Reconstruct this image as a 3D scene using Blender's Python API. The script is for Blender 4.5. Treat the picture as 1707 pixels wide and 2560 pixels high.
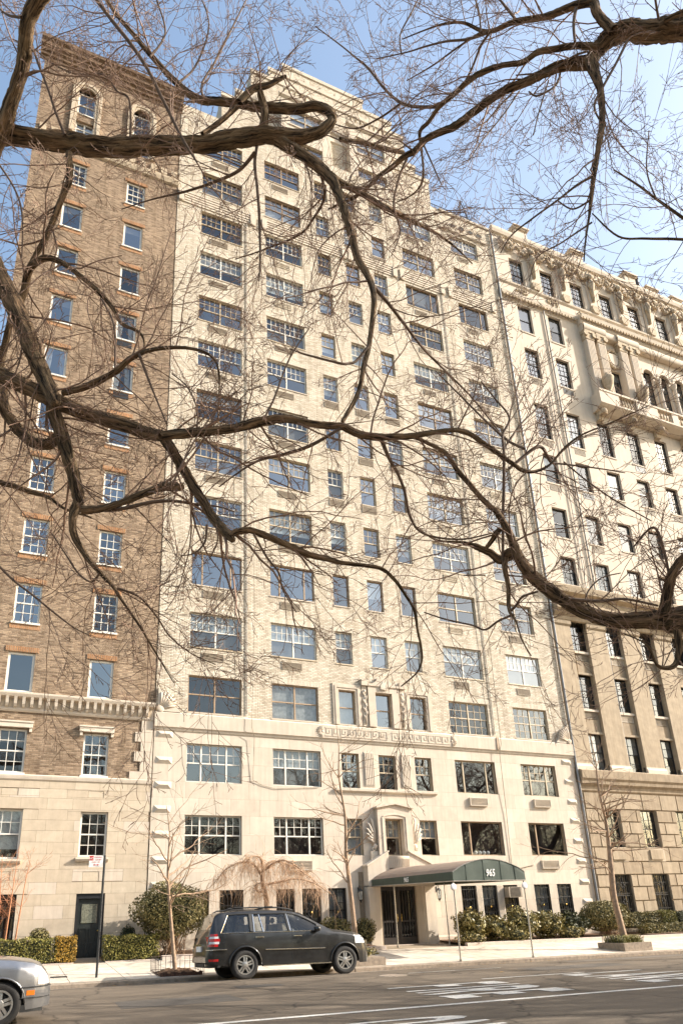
import bpy, math, random
import numpy as np
from mathutils import Vector, Matrix
for o in list(bpy.data.objects): bpy.data.objects.remove(o)
R = math.radians
scene = bpy.context.scene
col = scene.collection
# ---------------------------------------------------------------- camera
FPX, PPX, PPY, IW, IH = 1741.49, 784.78, 1678.5, 1707.0, 2560.0     # focal length and principal point, photo pixels
CAM = np.array([0.0, -27.727, 1.53])
AR = np.array([0.91959276, -0.39143186, -0.03361913])
AU = np.array([-0.10130641, -0.31893552, 0.94234662])
AF = np.array([0.37958683, 0.8631693, 0.33294535])
cam = bpy.data.cameras.new('camera'); cam_o = bpy.data.objects.new('camera', cam); col.objects.link(cam_o)
cam.sensor_fit = 'VERTICAL'; cam.sensor_height = 36.0; cam.sensor_width = 24.0
cam.lens = 36.0 * FPX / IH
cam.shift_x = (IW / 2 - PPX) / IH; cam.shift_y = (PPY - IH / 2) / IH
cam.clip_start = 0.05; cam.clip_end = 3000
cam_o.matrix_world = Matrix(((AR[0], AU[0], -AF[0], CAM[0]), (AR[1], AU[1], -AF[1], CAM[1]), (AR[2], AU[2], -AF[2], CAM[2]), (0, 0, 0, 1)))
scene.camera = cam_o
scene.render.resolution_x = 682; scene.render.resolution_y = 1024
# ---------------------------------------------------------------- sky and sun
SUN = Vector((2.2, -0.8, 1.3)).normalized()
world = bpy.data.worlds.new('World'); scene.world = world; world.use_nodes = True
wn = world.node_tree; wn.nodes.clear()
sky = wn.nodes.new('ShaderNodeTexSky'); sky.sky_type = 'NISHITA'; sky.sun_disc = False
sky.sun_elevation = math.asin(SUN.z); sky.sun_rotation = math.atan2(SUN.x, SUN.y)
sky.air_density = 1.5; sky.dust_density = 3.4; sky.ozone_density = 1.4; sky.altitude = 0
bg = wn.nodes.new('ShaderNodeBackground'); bg.inputs['Strength'].default_value = 0.15
wo = wn.nodes.new('ShaderNodeOutputWorld')
wn.links.new(sky.outputs['Color'], bg.inputs['Color']); wn.links.new(bg.outputs[0], wo.inputs['Surface'])
sun = bpy.data.lights.new('sun', 'SUN'); sun.energy = 4.7; sun.angle = R(0.53); sun.color = (1.0, 0.935, 0.85)
sun_o = bpy.data.objects.new('sun', sun); col.objects.link(sun_o)
sun_o.rotation_euler = (-SUN).to_track_quat('-Z', 'Y').to_euler(); sun_o.location = (30, -20, 40)
scene.view_settings.view_transform = 'Standard'; scene.view_settings.look = 'None'
scene.view_settings.exposure = 1.08; scene.view_settings.gamma = 1.0
scene.render.engine = 'CYCLES'
scene.cycles.transparent_max_bounces = 12; scene.cycles.max_bounces = 6
rng = random.Random(7)
# ---------------------------------------------------------------- helpers
def ray(u, v): return AF + AR * ((u - PPX) / FPX) + AU * ((PPY - v) / FPX)
def at(u, v, depth): return CAM + ray(u, v) * depth
def on_y(u, v, y):
    d = ray(u, v); return CAM + d * ((y - CAM[1]) / d[1])
def gx(x): return min(max(x, -15.0), 45.0)
def road_z(x, y):
    b = 0.05 - 0.01 * (gx(x) - 6)
    t = min(max((y + 8.6) / (8.6 - KERB_Y * -1), 0), 1)
    return b - 0.11 * t
KERB_Y = -6.75
def kerb_z(x): return 0.095 - 0.01 * (gx(x) - 2.4)
def walk_z(x, y):
    a = kerb_z(x); b = 0.47 - 0.008 * (gx(x) - 3)
    t = min(max((y - KERB_Y) / -KERB_Y, 0), 1); return a + (b - a) * t
def on_road(u, v):
    d = ray(u, v); t = 10.0
    for _ in range(12):
        p = CAM + d * t; t = (road_z(p[0], p[1]) - CAM[2]) / d[2]
    return CAM + d * t
class MB:
    def __init__(s): s.v = []; s.f = []; s.m = []
    def quad(s, a, b, c, d, m=0):
        n = len(s.v); s.v += [tuple(a), tuple(b), tuple(c), tuple(d)]; s.f.append((n, n+1, n+2, n+3)); s.m.append(m)
    def poly(s, pts, m=0):
        n = len(s.v); s.v += [tuple(p) for p in pts]; s.f.append(tuple(range(n, n + len(pts)))); s.m.append(m)
    def box(s, x0, x1, y0, y1, z0, z1, m=0):
        n = len(s.v)
        s.v += [(x0,y0,z0),(x1,y0,z0),(x1,y1,z0),(x0,y1,z0),(x0,y0,z1),(x1,y0,z1),(x1,y1,z1),(x0,y1,z1)]
        s.f += [(n,n+3,n+2,n+1),(n+4,n+5,n+6,n+7),(n,n+1,n+5,n+4),(n+1,n+2,n+6,n+5),(n+2,n+3,n+7,n+6),(n+3,n,n+4,n+7)]
        s.m += [m]*6
        return s
    def prism(s, pts, y0, y1, m=0):
        """outline in x,z (counter-clockwise seen from the street) pushed from y0 (front) to y1"""
        n = len(s.v); k = len(pts)
        s.v += [(x, y0, z) for x, z in pts] + [(x, y1, z) for x, z in pts]
        s.f.append(tuple(range(n, n + k))); s.f.append(tuple(range(n + 2*k - 1, n + k - 1, -1)))
        for i in range(k):
            j = (i + 1) % k; s.f.append((n + i, n + k + i, n + k + j, n + j))
        s.m += [m] * (k + 2)
        return s
    def tube(s, pts, rad, sides=6, cap=True, m=0):
        pts = [np.asarray(p, float) for p in pts]; k = len(pts)
        if not hasattr(rad, '__len__'): rad = [rad] * k
        n = len(s.v); prev = None
        for i in range(k):
            t = pts[min(i+1, k-1)] - pts[max(i-1, 0)]; l = math.sqrt(t @ t) or 1; t = t / l
            if prev is None:
                a = np.array([0, 0, 1.0]) if abs(t[2]) < 0.9 else np.array([1.0, 0, 0])
            else: a = prev
            b = a - t * (a @ t); b = b / (math.sqrt(b @ b) or 1); prev = b
            c = np.array([t[1]*b[2]-t[2]*b[1], t[2]*b[0]-t[0]*b[2], t[0]*b[1]-t[1]*b[0]])
            for j in range(sides):
                an = 2 * math.pi * j / sides
                q = pts[i] + (b * math.cos(an) + c * math.sin(an)) * rad[i]
                s.v.append((q[0], q[1], q[2]))
        for i in range(k - 1):
            for j in range(sides):
                j2 = (j + 1) % sides
                s.f.append((n + i*sides + j, n + i*sides + j2, n + (i+1)*sides + j2, n + (i+1)*sides + j)); s.m.append(m)
        if cap:
            s.f.append(tuple(n + j for j in range(sides - 1, -1, -1))); s.f.append(tuple(n + (k-1)*sides + j for j in range(sides))); s.m += [m, m]
        return s
    def lathe(s, prof, cx, cy, cz, sides=16, axis='z', m=0):
        """prof: list of (radius, height)"""
        n = len(s.v); k = len(prof)
        for r, h in prof:
            for j in range(sides):
                a = 2 * math.pi * j / sides; c, d = r * math.cos(a), r * math.sin(a)
                s.v.append((cx + c, cy + d, cz + h) if axis == 'z' else (cx + c, cy + h, cz + d))
        for i in range(k - 1):
            for j in range(sides):
                j2 = (j + 1) % sides
                q = (n + i*sides + j, n + i*sides + j2, n + (i+1)*sides + j2, n + (i+1)*sides + j)
                s.f.append(q if axis == 'z' else q[::-1]); s.m.append(m)
        return s
    def ball(s, c, rx, ry, rz, u=10, v=7, m=0):
        prof = [(math.sin(math.pi * i / v), -math.cos(math.pi * i / v)) for i in range(v + 1)]
        n = len(s.v); s.lathe([(max(r, 1e-4), h) for r, h in prof], 0, 0, 0, u, m=m)
        for i in range(n, len(s.v)):
            x, y, z = s.v[i]; s.v[i] = (c[0] + x * rx, c[1] + y * ry, c[2] + z * rz)
        return s
    def build(s, name, mats, parent=None, smooth=False, kind=None):
        me = bpy.data.meshes.new(name); me.from_pydata(s.v, [], s.f)
        if not isinstance(mats, (list, tuple)): mats = [mats]
        for m in mats: me.materials.append(m)
        if len(mats) > 1: me.polygons.foreach_set('material_index', s.m)
        if smooth: me.polygons.foreach_set('use_smooth', [True] * len(me.polygons))
        me.update()
        return link(name, me, parent, kind)
def link(name, me, parent=None, kind=None):
    o = bpy.data.objects.new(name, me); col.objects.link(o)
    if parent is not None: o.parent = parent
    if kind: o['kind'] = kind
    return o
def B(*a, m=0): return MB().box(*a, m=m)
def thing(name, label, cat, loc=(0, 0, 0), group=None, rz=0):
    o = bpy.data.objects.new(name, None); col.objects.link(o); o.location = loc; o.rotation_euler = (0, 0, rz); o.empty_display_size = 0.2
    tag(o, label, cat, group); return o
def tag(o, label, cat, group=None):
    o['label'] = label; o['category'] = cat
    if group: o['group'] = group
    return o
# ---------------------------------------------------------------- materials
def nd(nt, typ, **kw):
    n = nt.nodes.new(typ)
    for k, v in kw.items():
        if k in n.inputs: n.inputs[k].default_value = v
        else: setattr(n, k, v)
    return n
def new_mat(name):
    m = bpy.data.materials.new(name); m.use_nodes = True; nt = m.node_tree; nt.nodes.clear()
    out = nt.nodes.new('ShaderNodeOutputMaterial'); p = nt.nodes.new('ShaderNodeBsdfPrincipled')
    nt.links.new(p.outputs[0], out.inputs['Surface']); return m, nt, p, out
def rgb(c): return (c[0], c[1], c[2], 1.0)
def worldpos(nt, sx=1, sy=1, sz=1, obj=False):
    if obj:
        g = nt.nodes.new('ShaderNodeTexCoord'); s = g.outputs['Object']
    else:
        g = nt.nodes.new('ShaderNodeNewGeometry'); s = g.outputs['Position']
    mp = nd(nt, 'ShaderNodeMapping'); mp.inputs['Scale'].default_value = (sx, sy, sz)
    nt.links.new(s, mp.inputs['Vector']); return mp.outputs['Vector']
def ramp(nt, fac, stops):
    r = nt.nodes.new('ShaderNodeValToRGB'); e = r.color_ramp.elements
    e[0].position, e[0].color = stops[0][0], rgb(stops[0][1]); e[1].position, e[1].color = stops[-1][0], rgb(stops[-1][1])
    for p, c in stops[1:-1]:
        x = e.new(p); x.color = rgb(c)
    nt.links.new(fac, r.inputs['Fac']); return r.outputs['Color']
def mixc(nt, a, b, fac, mode='MIX'):
    m = nt.nodes.new('ShaderNodeMix'); m.data_type = 'RGBA'; m.blend_type = mode
    for sock, val in ((m.inputs[0], fac), (m.inputs[6], a), (m.inputs[7], b)):
        if hasattr(val, 'is_linked'): nt.links.new(val, sock)
        else: sock.default_value = val if not isinstance(val, tuple) else rgb(val)
    return m.outputs[2]
def mat(name, c, rough=0.7, var=0.12, scale=6.0, bump=0.0, bscale=40.0, metal=0.0, streak=0.0, spec=0.5, coat=0.0, obj=False):
    m, nt, p, out = new_mat(name)
    p.inputs['Roughness'].default_value = rough; p.inputs['Metallic'].default_value = metal
    p.inputs['Specular IOR Level'].default_value = spec; p.inputs['Coat Weight'].default_value = coat
    v = worldpos(nt, obj=obj)
    n = nd(nt, 'ShaderNodeTexNoise', Scale=scale, Detail=6.0, Roughness=0.6); nt.links.new(v, n.inputs['Vector'])
    lo = tuple(max(x * (1 - var), 0) for x in c); hi = tuple(min(x * (1 + var), 1) for x in c)
    cc = ramp(nt, n.outputs['Fac'], [(0.3, lo), (0.7, hi)])
    if streak:
        v2 = worldpos(nt, 7, 7, 0.5); n2 = nd(nt, 'ShaderNodeTexNoise', Scale=1.0, Detail=5.0, Roughness=0.65); nt.links.new(v2, n2.inputs['Vector'])
        d = ramp(nt, n2.outputs['Fac'], [(0.35, (1 - streak, 1 - streak * 1.1, 1 - streak * 1.25)), (0.6, (1, 1, 1))])
        cc = mixc(nt, cc, d, 1.0, 'MULTIPLY')
    nt.links.new(cc, p.inputs['Base Color'])
    if bump:
        b = nd(nt, 'ShaderNodeTexNoise', Scale=bscale, Detail=5.0, Roughness=0.6); nt.links.new(v, b.inputs['Vector'])
        bp = nd(nt, 'ShaderNodeBump', Strength=bump, Distance=0.02); nt.links.new(b.outputs['Fac'], bp.inputs['Height']); nt.links.new(bp.outputs[0], p.inputs['Normal'])
    return m
def brick_mat(name, c1, c2, mortar, bw=0.215, bh=0.072, mo=0.009, bump=0.6, soldier=False, big=0.18, rough=0.85, dist=0.012):
    m, nt, p, out = new_mat(name); p.inputs['Roughness'].default_value = rough; p.inputs['Specular IOR Level'].default_value = 0.25
    g = nt.nodes.new('ShaderNodeNewGeometry'); sp = nt.nodes.new('ShaderNodeSeparateXYZ'); nt.links.new(g.outputs['Position'], sp.inputs[0])
    ad = nd(nt, 'ShaderNodeMath', operation='ADD'); nt.links.new(sp.outputs[0], ad.inputs[0]); nt.links.new(sp.outputs[1], ad.inputs[1])
    cb = nt.nodes.new('ShaderNodeCombineXYZ')
    if soldier: nt.links.new(sp.outputs[2], cb.inputs[0]); nt.links.new(ad.outputs[0], cb.inputs[1])
    else: nt.links.new(ad.outputs[0], cb.inputs[0]); nt.links.new(sp.outputs[2], cb.inputs[1])
    bt = nt.nodes.new('ShaderNodeTexBrick'); nt.links.new(cb.outputs[0], bt.inputs['Vector'])
    bt.inputs['Scale'].default_value = 1.0; bt.inputs['Brick Width'].default_value = bw; bt.inputs['Row Height'].default_value = bh
    bt.inputs['Mortar Size'].default_value = mo; bt.inputs['Mortar Smooth'].default_value = 0.15; bt.inputs['Bias'].default_value = 0.0
    bt.inputs['Color1'].default_value = rgb(c1); bt.inputs['Color2'].default_value = rgb(c2); bt.inputs['Mortar'].default_value = rgb(mortar)
    v = worldpos(nt); n = nd(nt, 'ShaderNodeTexNoise', Scale=0.6, Detail=8.0, Roughness=0.7); nt.links.new(v, n.inputs['Vector'])
    d = ramp(nt, n.outputs['Fac'], [(0.3, (1 - big,) * 3), (0.7, (1 + big * 0.4,) * 3)])
    v2 = worldpos(nt, 3.5, 3.5, .22); n2 = nd(nt, 'ShaderNodeTexNoise', Scale=1.0, Detail=6.0, Roughness=.7); nt.links.new(v2, n2.inputs['Vector'])
    d2 = ramp(nt, n2.outputs['Fac'], [(.30, (.74, .71, .67)), (.58, (1.03, 1.03, 1.03))])
    nt.links.new(mixc(nt, mixc(nt, bt.outputs['Color'], d, 1.0, 'MULTIPLY'), d2, 1.0, 'MULTIPLY'), p.inputs['Base Color'])
    nn = nd(nt, 'ShaderNodeTexNoise', Scale=60.0, Detail=3.0); nt.links.new(v, nn.inputs['Vector'])
    h = nd(nt, 'ShaderNodeMath', operation='MULTIPLY_ADD'); nt.links.new(bt.outputs['Fac'], h.inputs[0]); h.inputs[1].default_value = -1.0; nt.links.new(nn.outputs['Fac'], h.inputs[2])
    bp = nd(nt, 'ShaderNodeBump', Strength=bump, Distance=dist); nt.links.new(h.outputs[0], bp.inputs['Height']); nt.links.new(bp.outputs[0], p.inputs['Normal'])
    return m
def glass_mat(name, tint=(0.9, 0.95, 1.0), ior=1.75, wav=0.0):
    m, nt, p, out = new_mat(name); nt.nodes.remove(p)
    tr = nt.nodes.new('ShaderNodeBsdfTransparent'); tr.inputs['Color'].default_value = rgb((0.72, 0.76, 0.78))
    gl = nt.nodes.new('ShaderNodeBsdfGlossy'); gl.inputs['Roughness'].default_value = 0.01; gl.inputs['Color'].default_value = rgb(tint)
    f0 = ((ior - 1) / (ior + 1)) ** 2; lw = nd(nt, 'ShaderNodeLayerWeight', Blend=.5)
    pw = nd(nt, 'ShaderNodeMath', operation='POWER'); pw.inputs[1].default_value = 4.5; nt.links.new(lw.outputs['Facing'], pw.inputs[0])
    fr = nd(nt, 'ShaderNodeMath', operation='MULTIPLY_ADD'); fr.inputs[1].default_value = 1 - f0; fr.inputs[2].default_value = f0; nt.links.new(pw.outputs[0], fr.inputs[0]); mx = nt.nodes.new('ShaderNodeMixShader')
    v = worldpos(nt, obj=False); n = nd(nt, 'ShaderNodeTexNoise', Scale=.55, Detail=1.0); nt.links.new(v, n.inputs['Vector'])
    bp = nd(nt, 'ShaderNodeBump', Strength=0.05 + wav, Distance=0.05); nt.links.new(n.outputs['Fac'], bp.inputs['Height'])
    nt.links.new(bp.outputs[0], gl.inputs['Normal']); nt.links.new(bp.outputs[0], lw.inputs['Normal'])
    nt.links.new(fr.outputs[0], mx.inputs[0]); nt.links.new(tr.outputs[0], mx.inputs[1]); nt.links.new(gl.outputs[0], mx.inputs[2]); nt.links.new(mx.outputs[0], out.inputs['Surface'])
    return m
M = {}
M['cream_brick'] = brick_mat('cream_brick', (0.80, 0.72, 0.595), (0.53, 0.45, 0.345), (0.37, 0.315, 0.24), bump=0.9, mo=.010)
M['cream_soldier'] = brick_mat('cream_soldier', (0.72, 0.645, 0.53), (0.62, 0.545, 0.435), (0.47, 0.405, 0.32), soldier=True)
M['brown_brick'] = brick_mat('brown_brick', (0.47, 0.345, 0.235), (0.20, 0.135, 0.088), (0.33, 0.255, 0.18), bump=1.0, big=0.3, dist=0.025)
M['red_soldier'] = brick_mat('red_soldier', (0.48, 0.25, 0.12), (0.40, 0.20, 0.10), (0.36, 0.28, 0.19), soldier=True)
M['limestone'] = mat('limestone', (0.58, 0.505, 0.41), 0.85, 0.08, 1.5, 0.15, 60, streak=0.10, spec=0.25)
M['limestone_b'] = mat('limestone_b', (0.57, 0.485, 0.39), 0.85, 0.10, 2.0, 0.15, 60, streak=0.08, spec=0.25)
M['limestone_c'] = mat('limestone_c', (0.62, 0.54, 0.44), 0.85, 0.08, 2.0, 0.15, 60, streak=0.08, spec=0.25)
M['base_stone'] = mat('base_stone', (0.50, 0.415, 0.31), 0.85, 0.10, 3.0, 0.2, 50, streak=0.06, spec=0.25)
M['base_stone_b'] = mat('base_stone_b', (0.53, 0.445, 0.335), 0.85, 0.10, 3.0, 0.2, 50, streak=0.05, spec=0.25)
M['tan_stone'] = mat('tan_stone', (0.40, 0.32, 0.225), 0.85, 0.16, 2.5, 0.25, 50, streak=0.16, spec=0.25)
M['tan_stone_b'] = mat('tan_stone_b', (0.35, 0.275, 0.19), 0.85, 0.18, 2.5, 0.25, 50, streak=0.18, spec=0.25)
M['pale_stone'] = mat('pale_stone', (0.60, 0.515, 0.415), 0.85, 0.07, 1.2, 0.12, 60, streak=0.07, spec=0.25)
M['carved_stone'] = mat('carved_stone', (0.50, 0.41, 0.30), 0.9, 0.22, 5.0, 0.5, 30, streak=0.2, spec=0.2)
M['joint'] = mat('joint', (0.27, 0.215, 0.15), 0.95, 0.15)
M['white_frame'] = mat('white_frame', (0.74, 0.70, 0.62), 0.5, 0.06)
M['brown_frame'] = mat('brown_frame', (0.36, 0.25, 0.155), 0.5, 0.15)
M['tan_frame'] = mat('tan_frame', (0.50, 0.40, 0.27), 0.5, 0.10)
M['black_frame'] = mat('black_frame', (0.018, 0.018, 0.02), 0.4, 0.2)
M['interior'] = mat('interior', (0.05, 0.045, 0.042), 0.9, 0.5, 0.7)
M['blind'] = mat('blind', (0.52, 0.53, 0.52), 0.8, 0.10)
M['curtain'] = mat('curtain', (0.36, 0.345, 0.32), 0.9, 0.35, 5.0)
M['shade'] = mat('shade', (0.17, 0.155, 0.14), 0.9, 0.15)
M['glass'] = glass_mat('glass', ior=2.5)
M['glass_a'] = glass_mat('glass_a', ior=1.9); M['glass_b'] = glass_mat('glass_b', ior=3.1)
M['glass_dark'] = glass_mat('glass_dark', ior=1.8)
M['grille'] = mat('grille', (0.30, 0.245, 0.18), 0.7, 0.2, 12)
M['grille_pale'] = mat('grille_pale', (0.56, 0.48, 0.38), 0.7, 0.1, 12)
M['dark_metal'] = mat('dark_metal', (0.02, 0.02, 0.02), 0.45, 0.2)
M['pipe'] = mat('pipe', (0.30, 0.27, 0.235), 0.6, 0.2, 4)
M['zinc'] = mat('zinc', (0.22, 0.23, 0.24), 0.5, 0.2, 4)
M['concrete'] = mat('concrete', (0.55, 0.485, 0.40), 0.9, 0.22, 2.6, 0.2, 90, spec=0.2)
M['concrete_b'] = mat('concrete_b', (0.49, 0.43, 0.35), 0.9, 0.24, 2.6, 0.2, 90, spec=0.2)
M['kerb_stone'] = mat('kerb_stone', (0.27, 0.215, 0.16), 0.9, 0.3, 9, 0.5, 40)
M['planter_stone'] = mat('planter_stone', (0.52, 0.43, 0.36), 0.85, 0.12, 6, 0.25, 50)
M['soil'] = mat('soil', (0.13, 0.07, 0.035), 1.0, 0.5, 25, 0.8, 40)
def worn_paint():
    m, nt, p, out = new_mat('road_paint'); p.inputs['Roughness'].default_value = .75; v = worldpos(nt)
    n = nd(nt, 'ShaderNodeTexNoise', Scale=16.0, Detail=9.0, Roughness=.75); nt.links.new(v, n.inputs['Vector'])
    nt.links.new(ramp(nt, n.outputs['Fac'], [(.36, (.16, .135, .11)), (.44, (.60, .57, .51)), (.7, (.72, .70, .65))]), p.inputs['Base Color']); return m
M['paint'] = worn_paint()
M['chrome'] = mat('chrome', (0.75, 0.75, 0.75), 0.15, 0.02, metal=1.0)
M['steel'] = mat('steel', (0.45, 0.44, 0.42), 0.35, 0.1, metal=0.9)
M['brass'] = mat('brass', (0.65, 0.45, 0.15), 0.3, 0.1, metal=1.0)
M['white'] = mat('white_enamel', (0.78, 0.76, 0.72), 0.5, 0.04)
M['red'] = mat('sign_red', (0.45, 0.02, 0.02), 0.5, 0.05)
# ---------------------------------------------------------------- wall, window and block builders
def wall(parent, name, x0, x1, z0, z1, y, openings, m, rev=0.25, depth=0.9):
    """a wall face with rectangular openings and their reveals"""
    mb = MB(); xs = sorted({x0, x1} | {v for o in openings for v in o[:2] if x0 < v < x1}); zs = sorted({z0, z1} | {v for o in openings for v in o[2:4] if z0 < v < z1})
    for i in range(len(xs) - 1):
        run = None
        for j in range(len(zs) - 1):
            cx, cz = (xs[i] + xs[i+1]) / 2, (zs[j] + zs[j+1]) / 2
            hole = any(o[0] < cx < o[1] and o[2] < cz < o[3] for o in openings)
            if not hole and run is None: run = zs[j]
            if run is not None and (hole or j == len(zs) - 2):
                top = zs[j] if hole else zs[j+1]
                mb.quad((xs[i], y, run), (xs[i+1], y, run), (xs[i+1], y, top), (xs[i], y, top)); run = None
    for a, b, c, d in [o[:4] for o in openings]:
        e = y + rev
        mb.quad((a, y, c), (a, e, c), (b, e, c), (b, y, c)); mb.quad((a, e, d), (a, y, d), (b, y, d), (b, e, d))
        mb.quad((a, e, c), (a, y, c), (a, y, d), (a, e, d)); mb.quad((b, y, c), (b, e, c), (b, e, d), (b, y, d))
    e = y + depth
    mb.quad((x0, e, z0), (x0, y, z0), (x0, y, z1), (x0, e, z1)); mb.quad((x1, y, z0), (x1, e, z0), (x1, e, z1), (x1, y, z1))
    mb.quad((x0, y, z1), (x1, y, z1), (x1, e, z1), (x0, e, z1))
    return mb.build(name, m, parent)
def core(parent, x0, x1, y0, y1, z0, z1, m):
    mb = MB().box(x0, x1, y0, y1, z0, z1); mb.m[2] = 1
    return mb.build('building_core', [m, M['interior']], parent)
LAY = {'dh': [(0, 1, 1)], 'pair': [(0, .5, 1), (.5, 1, 1)], 'tri': [(0, .26, 1), (.26, .74, 1), (.74, 1, 1)], 'pic': [(0, .21, 0), (.21, .80, 0), (.80, 1, 0)],
       'one': [(0, 1, 0)], 'two': [(0, .22, 0), (.22, 1, 0)]}
def window(parent, x0, x1, z0, z1, y, lay, fm, up=(0, 0), lo=(0, 0), blind=0.0, bm='blind', split=False, sill=None, bar=0.05, mun=0.022, rec=0.11, gm='glass', lowshade=False, label=None, trim=True):
    """frame with mullions, rails and glazing bars; each sash (or each light) is its own pane"""
    mb = MB(); f0, f1 = y + rec, y + rec + 0.06; panes = []
    mb.box(x0, x0 + bar, f0, f1, z0, z1); mb.box(x1 - bar, x1, f0, f1, z0, z1)
    mb.box(x0 + bar, x1 - bar, f0, f1, z1 - bar, z1); mb.box(x0 + bar, x1 - bar, f0, f1, z0, z0 + bar)
    ix0, ix1, iz0, iz1 = x0 + bar, x1 - bar, z0 + bar, z1 - bar
    cols = LAY[lay]; zm = (iz0 + iz1) / 2
    for k, (a, b, dh) in enumerate(cols):
        ca, cb = ix0 + (ix1 - ix0) * a, ix0 + (ix1 - ix0) * b
        if a > 0: ca += bar * .6
        if b < 1: cb -= bar * .6; mb.box(cb, cb + bar * 1.2, f0 - .012, f1, iz0, iz1)
        parts = [(zm, iz1, up), (iz0, zm, lo)] if dh else [(iz0, iz1, up)]
        if dh: mb.box(ca, cb, f0 + .004, f1, zm - .025, zm + .025)
        for q, (pz0, pz1, g) in enumerate(parts):
            if dh: pz0, pz1 = (pz0 + .025, pz1) if q == 0 else (pz0, pz1 - .025)
            gc, gr = g
            if gc and len(cols) == 3 and k != 1 and lay == 'tri': gc = max(2, gc - 1)
            nc, nr = max(gc, 1), max(gr, 1); gy = f0 + (.03 if q == 0 else .042)
            for i in range(1, nc):
                c = ca + (cb - ca) * i / nc; mb.box(c - mun/2, c + mun/2, gy - .022, gy + .012, pz0, pz1)
            for i in range(1, nr):
                c = pz0 + (pz1 - pz0) * i / nr
                for j in range(nc):
                    ja, jb = ca + (cb - ca) * j / nc + (mun/2 if j else 0), ca + (cb - ca) * (j + 1) / nc - (mun/2 if j < nc - 1 else 0)
                    mb.box(ja, jb, gy - .022, gy + .012, c - mun/2, c + mun/2)
            if split:
                for i in range(nc):
                    for j in range(nr):
                        panes.append((ca + (cb-ca)*i/nc, ca + (cb-ca)*(i+1)/nc, pz0 + (pz1-pz0)*j/nr, pz0 + (pz1-pz0)*(j+1)/nr, gy))
            else: panes.append((ca, cb, pz0, pz1, gy))
    w = mb.build('window', M[fm], parent); gsel = gm if gm != 'glass' else rng.choice(['glass', 'glass', 'glass_a', 'glass_b'])
    if label: w['label'] = label
    for a, b, c, d, gy in panes:
        p = MB(); t = rng.uniform(-.006, .006)
        p.quad((a, gy + t, c), (b, gy - t, c), (b, gy - t, d), (a, gy + t, d)); p.build('pane', M[gsel], w)
    if blind > 0:
        p = MB(); zb = z1 - (z1 - z0) * blind; yb = f1 + .05
        p.box(x0 + .02, x1 - .02, yb, yb + .012, zb, z1); p.build('blind', M[bm], w)
    if lowshade:
        p = MB(); yb = f1 + .08; p.box(x0 + .02, x1 - .02, yb, yb + .012, z0, zm); p.build('blind', M['shade'], w)
    if sill:
        p = MB(); p.box(x0 - .05, x1 + .05, y - .06, y + rec + .01, z0 - .075, z0 + .004); p.build('sill', M[sill], w)
    return w
def cut(rects, hole, gap=0.0):
    """take a rectangle out of a list of rectangles"""
    hx0, hx1, hz0, hz1 = hole; out = []
    for a, b, c, d in rects:
        if b <= hx0 or a >= hx1 or d <= hz0 or c >= hz1: out.append((a, b, c, d)); continue
        if c < hz0: out.append((a, b, c, hz0))
        if d > hz1: out.append((a, b, hz1, d))
        c2, d2 = max(c, hz0), min(d, hz1)
        if a < hx0: out.append((a, hx0, c2, d2))
        if b > hx1: out.append((hx1, b, c2, d2))
    return out
def blocks(parent, name, x0, x1, courses, y, openings, bw, mats, gap=0.006, proud=0.02, bevel=0.0, jit=0.0015, off=0.0):
    """coursed stone facing: every block its own piece, joints recessed"""
    for k in range(len(courses) - 1):
        z0, z1 = courses[k], courses[k+1]; x = x0 - (bw * .5 if k % 2 else 0) - off
        while x < x1:
            w = bw * rng.uniform(.92, 1.08); a, b = max(x, x0), min(x + w, x1); x += w
            if b - a < .08: continue
            rs = [(a, b, z0, z1)]
            for h in openings: rs = cut(rs, h[:4])
            mt = M[mats[int(rng.random() * len(mats))]]
            for (p, q, r_, s_) in rs:
                if q - p < .03 or s_ - r_ < .03: continue
                g = gap / 2; yy = y - proud + rng.uniform(-jit, jit); p += g; q -= g; r_ += g; s_ -= g
                mb = MB()
                if bevel and q - p > 3 * bevel and s_ - r_ > 3 * bevel:
                    mb.quad((p+bevel, yy, r_+bevel), (q-bevel, yy, r_+bevel), (q-bevel, yy, s_-bevel), (p+bevel, yy, s_-bevel))
                    e = y + .004; O = [(p, e, r_), (q, e, r_), (q, e, s_), (p, e, s_)]; I = [(p+bevel, yy, r_+bevel), (q-bevel, yy, r_+bevel), (q-bevel, yy, s_-bevel), (p+bevel, yy, s_-bevel)]
                    for i in range(4): j = (i+1) % 4; mb.quad(O[i], O[j], I[j], I[i])
                else: mb.box(p, q, yy, y + .004, r_, s_)
                mb.build(name, mt, parent)
def grille(parent, xc, zc, w=.95, h=.34, y=0.0, m='grille', proud=0.03):
    mb = MB(); x0, x1, z0, z1 = xc - w/2, xc + w/2, zc - h/2, zc + h/2; f = y - proud; t = .03
    mb.box(x0, x1, f, y + .01, z0, z0 + t); mb.box(x0, x1, f, y + .01, z1 - t, z1); mb.box(x0, x0 + t, f, y + .01, z0 + t, z1 - t); mb.box(x1 - t, x1, f, y + .01, z0 + t, z1 - t)
    mb.box(x0 + t, x1 - t, y - proud * .3, y + .005, z0 + t, z1 - t)
    n = 6
    for i in range(n):
        c = z0 + t + (h - 2*t) * (i + .5) / n; mb.box(x0 + t, x1 - t, f + .004, y - proud * .3, c - .012, c + .006)
    return mb.build('air_conditioner_grille', M[m], parent)
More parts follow.
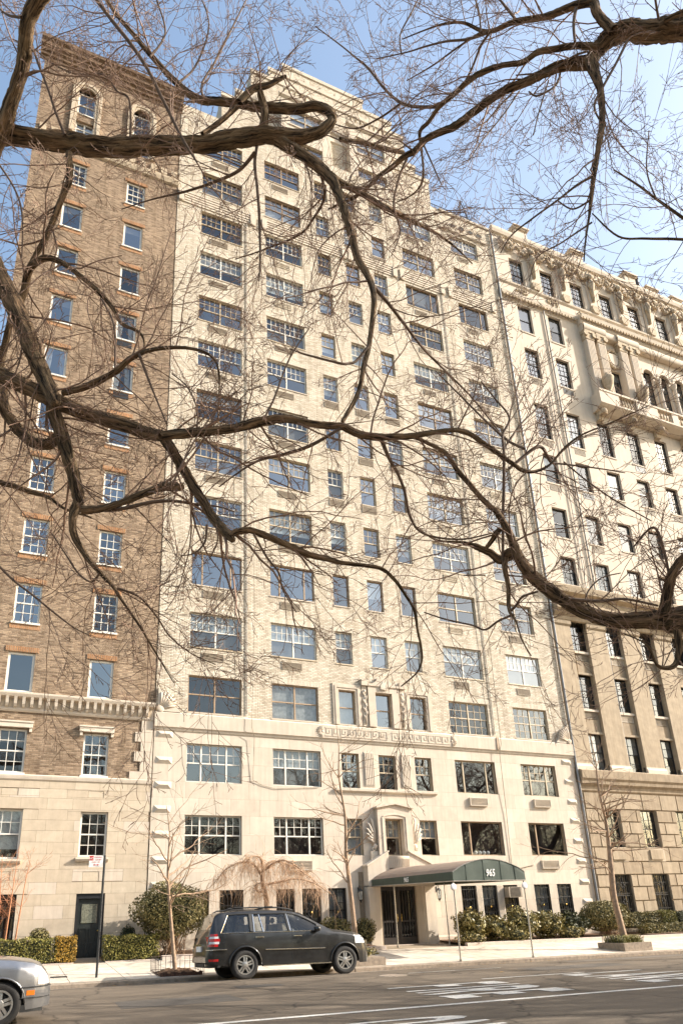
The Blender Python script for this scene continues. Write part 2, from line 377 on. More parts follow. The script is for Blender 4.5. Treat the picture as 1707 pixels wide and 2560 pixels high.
def moulding(parent, name, x0, x1, y, prof, m, ends=True):
    """prof: list of (projection, z) from bottom to top"""
    mb = MB(); n = len(prof)
    for i in range(n - 1):
        (p, z), (q, w) = prof[i], prof[i+1]
        mb.quad((x0, y - p, z), (x1, y - p, z), (x1, y - q, w), (x0, y - q, w))
    L = [(x0, y - p, z) for p, z in prof] + [(x0, y + .02, prof[-1][1]), (x0, y + .02, prof[0][1])]
    mb.poly(L[::-1]); mb.poly([(x1, b, c) for _, b, c in L])
    mb.quad((x0, y - prof[-1][0], prof[-1][1]), (x1, y - prof[-1][0], prof[-1][1]), (x1, y + .02, prof[-1][1]), (x0, y + .02, prof[-1][1]))
    mb.quad((x0, y + .02, prof[0][1]), (x1, y + .02, prof[0][1]), (x1, y - prof[0][0], prof[0][1]), (x0, y - prof[0][0], prof[0][1]))
    return mb.build(name, m, parent)

# ================================================================ cream apartment building in the middle
ROW = {1: (0.9, 2.65), 2: (3.99, 5.55), 3: (6.88, 8.47), 4: (9.82, 11.46), 5: (12.77, 14.40), 6: (15.76, 17.45), 7: (18.79, 20.48), 8: (21.86, 23.58), 9: (24.84, 26.57),
       10: (28.02, 29.75), 11: (31.04, 32.70), 12: (34.16, 35.84), 13: (37.15, 38.84), 14: (40.23, 41.91), 15: (43.28, 44.87)}
COL = {'A': (6.37, 8.73), 'B': (10.12, 12.36), 'C': (13.38, 14.24), 'D': (15.26, 16.15), 'E': (17.17, 18.07), 'F': (19.40, 21.74), 'G': (23.32, 25.52)}
apt = thing('apartment_building', 'tall cream brick apartment house with stepped top and limestone base, green awning at its door', 'building', (16, 0, .3))
apt.location = (0, 0, 0)
XL, XR = 5.03, 26.84
op_low, op_mid = [], []
for r in (2, 3):
    for c in COL: op_low.append((*COL[c], *ROW[r]))
F1 = [(7.0, 7.41), (7.84, 8.80), (10.18, 10.96), (11.30, 12.13), (12.48, 13.30), (19.05, 19.86), (20.19, 21.01), (21.38, 22.19), (23.17, 24.08), (24.55, 25.41)]
for a, b in F1: op_low.append((a, b, 0.9, 2.66))
op_low.append((14.9, 16.62, 0.2, 2.68))
for r in range(4, 15 + 1):
    for c in COL: op_mid.append((*COL[c], *ROW[r]))
wall(apt, 'limestone_wall', XL, XR, -.3, 9.7, 0, op_low, M['joint'])
wall(apt, 'brick_wall', XL, XR, 9.7, 46.9, 0, op_mid, M['cream_brick'])
core(apt, XL, XR, .9, 16, -.3, 46.5, M['cream_brick'])
blocks(apt, 'stone_block', XL, XR, [.62, 1.35, 2.0, 2.66, 3.33, 3.99, 4.77, 5.55, 6.22, 6.88, 7.68, 8.47, 8.96], 0, op_low + [(13.9, 17.45, .2, 3.3)], 1.35, ['limestone', 'limestone_b', 'limestone', 'limestone_c'], gap=.004, proud=.02, jit=.0008)
moulding(apt, 'plinth', XL, 14.1, -.005, [(.05, -.2), (.05, .55), (.02, .62)], M['limestone_b']); moulding(apt, 'plinth', 17.45, XR, -.005, [(.05, -.2), (.05, .55), (.02, .62)], M['limestone_b'])
# upper floors: window kinds
PICS = {('A', 6), ('B', 6), ('F', 13), ('G', 13), ('F', 3), ('F', 2)}
for r in range(2, 16):
    for c in COL:
        a, b = COL[c]; z0, z1 = ROW[r]; big = c in 'ABFG'; fm, lay, up, lo, bl, bm, split, low = 'white_frame', 'pair' if big else 'dh', (4, 2) if big else (3, 2), (0, 0), 0, 'blind', False, False
        rr = rng.random()
        if r in (2, 3):
            split = True; lay = 'tri' if big else 'dh'; up = (3, 2)
            if c in 'CDE' : fm = 'tan_frame'; bl = .5 if r == 2 else 0
            if (c, r) == ('C', 2): bl = 1.0
            if (c, r) == ('A', 3): bl = .4; bm = 'shade'
            if (c, r) == ('B', 3): low = True; bl = .5
            if (c, r) == ('F', 3): lay, fm, up = 'pic', 'tan_frame', (0, 0)
            if (c, r) in (('F', 2),): lay, fm, up = 'two', 'brown_frame', (0, 0)
            if (c, r) == ('G', 2): lay, fm, up = 'two', 'brown_frame', (0, 0)
            if (c, r) == ('G', 3): fm = 'tan_frame'
        elif r == 4:
            fm = 'brown_frame'; up = (0, 0); split = True
            if c in 'FG': up, lo, fm = (3, 2), (3, 2), 'tan_frame'
            if c == 'B': bl, bm = 1.0, 'curtain'
            if c == 'C': bl = 1.0
        elif r == 5: split = True; low = True; bl = .5
        elif r == 6:
            lay, fm, up = ('pic' if big else 'one'), 'brown_frame', (0, 0); split = True
            if c in 'FG': lay, fm = 'pair', 'tan_frame'
            if c == 'D': bl = .55
        else:
            if (c, r) in PICS: lay, fm, up = 'pic', 'brown_frame', (0, 0)
            else:
                fm = ['white_frame', 'white_frame', 'tan_frame', 'tan_frame', 'white_frame', 'brown_frame'][int(rr * 6)] if c not in 'A' or r != 11 else 'tan_frame'
                if fm == 'brown_frame' and big: up = (3, 2)
            q = rng.random()
            if q < .6: bl = rng.choice([.3, .5, .5, .7, 1.0]); bm = rng.choice(['blind', 'blind', 'curtain', 'shade'])
            elif q < .7: low = True
        window(apt, a, b, z0, z1, 0, lay, fm, up, lo, bl, bm, split, None, lowshade=low, bar=.05 if big else .045)
        if r >= 4:
            B(a - .04, b + .04, -.03, .05, z0 - .06, z0 - .002).build('sill', M['tan_frame'] if r % 2 else M['limestone_b'], apt)
            B(a - .12, b + .12, -.006, .02, z1 + .004, z1 + .235).build('lintel', M['cream_soldier'], apt)
        if big and r >= 4 and rng.random() < .93:
            xc = (a * .56 + b * .44) if c in 'AB' else (a * .6 + b * .4)
            grille(apt, xc, z0 - .42, .98 if c in 'AB' else .85, .36, 0, 'grille' if rng.random() < .8 or r in (5,) else 'cream_brick')
        elif c in 'DCE' and r >= 6 and rng.random() < .3: grille(apt, (a + b) / 2, z0 - .30, .86, .34)
for xc, zc in ((11.26, 3.58), (20.5, 6.47), (24.33, 6.51), (24.3, 3.57)): grille(apt, xc, zc, 1.02, .39, -.02, 'grille_pale', .11)
# ground-floor windows behind iron bars
for a, b in F1:
    w = window(apt, a, b, .9, 2.66, 0, 'dh', 'black_frame', (2, 1), (2, 1), rng.choice([0, .5, 1.0]), 'curtain', False, gm='glass_dark')
    mb = MB(); n = 7
    for i in range(n):
        x = a + .04 + (b - a - .08) * i / (n - 1); mb.box(x - .008, x + .008, .02, .036, .92, 2.64)
    for z in (.98, 1.5, 2.08, 2.5): mb.box(a + .01, b - .01, .018, .038, z - .012, z + .012)
    xm = (a + b) / 2
    for s in (-1, 1):
        mb.tube([(xm, .012, 1.52), (xm + s * .14, .012, 1.66), (xm + s * .20, .012, 1.82), (xm + s * .10, .012, 2.0), (xm, .012, 2.06)], .009, 4)
        mb.tube([(xm, .012, 1.5), (xm + s * .16, .012, 1.3), (xm + s * .1, .012, 1.1), (xm, .012, 1.0)], .009, 4)
    mb.build('window_grille', M['dark_metal'], w)
    MB().ball((xm, .0, 1.72), .035, .02, .05, 8, 5).build('rosette', M['brass'], w)
for a, b in ((10.98, 11.28), (12.15, 12.46), (19.88, 20.17), (21.03, 21.36)):
    mb = MB(); mb.box(a, b, -.012, .02, .9, 2.66); n = 5
    for i in range(n):
        x = a + .03 + (b - a - .06) * i / (n - 1); mb.box(x - .018, x + .018, -.035, -.012, .92, 2.64)
    mb.build('fluted_pilaster', M['limestone_c'], apt)
# string course with the carved key pattern
moulding(apt, 'string_course', XL - .02, XR + .02, -.02, [(.0, 8.94), (.04, 8.96), (.05, 9.04), (.11, 9.08), (.12, 9.66), (.07, 9.70), (.0, 9.74)], M['limestone'])
ky = -.14
def bar(x0, x1, z0, z1): kp.box(x0, x1, ky - .012, ky + .004, z0, z1)
for side in (-1, 1):
    for i in range(8):
        kp = MB(); xa = 15.86 + side * (.14 + i * .395); u = side * .395; t = .028; z0, z1 = 9.17, 9.56
        def hx(f0, f1, z): bar(min(xa + u*f0, xa + u*f1), max(xa + u*f0, xa + u*f1), z, z + t)
        def vx(f, za, zb): bar(xa + u*f - t/2, xa + u*f + t/2, za, zb)
        vx(.0, z0, z1); hx(.035, .97, z1 - t); vx(.78, z0 + .13, z1 - t); hx(.38, .74, z0 + .13); vx(.38, z0 + .16, z0 + .27); hx(.035, 1., z0); kp.build('key_pattern', M['limestone_b'], apt)
def fan(name, xc, zc, r, a0, a1, n, y, parent, m, t=.04):
    mb = MB()
    for i in range(n):
        a = R(a0 + (a1 - a0) * i / (n - 1)); l = r * (1 - .12 * abs(i / (n - 1) - .5) * 2)
        p0 = (xc + .15 * r * math.cos(a), y - t * .5, zc + .15 * r * math.sin(a)); p1 = (xc + .6 * l * math.cos(a), y - t, zc + .6 * l * math.sin(a)); p2 = (xc + l * math.cos(a), y - t * .6, zc + l * math.sin(a))
        mb.tube([p0, p1, p2], [r * .03, r * .065, r * .04], 6)
    mb.ball((xc, y - t * .5, zc), r * .2, t, r * .2, 8, 5)
    return mb.build(name, m, parent, smooth=True)
fan('palmette', 12.45, 9.36, .30, 95, 265, 9, -.13, apt, M['limestone_b'], .03); fan('palmette', 19.28, 9.36, .30, 85, -85, 9, -.13, apt, M['limestone_b'], .03)
for xc, s in ((5.12, 1), (26.75, -1)):
    mb = MB(); mb.prism([(xc, 9.72), (xc + s * .95, 9.72), (xc + s * .75, 9.95), (xc + s * .55, 10.3), (xc + s * .3, 10.58), (xc, 10.72)][::s], -.12, .0); mb.build('acroterion', M['limestone'], apt)
    fan('shell_carving', xc + s * .1, 9.82, .80, 88 if s > 0 else 92, 15 if s > 0 else 165, 7, -.12, apt, M['limestone_b'], .03)
# pyramid quoins at both edges
for x0, x1 in ((5.12, 5.80), (26.0, 26.64)):
    for zc in (8.78, 7.70, 6.70, 5.75, 4.77, 3.80, 2.86) if x0 < 6 else (8.70, 7.68, 6.64, 5.70, 4.70, 3.72, 2.74, 1.82):
        h = .15; mb = MB(); p = .085; y = -.02
        a = [(x0, y, zc - h), (x1, y, zc - h), (x1, y, zc + h), (x0, y, zc + h)]; b = [(x0 + .16, y - p, zc), (x1 - .16, y - p, zc)]
        mb.poly([a[0], a[1], b[1], b[0]]); mb.poly([a[1], a[2], b[1]]); mb.poly([a[2], a[3], b[0], b[1]]); mb.poly([a[3], a[0], b[0]]); mb.poly(a[::-1])
        mb.build('diamond_quoin', M['limestone'], apt)
# carved surrounds of the three middle windows on the first brick floor
for c in 'CE':
    a, b = COL[c]; z0, z1 = ROW[4]; mb = MB()
    for k, (o, p) in enumerate(((.30, .05), (.2, .075), (.1, .045))):
        i = o - .1
        mb.box(a - o, a - i - .001, -p, .02, z0 - .04, z1 + o); mb.box(b + i + .001, b + o, -p, .02, z0 - .04, z1 + o); mb.box(a - i, b + i, -p, .02, z1 + i + .001, z1 + o)
    mb.build('window_surround', M['limestone_b'], apt)
a, b = COL['D']; z0, z1 = ROW[4]; mb = MB()
mb.box(a - .38, a - .002, -.12, .02, z0 - .04, z1 + .3); mb.box(b + .002, b + .38, -.12, .02, z0 - .04, z1 + .3); mb.box(a - .002, b + .002, -.12, .02, z1 + .01, z1 + .3)
pr = [(a - .40, z1 + .3), (b + .40, z1 + .3), (b + .40, z1 + .40), (b + .16, z1 + .42), (b - .06, z1 + .56), (b - .14, z1 + .74), (b - .3, z1 + .80), (a + .3, z1 + .80), (a + .14, z1 + .74), (a + .06, z1 + .56), (a - .16, z1 + .42), (a - .40, z1 + .40)]
mb.prism(pr, -.17, .02); mb.build('window_surround', M['limestone_b'], apt)
mb = MB(); mb.box(15.53, 15.9, -.20, -.16, 11.62, 11.68); mb.prism([(15.53, 11.69), (15.9, 11.69), (15.9, 11.8), (15.715, 12.05), (15.53, 11.8)], -.20, -.16); mb.build('carved_panel', M['limestone_c'], apt)
for x0, x1 in ((14.58, 14.84), (16.62, 16.86)):
    mb = MB(); mb.box(x0, x1, -.06, .02, 9.78, 11.75); mb.prism([(x0 - .04, 11.752), (x1 + .04, 11.752), (x1 + .04, 11.85), (x1 - .02, 12.0), (x0 + .1, 12.14), (x0 - .04, 12.06)], -.17, .02); mb.build('carved_pilaster', M['limestone_b'], apt)
    xm = (x0 + x1) / 2; mb = MB(); mb.tube([(xm, -.075, 9.9), (xm + .02, -.085, 10.6), (xm - .01, -.08, 11.35)], [.05, .03, .02], 6)
    for i in range(7):
        z = 10.1 + i * .19; s = 1 if i % 2 else -1; mb.tube([(xm, -.075, z), (xm + s * .07, -.10, z + .12), (xm + s * .09, -.08, z + .23)], [.02, .04, .012], 6)
    mb.ball((xm, -.08, 11.48), .07, .05, .09); mb.build('plant_carving', M['limestone_c'], apt, smooth=True)
# fluted panels and sill of the third floor
moulding(apt, 'sill_course', 13.0, 18.2, -.02, [(.02, 6.70), (.12, 6.76), (.13, 6.86), (.10, 6.875)], M['limestone_c'])
for x0, x1 in ((14.5, 15.02), (16.42, 16.92)):
    mb = MB(); mb.box(x0, x1, -.045, .02, 7.0, 8.58)
    for i in range(6):
        x = x0 + .05 + (x1 - x0 - .1) * i / 5; mb.box(x - .022, x + .022, -.075, -.045, 7.06, 8.52)
    mb.build('fluted_panel', M['limestone_c'], apt)
# projecting window bay over the entrance
mb = MB(); a, b = 14.88, 16.62; wa, wb = 15.24, 16.17
for x0, x1 in ((a, wa), (wb, b)): mb.box(x0, x1, -.28, .0, 3.95, 5.85)
mb.box(wa, wb, -.28, .0, 5.56, 5.85); mb.prism([(a, 5.852), (b, 5.852), (b, 6.02), (15.75, 6.2), (a, 6.02)], -.28, .0); mb.build('bay_surround', M['limestone_b'], apt)
mb = MB(); mb.prism([(a - .08, 6.0), (15.75, 6.18), (b + .08, 6.0), (b + .08, 6.08), (15.75, 6.27), (a - .08, 6.08)], -.38, .0); mb.build('pediment', M['limestone'], apt)
mb = MB()
for x0, x1 in ((wa - .16, wa - .10), (wb + .10, wb + .16)): mb.box(x0, x1, -.31, -.28, 4.05, 5.62)
arc = [(wa - .10 + (wb - wa + .2) * i / 10, 5.62 + .10 * math.sin(math.pi * i / 10)) for i in range(11)]
mb.prism([(x, z) for x, z in arc] + [(x, z + .06) for x, z in arc[::-1]], -.31, -.28); mb.build('arch_moulding', M['limestone_c'], apt)
for s, xc in ((-1, 14.80), (1, 16.70)):
    mb = MB()
    for i in range(5):
        aa = R(90 - s * (6 + i * 11)); l = 1.18 - .17 * i; p = (xc, -.08, 4.42)
        mb.tube([p, (xc + math.cos(aa) * l * .5, -.15, 4.42 + math.sin(aa) * l * .55), (xc + math.cos(aa) * l * .86 + s * .03, -.13, 4.42 + math.sin(aa) * l * .9), (xc + math.cos(aa) * l * .95 + s * .07, -.1, 4.42 + math.sin(aa) * l)], [.03, .055, .05, .02], 6)
    mb.ball((xc + s * .05, -.12, 4.36), .1, .1, .13); mb.tube([(xc + s * .02, -.13, 4.22), (xc + s * .16, -.14, 4.18), (xc + s * .20, -.14, 4.28), (xc + s * .13, -.14, 4.32)], .035, 6)
    mb.build('wing_carving', M['limestone_c'], apt, smooth=True)
    mb = MB(); x0, x1 = sorted((xc - s * .05, xc + s * .27)); mb.box(x0, x1, -.16, .0, 3.72, 4.16); mb.box(x0 + .04, x1 - .04, -.18, -.16, 4.0, 4.04); mb.box(x0 + .06, x1 - .06, -.18, -.16, 3.92, 3.95); mb.build('pedestal', M['limestone_c'], apt)
    mb = MB(); xo, xi = (14.15, 15.2) if s < 0 else (17.42, 16.2)
    L = [(xo, 2.7), (xi, 2.7), (xi, 4.05), (xi - s * -.12, 4.08), (xo, 3.5)]
    if s > 0: L = L[::-1]
    mb.prism(L, -.47, -.02); mb.build('buttress_wall', M['limestone'], apt)
    mb = MB(); L = [(xo + s * .05, 3.5), (xi, 4.1), (xi, 4.16), (xo + s * .05, 3.57)]
    mb.prism(L if s < 0 else L[::-1], -.53, -.02); mb.build('coping', M['limestone_c'], apt)
mb = MB(); n = 12; prof = [(15.2 + 1.0 * i / n, -.47 - .18 * math.sin(math.pi * i / n)) for i in range(n + 1)]
for i in range(n):
    (xa, ya), (xb, yb) = prof[i], prof[i+1]
    mb.quad((xa, ya, 3.42), (xb, yb, 3.42), (xb, yb, 3.9), (xa, ya, 3.9)); mb.quad((xa, ya, 3.9), (xb, yb, 3.9), (xb, -.1, 3.9), (xa, -.1, 3.9))
    mb.quad((xa, ya - .02, 3.84), (xb, yb - .02, 3.84), (xb, yb - .02, 3.92), (xa, ya - .02, 3.92))
    for z in (): pass
mb.build('balcony_front', M['limestone_b'], apt)
mb = MB()
for i in range(14):
    t = (i + .5) / 14; x = 15.2 + t; y = -.47 - .18 * math.sin(math.pi * t); mb.tube([(x, y - .012, 3.46), (x, y - .018, 3.80)], .02, 5)
mb.build('balcony_reeding', M['limestone_c'], apt)
# entrance portal and doors
mb = MB()
for s in (-1, 1):
    xo, xm, xi = 15.76 + s * 1.62, 15.76 + s * 1.12, 15.76 + s * .87
    L = [(xo, -.02), (xo, -.46), (xm, -.46), (xm - s * .05, -.40), (xm - s * .10, -.40), (xi, -.12), (xi, -.02)]
    for i in range(len(L) - 1):
        p, q = L[i], L[i+1]
        mb.quad((p[0], p[1], .1), (q[0], q[1], .1), (q[0], q[1], 2.72), (p[0], p[1], 2.72))
    mb.box(min(xo, xm + s * .02), max(xo, xm + s * .02), -.475, -.46, .2, .5)
mb.box(14.14, 17.38, -.46, -.02, 2.68, 3.3); mb.build('portal', M['limestone'], apt)
door_m = mat('door_dark', (0.035, 0.03, 0.028), .35, .2)
for a, b, hx in ((14.92, 15.75, 15.66), (15.77, 16.60, 15.86)):
    mb = MB(); mb.box(a, a + .09, .0, .06, .3, 2.66); mb.box(b - .09, b, .0, .06, .3, 2.66); mb.box(a + .09, b - .09, .0, .06, .3, .62); mb.box(a + .09, b - .09, .0, .06, 2.52, 2.66); mb.box(a + .09, b - .09, .0, .06, 1.22, 1.30)
    for i in range(1, 5): x = a + .09 + (b - a - .18) * i / 5; mb.box(x - .01, x + .01, -.01, .03, .62, 2.52)
    d = mb.build('entrance_door', door_m, apt)
    MB().quad((a + .09, .035, .62), (b - .09, .035, .62), (b - .09, .035, 2.52), (a + .09, .035, 2.52)).__class__
    p = MB(); p.quad((a + .09, .04, .62), (b - .09, .04, .62), (b - .09, .04, 2.52), (a + .09, .04, 2.52)); p.build('pane', M['glass_dark'], d)
    p = MB(); p.box(hx - .012, hx + .012, -.06, -.04, 1.25, 1.55); p.ball((hx, -.05, 1.4), .035, .03, .035); p.build('handle', M['brass'], d)
B(14.9, 16.62, -.45, .3, .18, .33).build('door_step', M['planter_stone'], apt)
# reeded course and roof steps
for x0, x1 in ((5.1, 9.5), (9.9, 15.3), (15.4, 18.8), (19.0, 22.3), (22.6, 26.3)):
    mb = MB()
    for i in range(5): mb.box(x0, x1, -.05 - .012 * i, .02, 39.02 + .17 * i, 39.13 + .17 * i)
    mb.box(x0, x0 + .3, -.12, -.1, 39.02, 39.85); mb.box(x1 - .3, x1, -.12, -.1, 39.02, 39.85); mb.build('reeded_course', M['limestone'], apt)
def sc(v, y): return v * (27.727 + y) / 27.727
def scz(z, y): return 1.53 + (z - 1.53) * (27.727 + y) / 27.727
steps = [(7.43, 22.12, 46.9, 49.35, .5), (8.3, 21.1, 49.35, 50.2, .7), (9.3, 20.4, 50.2, 52.75, .9), (10.5, 19.5, 52.75, 53.7, 1.1), (11.5, 17.35, 53.7, 54.7, 1.3)]
tw = [(11.95, 14.15, 46.4, 48.0), (16.7, 18.83, 46.4, 48.0), (11.95, 14.15, 49.35, 50.95), (16.7, 18.83, 49.35, 50.95)]
for x0, x1, z0, z1, y in steps:
    X0, X1, Z0, Z1 = sc(x0, y), sc(x1, y), scz(z0, y) - .8, scz(z1, y)
    ops = [(sc(a, y), sc(b, y), max(scz(c, y), Z0 + .02), min(scz(d, y), Z1 - .05)) for a, b, c, d in tw if scz(d, y) < Z1 + .4 and scz(c, y) > Z0 - 1.3 and ((c > 49 and z0 == 50.2) is False) and (z0 == 49.35) == (c > 49) and z0 in (46.9, 49.35)]
    wall(apt, 'setback_wall', X0, X1, Z0, Z1, y, [], M['cream_brick'])
    core(apt, X0, X1, y + .9, 13, Z0, Z1 - .3, M['cream_brick'])
    moulding(apt, 'coping', X0 - .06, X1 + .06, y, [(.02, Z1 - .32), (.07, Z1 - .28), (.07, Z1 + .02)], M['limestone'])
# tall window bays of the stepped top stand forward of the setbacks
for xa, xb in ((11.35, 14.75), (16.15, 19.35)):
    ops = [(a, b, c, d) for a, b, c, d in tw if xa < a < xb]
    wall(apt, 'tower_bay', xa, xb, 45.9, 51.6, .10, ops, M['limestone'])
    for a, b, c, d in ops:
        window(apt, a, b, c, d, .1, 'pair', 'tan_frame', (0, 0), (0, 0), .4 if c > 49 else 0)
        B(a - .06, b + .06, .04, .12, c - .12, c - .01).build('sill', M['limestone_b'], apt); grille(apt, (a + b) / 2, c - .45, .8, .3, .1)
    moulding(apt, 'cornice', xa - .15, xb + .1, .1, [(.02, 51.6), (.14, 51.72), (.16, 51.92), (.0, 51.95)], M['limestone'])
    mb = MB()
    for i in range(9): x = xa + .2 + (xb - xa - .4) * i / 8; mb.tube([(x, .02, 51.95), (x, -.04, 52.2), (x, .02, 52.6)], [.05, .09, .04], 5)
    mb.build('carved_frieze', M['carved_stone'], apt)
B(11.35, 19.35, 1.0, 6, 46, 52.6).build('tower_core', M['cream_brick'], apt)
moulding(apt, 'roof_band', 10.6, 19.4, sc(0, 0) + 1.1 - .06, [(.02, 53.9), (.1, 54.05), (.1, 54.2), (0, 54.25)], M['limestone_b'])
for i in range(5): x = 12.6 + i * 1.15; B(x - .18, x + .18, 1.1, 1.4, 55.6, 56.3).build('finial_block', M['limestone'], apt)
# balustrade with oval openings above the right wing, iron railings on the terraces
moulding(apt, 'terrace_cornice', 22.65, 26.3, 0, [(.0, 45.05), (.12, 45.16), (.14, 45.26), (0, 45.3)], M['limestone'])
for i in range(4):
    x = 23.68 + i * .73; mb = MB(); n = 16; O = [(x + .22 * math.cos(2*math.pi*k/n), 45.83 + .16 * math.sin(2*math.pi*k/n)) for k in range(n)]
    mb.prism(O, -.015, .01); mb.build('oval_opening', M['interior'], apt)
    mb = MB(); mb.tube([(x + .25 * math.cos(2*math.pi*k/n), -.01, 45.83 + .19 * math.sin(2*math.pi*k/n)) for k in range(n + 1)], .025, 4, cap=False); mb.build('oval_moulding', M['limestone_c'], apt)
moulding(apt, 'coping', 22.7, 26.86, 0, [(.02, 46.72), (.08, 46.78), (.08, 46.95), (0, 46.97)], M['limestone'])
def railing(x0, x1, y, z, h=.75):
    mb = MB(); n = int((x1 - x0) / .14)
    for i in range(n + 1): x = x0 + (x1 - x0) * i / n; mb.box(x - .012, x + .012, y, y + .024, z, z + h)
    mb.box(x0, x1, y, y + .03, z + h - .03, z + h); mb.box(x0, x1, y, y + .03, z + .06, z + .09); return mb.build('roof_railing', M['dark_metal'], apt)
for x0, x1, y, z in ((22.2, 25.6, .3, 46.98), (21.6, 22.6, .62, 50.25), (20.7, 21.6, .95, 51.1), (18.3, 20.2, 1.2, 54.75)): railing(x0, x1, y, z)
# pipes and hanging cable
for pts, r_, m in (([(8.95, -.035, 9.9), (8.98, -.035, 39.0)], .02, 'pipe'), ([(21.98, -.035, 9.9), (22.05, -.035, 39.0)], .02, 'pipe'), ([(26.9, -.10, 1.0), (26.9, -.10, 46.5)], .055, 'zinc')):
    MB().tube(pts, r_, 8).build('drain_pipe', M[m], apt)
mb = MB(); mb.tube([(9.25, -.30, 38), (9.20, -.32, 22), (9.22, -.30, 14), (9.1, -.24, 9.3), (9.25, -.14, 8.9), (9.2, -.06, 7.05), (9.6, -.05, 6.85), (10.2, -.05, 6.72), (10.6, -.05, 6.75), (12.2, -.05, 6.85)], .011, 5); mb.build('cable', M['grille'], apt)
mb = MB(); mb.tube([(22.3, -.22, 38), (22.25, -.24, 20), (22.15, -.2, 9.4), (22.0, -.18, 8.9), (22.05, -.08, 6.0), (22.0, -.05, 3.5), (22.4, -.05, 3.4), (23.3, -.05, 3.55)], .014, 5); mb.build('cable', M['grille'], apt)
B(21.93, 22.06, -.17, -.12, 9.1, 9.72).build('rust_stain_plate', M['brown_frame'], apt)
# ================================================================ brown brick building on the left
lb = thing('brick_apartment_building', 'brown brick building with white windows and limestone base left of the cream one', 'building')
LX0, LX1 = -2.42, 5.0
LC = [(-0.70, 0.28), (2.33, 3.28)]
LR = [(6.95, 8.62), (10.07, 11.70), (12.95, 14.68), (16.06, 17.70), (19.1, 20.77), (22.2, 23.85), (25.28, 26.9), (28.35, 30.0), (31.38, 33.05), (34.42, 36.05), (37.45, 39.05)]
op = [(a, b, c, d) for a, b in LC for c, d in LR]
arch = [(-.52, .38, 41.3, 44.9), (2.42, 3.34, 41.3, 44.9)]
wall(lb, 'brick_wall', LX0, LX1, 6.86, 47.2, 0.02, op + arch, M['brown_brick'])
opb = [(2.44, 3.43, 3.93, 5.58), (-.62, .42, 3.86, 5.62), (2.5, 3.5, .2, 2.63), (-.5, .5, 1.1, 2.65)]
wall(lb, 'base_wall', LX0, LX1, -.3, 6.72, 0.02, opb, M['joint'])
core(lb, LX0, LX1, .92, 15, -.3, 46.8, M['brown_brick'])
blocks(lb, 'stone_block', LX0, LX1, [.40, .82, 1.25, 1.79, 2.24, 2.63, 3.04, 3.49, 4.03, 4.45, 4.86, 5.25, 5.64, 6.05, 6.40, 6.70], .02, opb + [(2.65, 3.22, 6.11, 6.37), (-.38, .19, 6.12, 6.38), (2.66, 3.24, 3.06, 3.40), (-.4, .21, 3.12, 3.42)], .95, ['base_stone', 'base_stone_b', 'limestone_b', 'base_stone'], gap=.007, proud=.02, jit=.002)
for a, b, c, d in ((2.65, 3.22, 6.11, 6.37), (-.38, .19, 6.12, 6.38), (2.66, 3.24, 3.06, 3.40), (-.4, .21, 3.12, 3.42)):
    mb = MB(); mb.box(a + .01, b - .01, .012, .03, c + .01, d - .01); mb.build('sunk_panel', M['base_stone_b'], lb)
for k, (c, d) in enumerate(LR):
    for q, (a, b) in enumerate(LC):
        grid = k in (0, 2, 3, 4, 10) ; plain = k in (1,)
        fm, lay, up, lo = 'white_frame', 'dh', (3, 2), (3, 2)
        if plain: lay, up = 'one', (0, 0)
        elif not grid: lay, up, lo = 'one', (0, 0), (0, 0)
        w = window(lb, a, b, c, d, .02, lay, fm, up, lo, 0 if rng.random() < .6 else .3, 'shade', k < 5, 'white_frame', bar=.09 if k > 4 or plain else .07, rec=.08)
        if k > 0:
            n = 16; x0, x1 = a - .12, b + .12; wd = (x1 - x0) / n
            for i in range(n): B(x0 + i * wd + .006, x0 + (i + 1) * wd - .006, -.006, .03, d + .012, d + .22).build('lintel_brick', M['red_soldier'], lb)
        if k > 0 and k not in (1,):
            B(a - .1, b + .05, .005, .03, c - .28, c - .085).build('brick_apron', M['red_soldier'], lb)
        if k in (6, 7) and q == 1: B(a + .1, b - .15, .0, .06, c - .42, c - .12).build('air_conditioner_grille', M['dark_metal'], lb)
    # curtains in one window
for a, b, c, d in ((-.66, .26, 25.3, 26.85), (2.4, 3.2, 25.4, 26.8), (2.38, 3.2, 28.45, 29.95)):
    mb = MB()
    for s in (0, 1):
        xa, xb = (a + .08, a + .3) if s == 0 else (b - .3, b - .08); n = 5
        for i in range(n): x = xa + (xb - xa) * (i + .5) / n; mb.tube([(x, .25, d), (x + (.06 if s else -.06) * .5, .25, (c + d) / 2), (x + (.1 if s else -.1), .25, c)], .03, 5)
    mb.build('curtain', M['curtain'], lb)
# hoods over the first brick floor
for a, b in LC:
    mb = MB(); mb.box(a - .18, b + .18, -.12, .03, 8.66, 8.84); mb.box(a - .2, b + .2, -.15, .03, 8.842, 8.9); mb.box(a - .16, a - .06, -.08, .03, 8.5, 8.66); mb.box(b + .06, b + .16, -.08, .03, 8.5, 8.66)
    mb.build('window_hood', M['limestone_c'], lb)
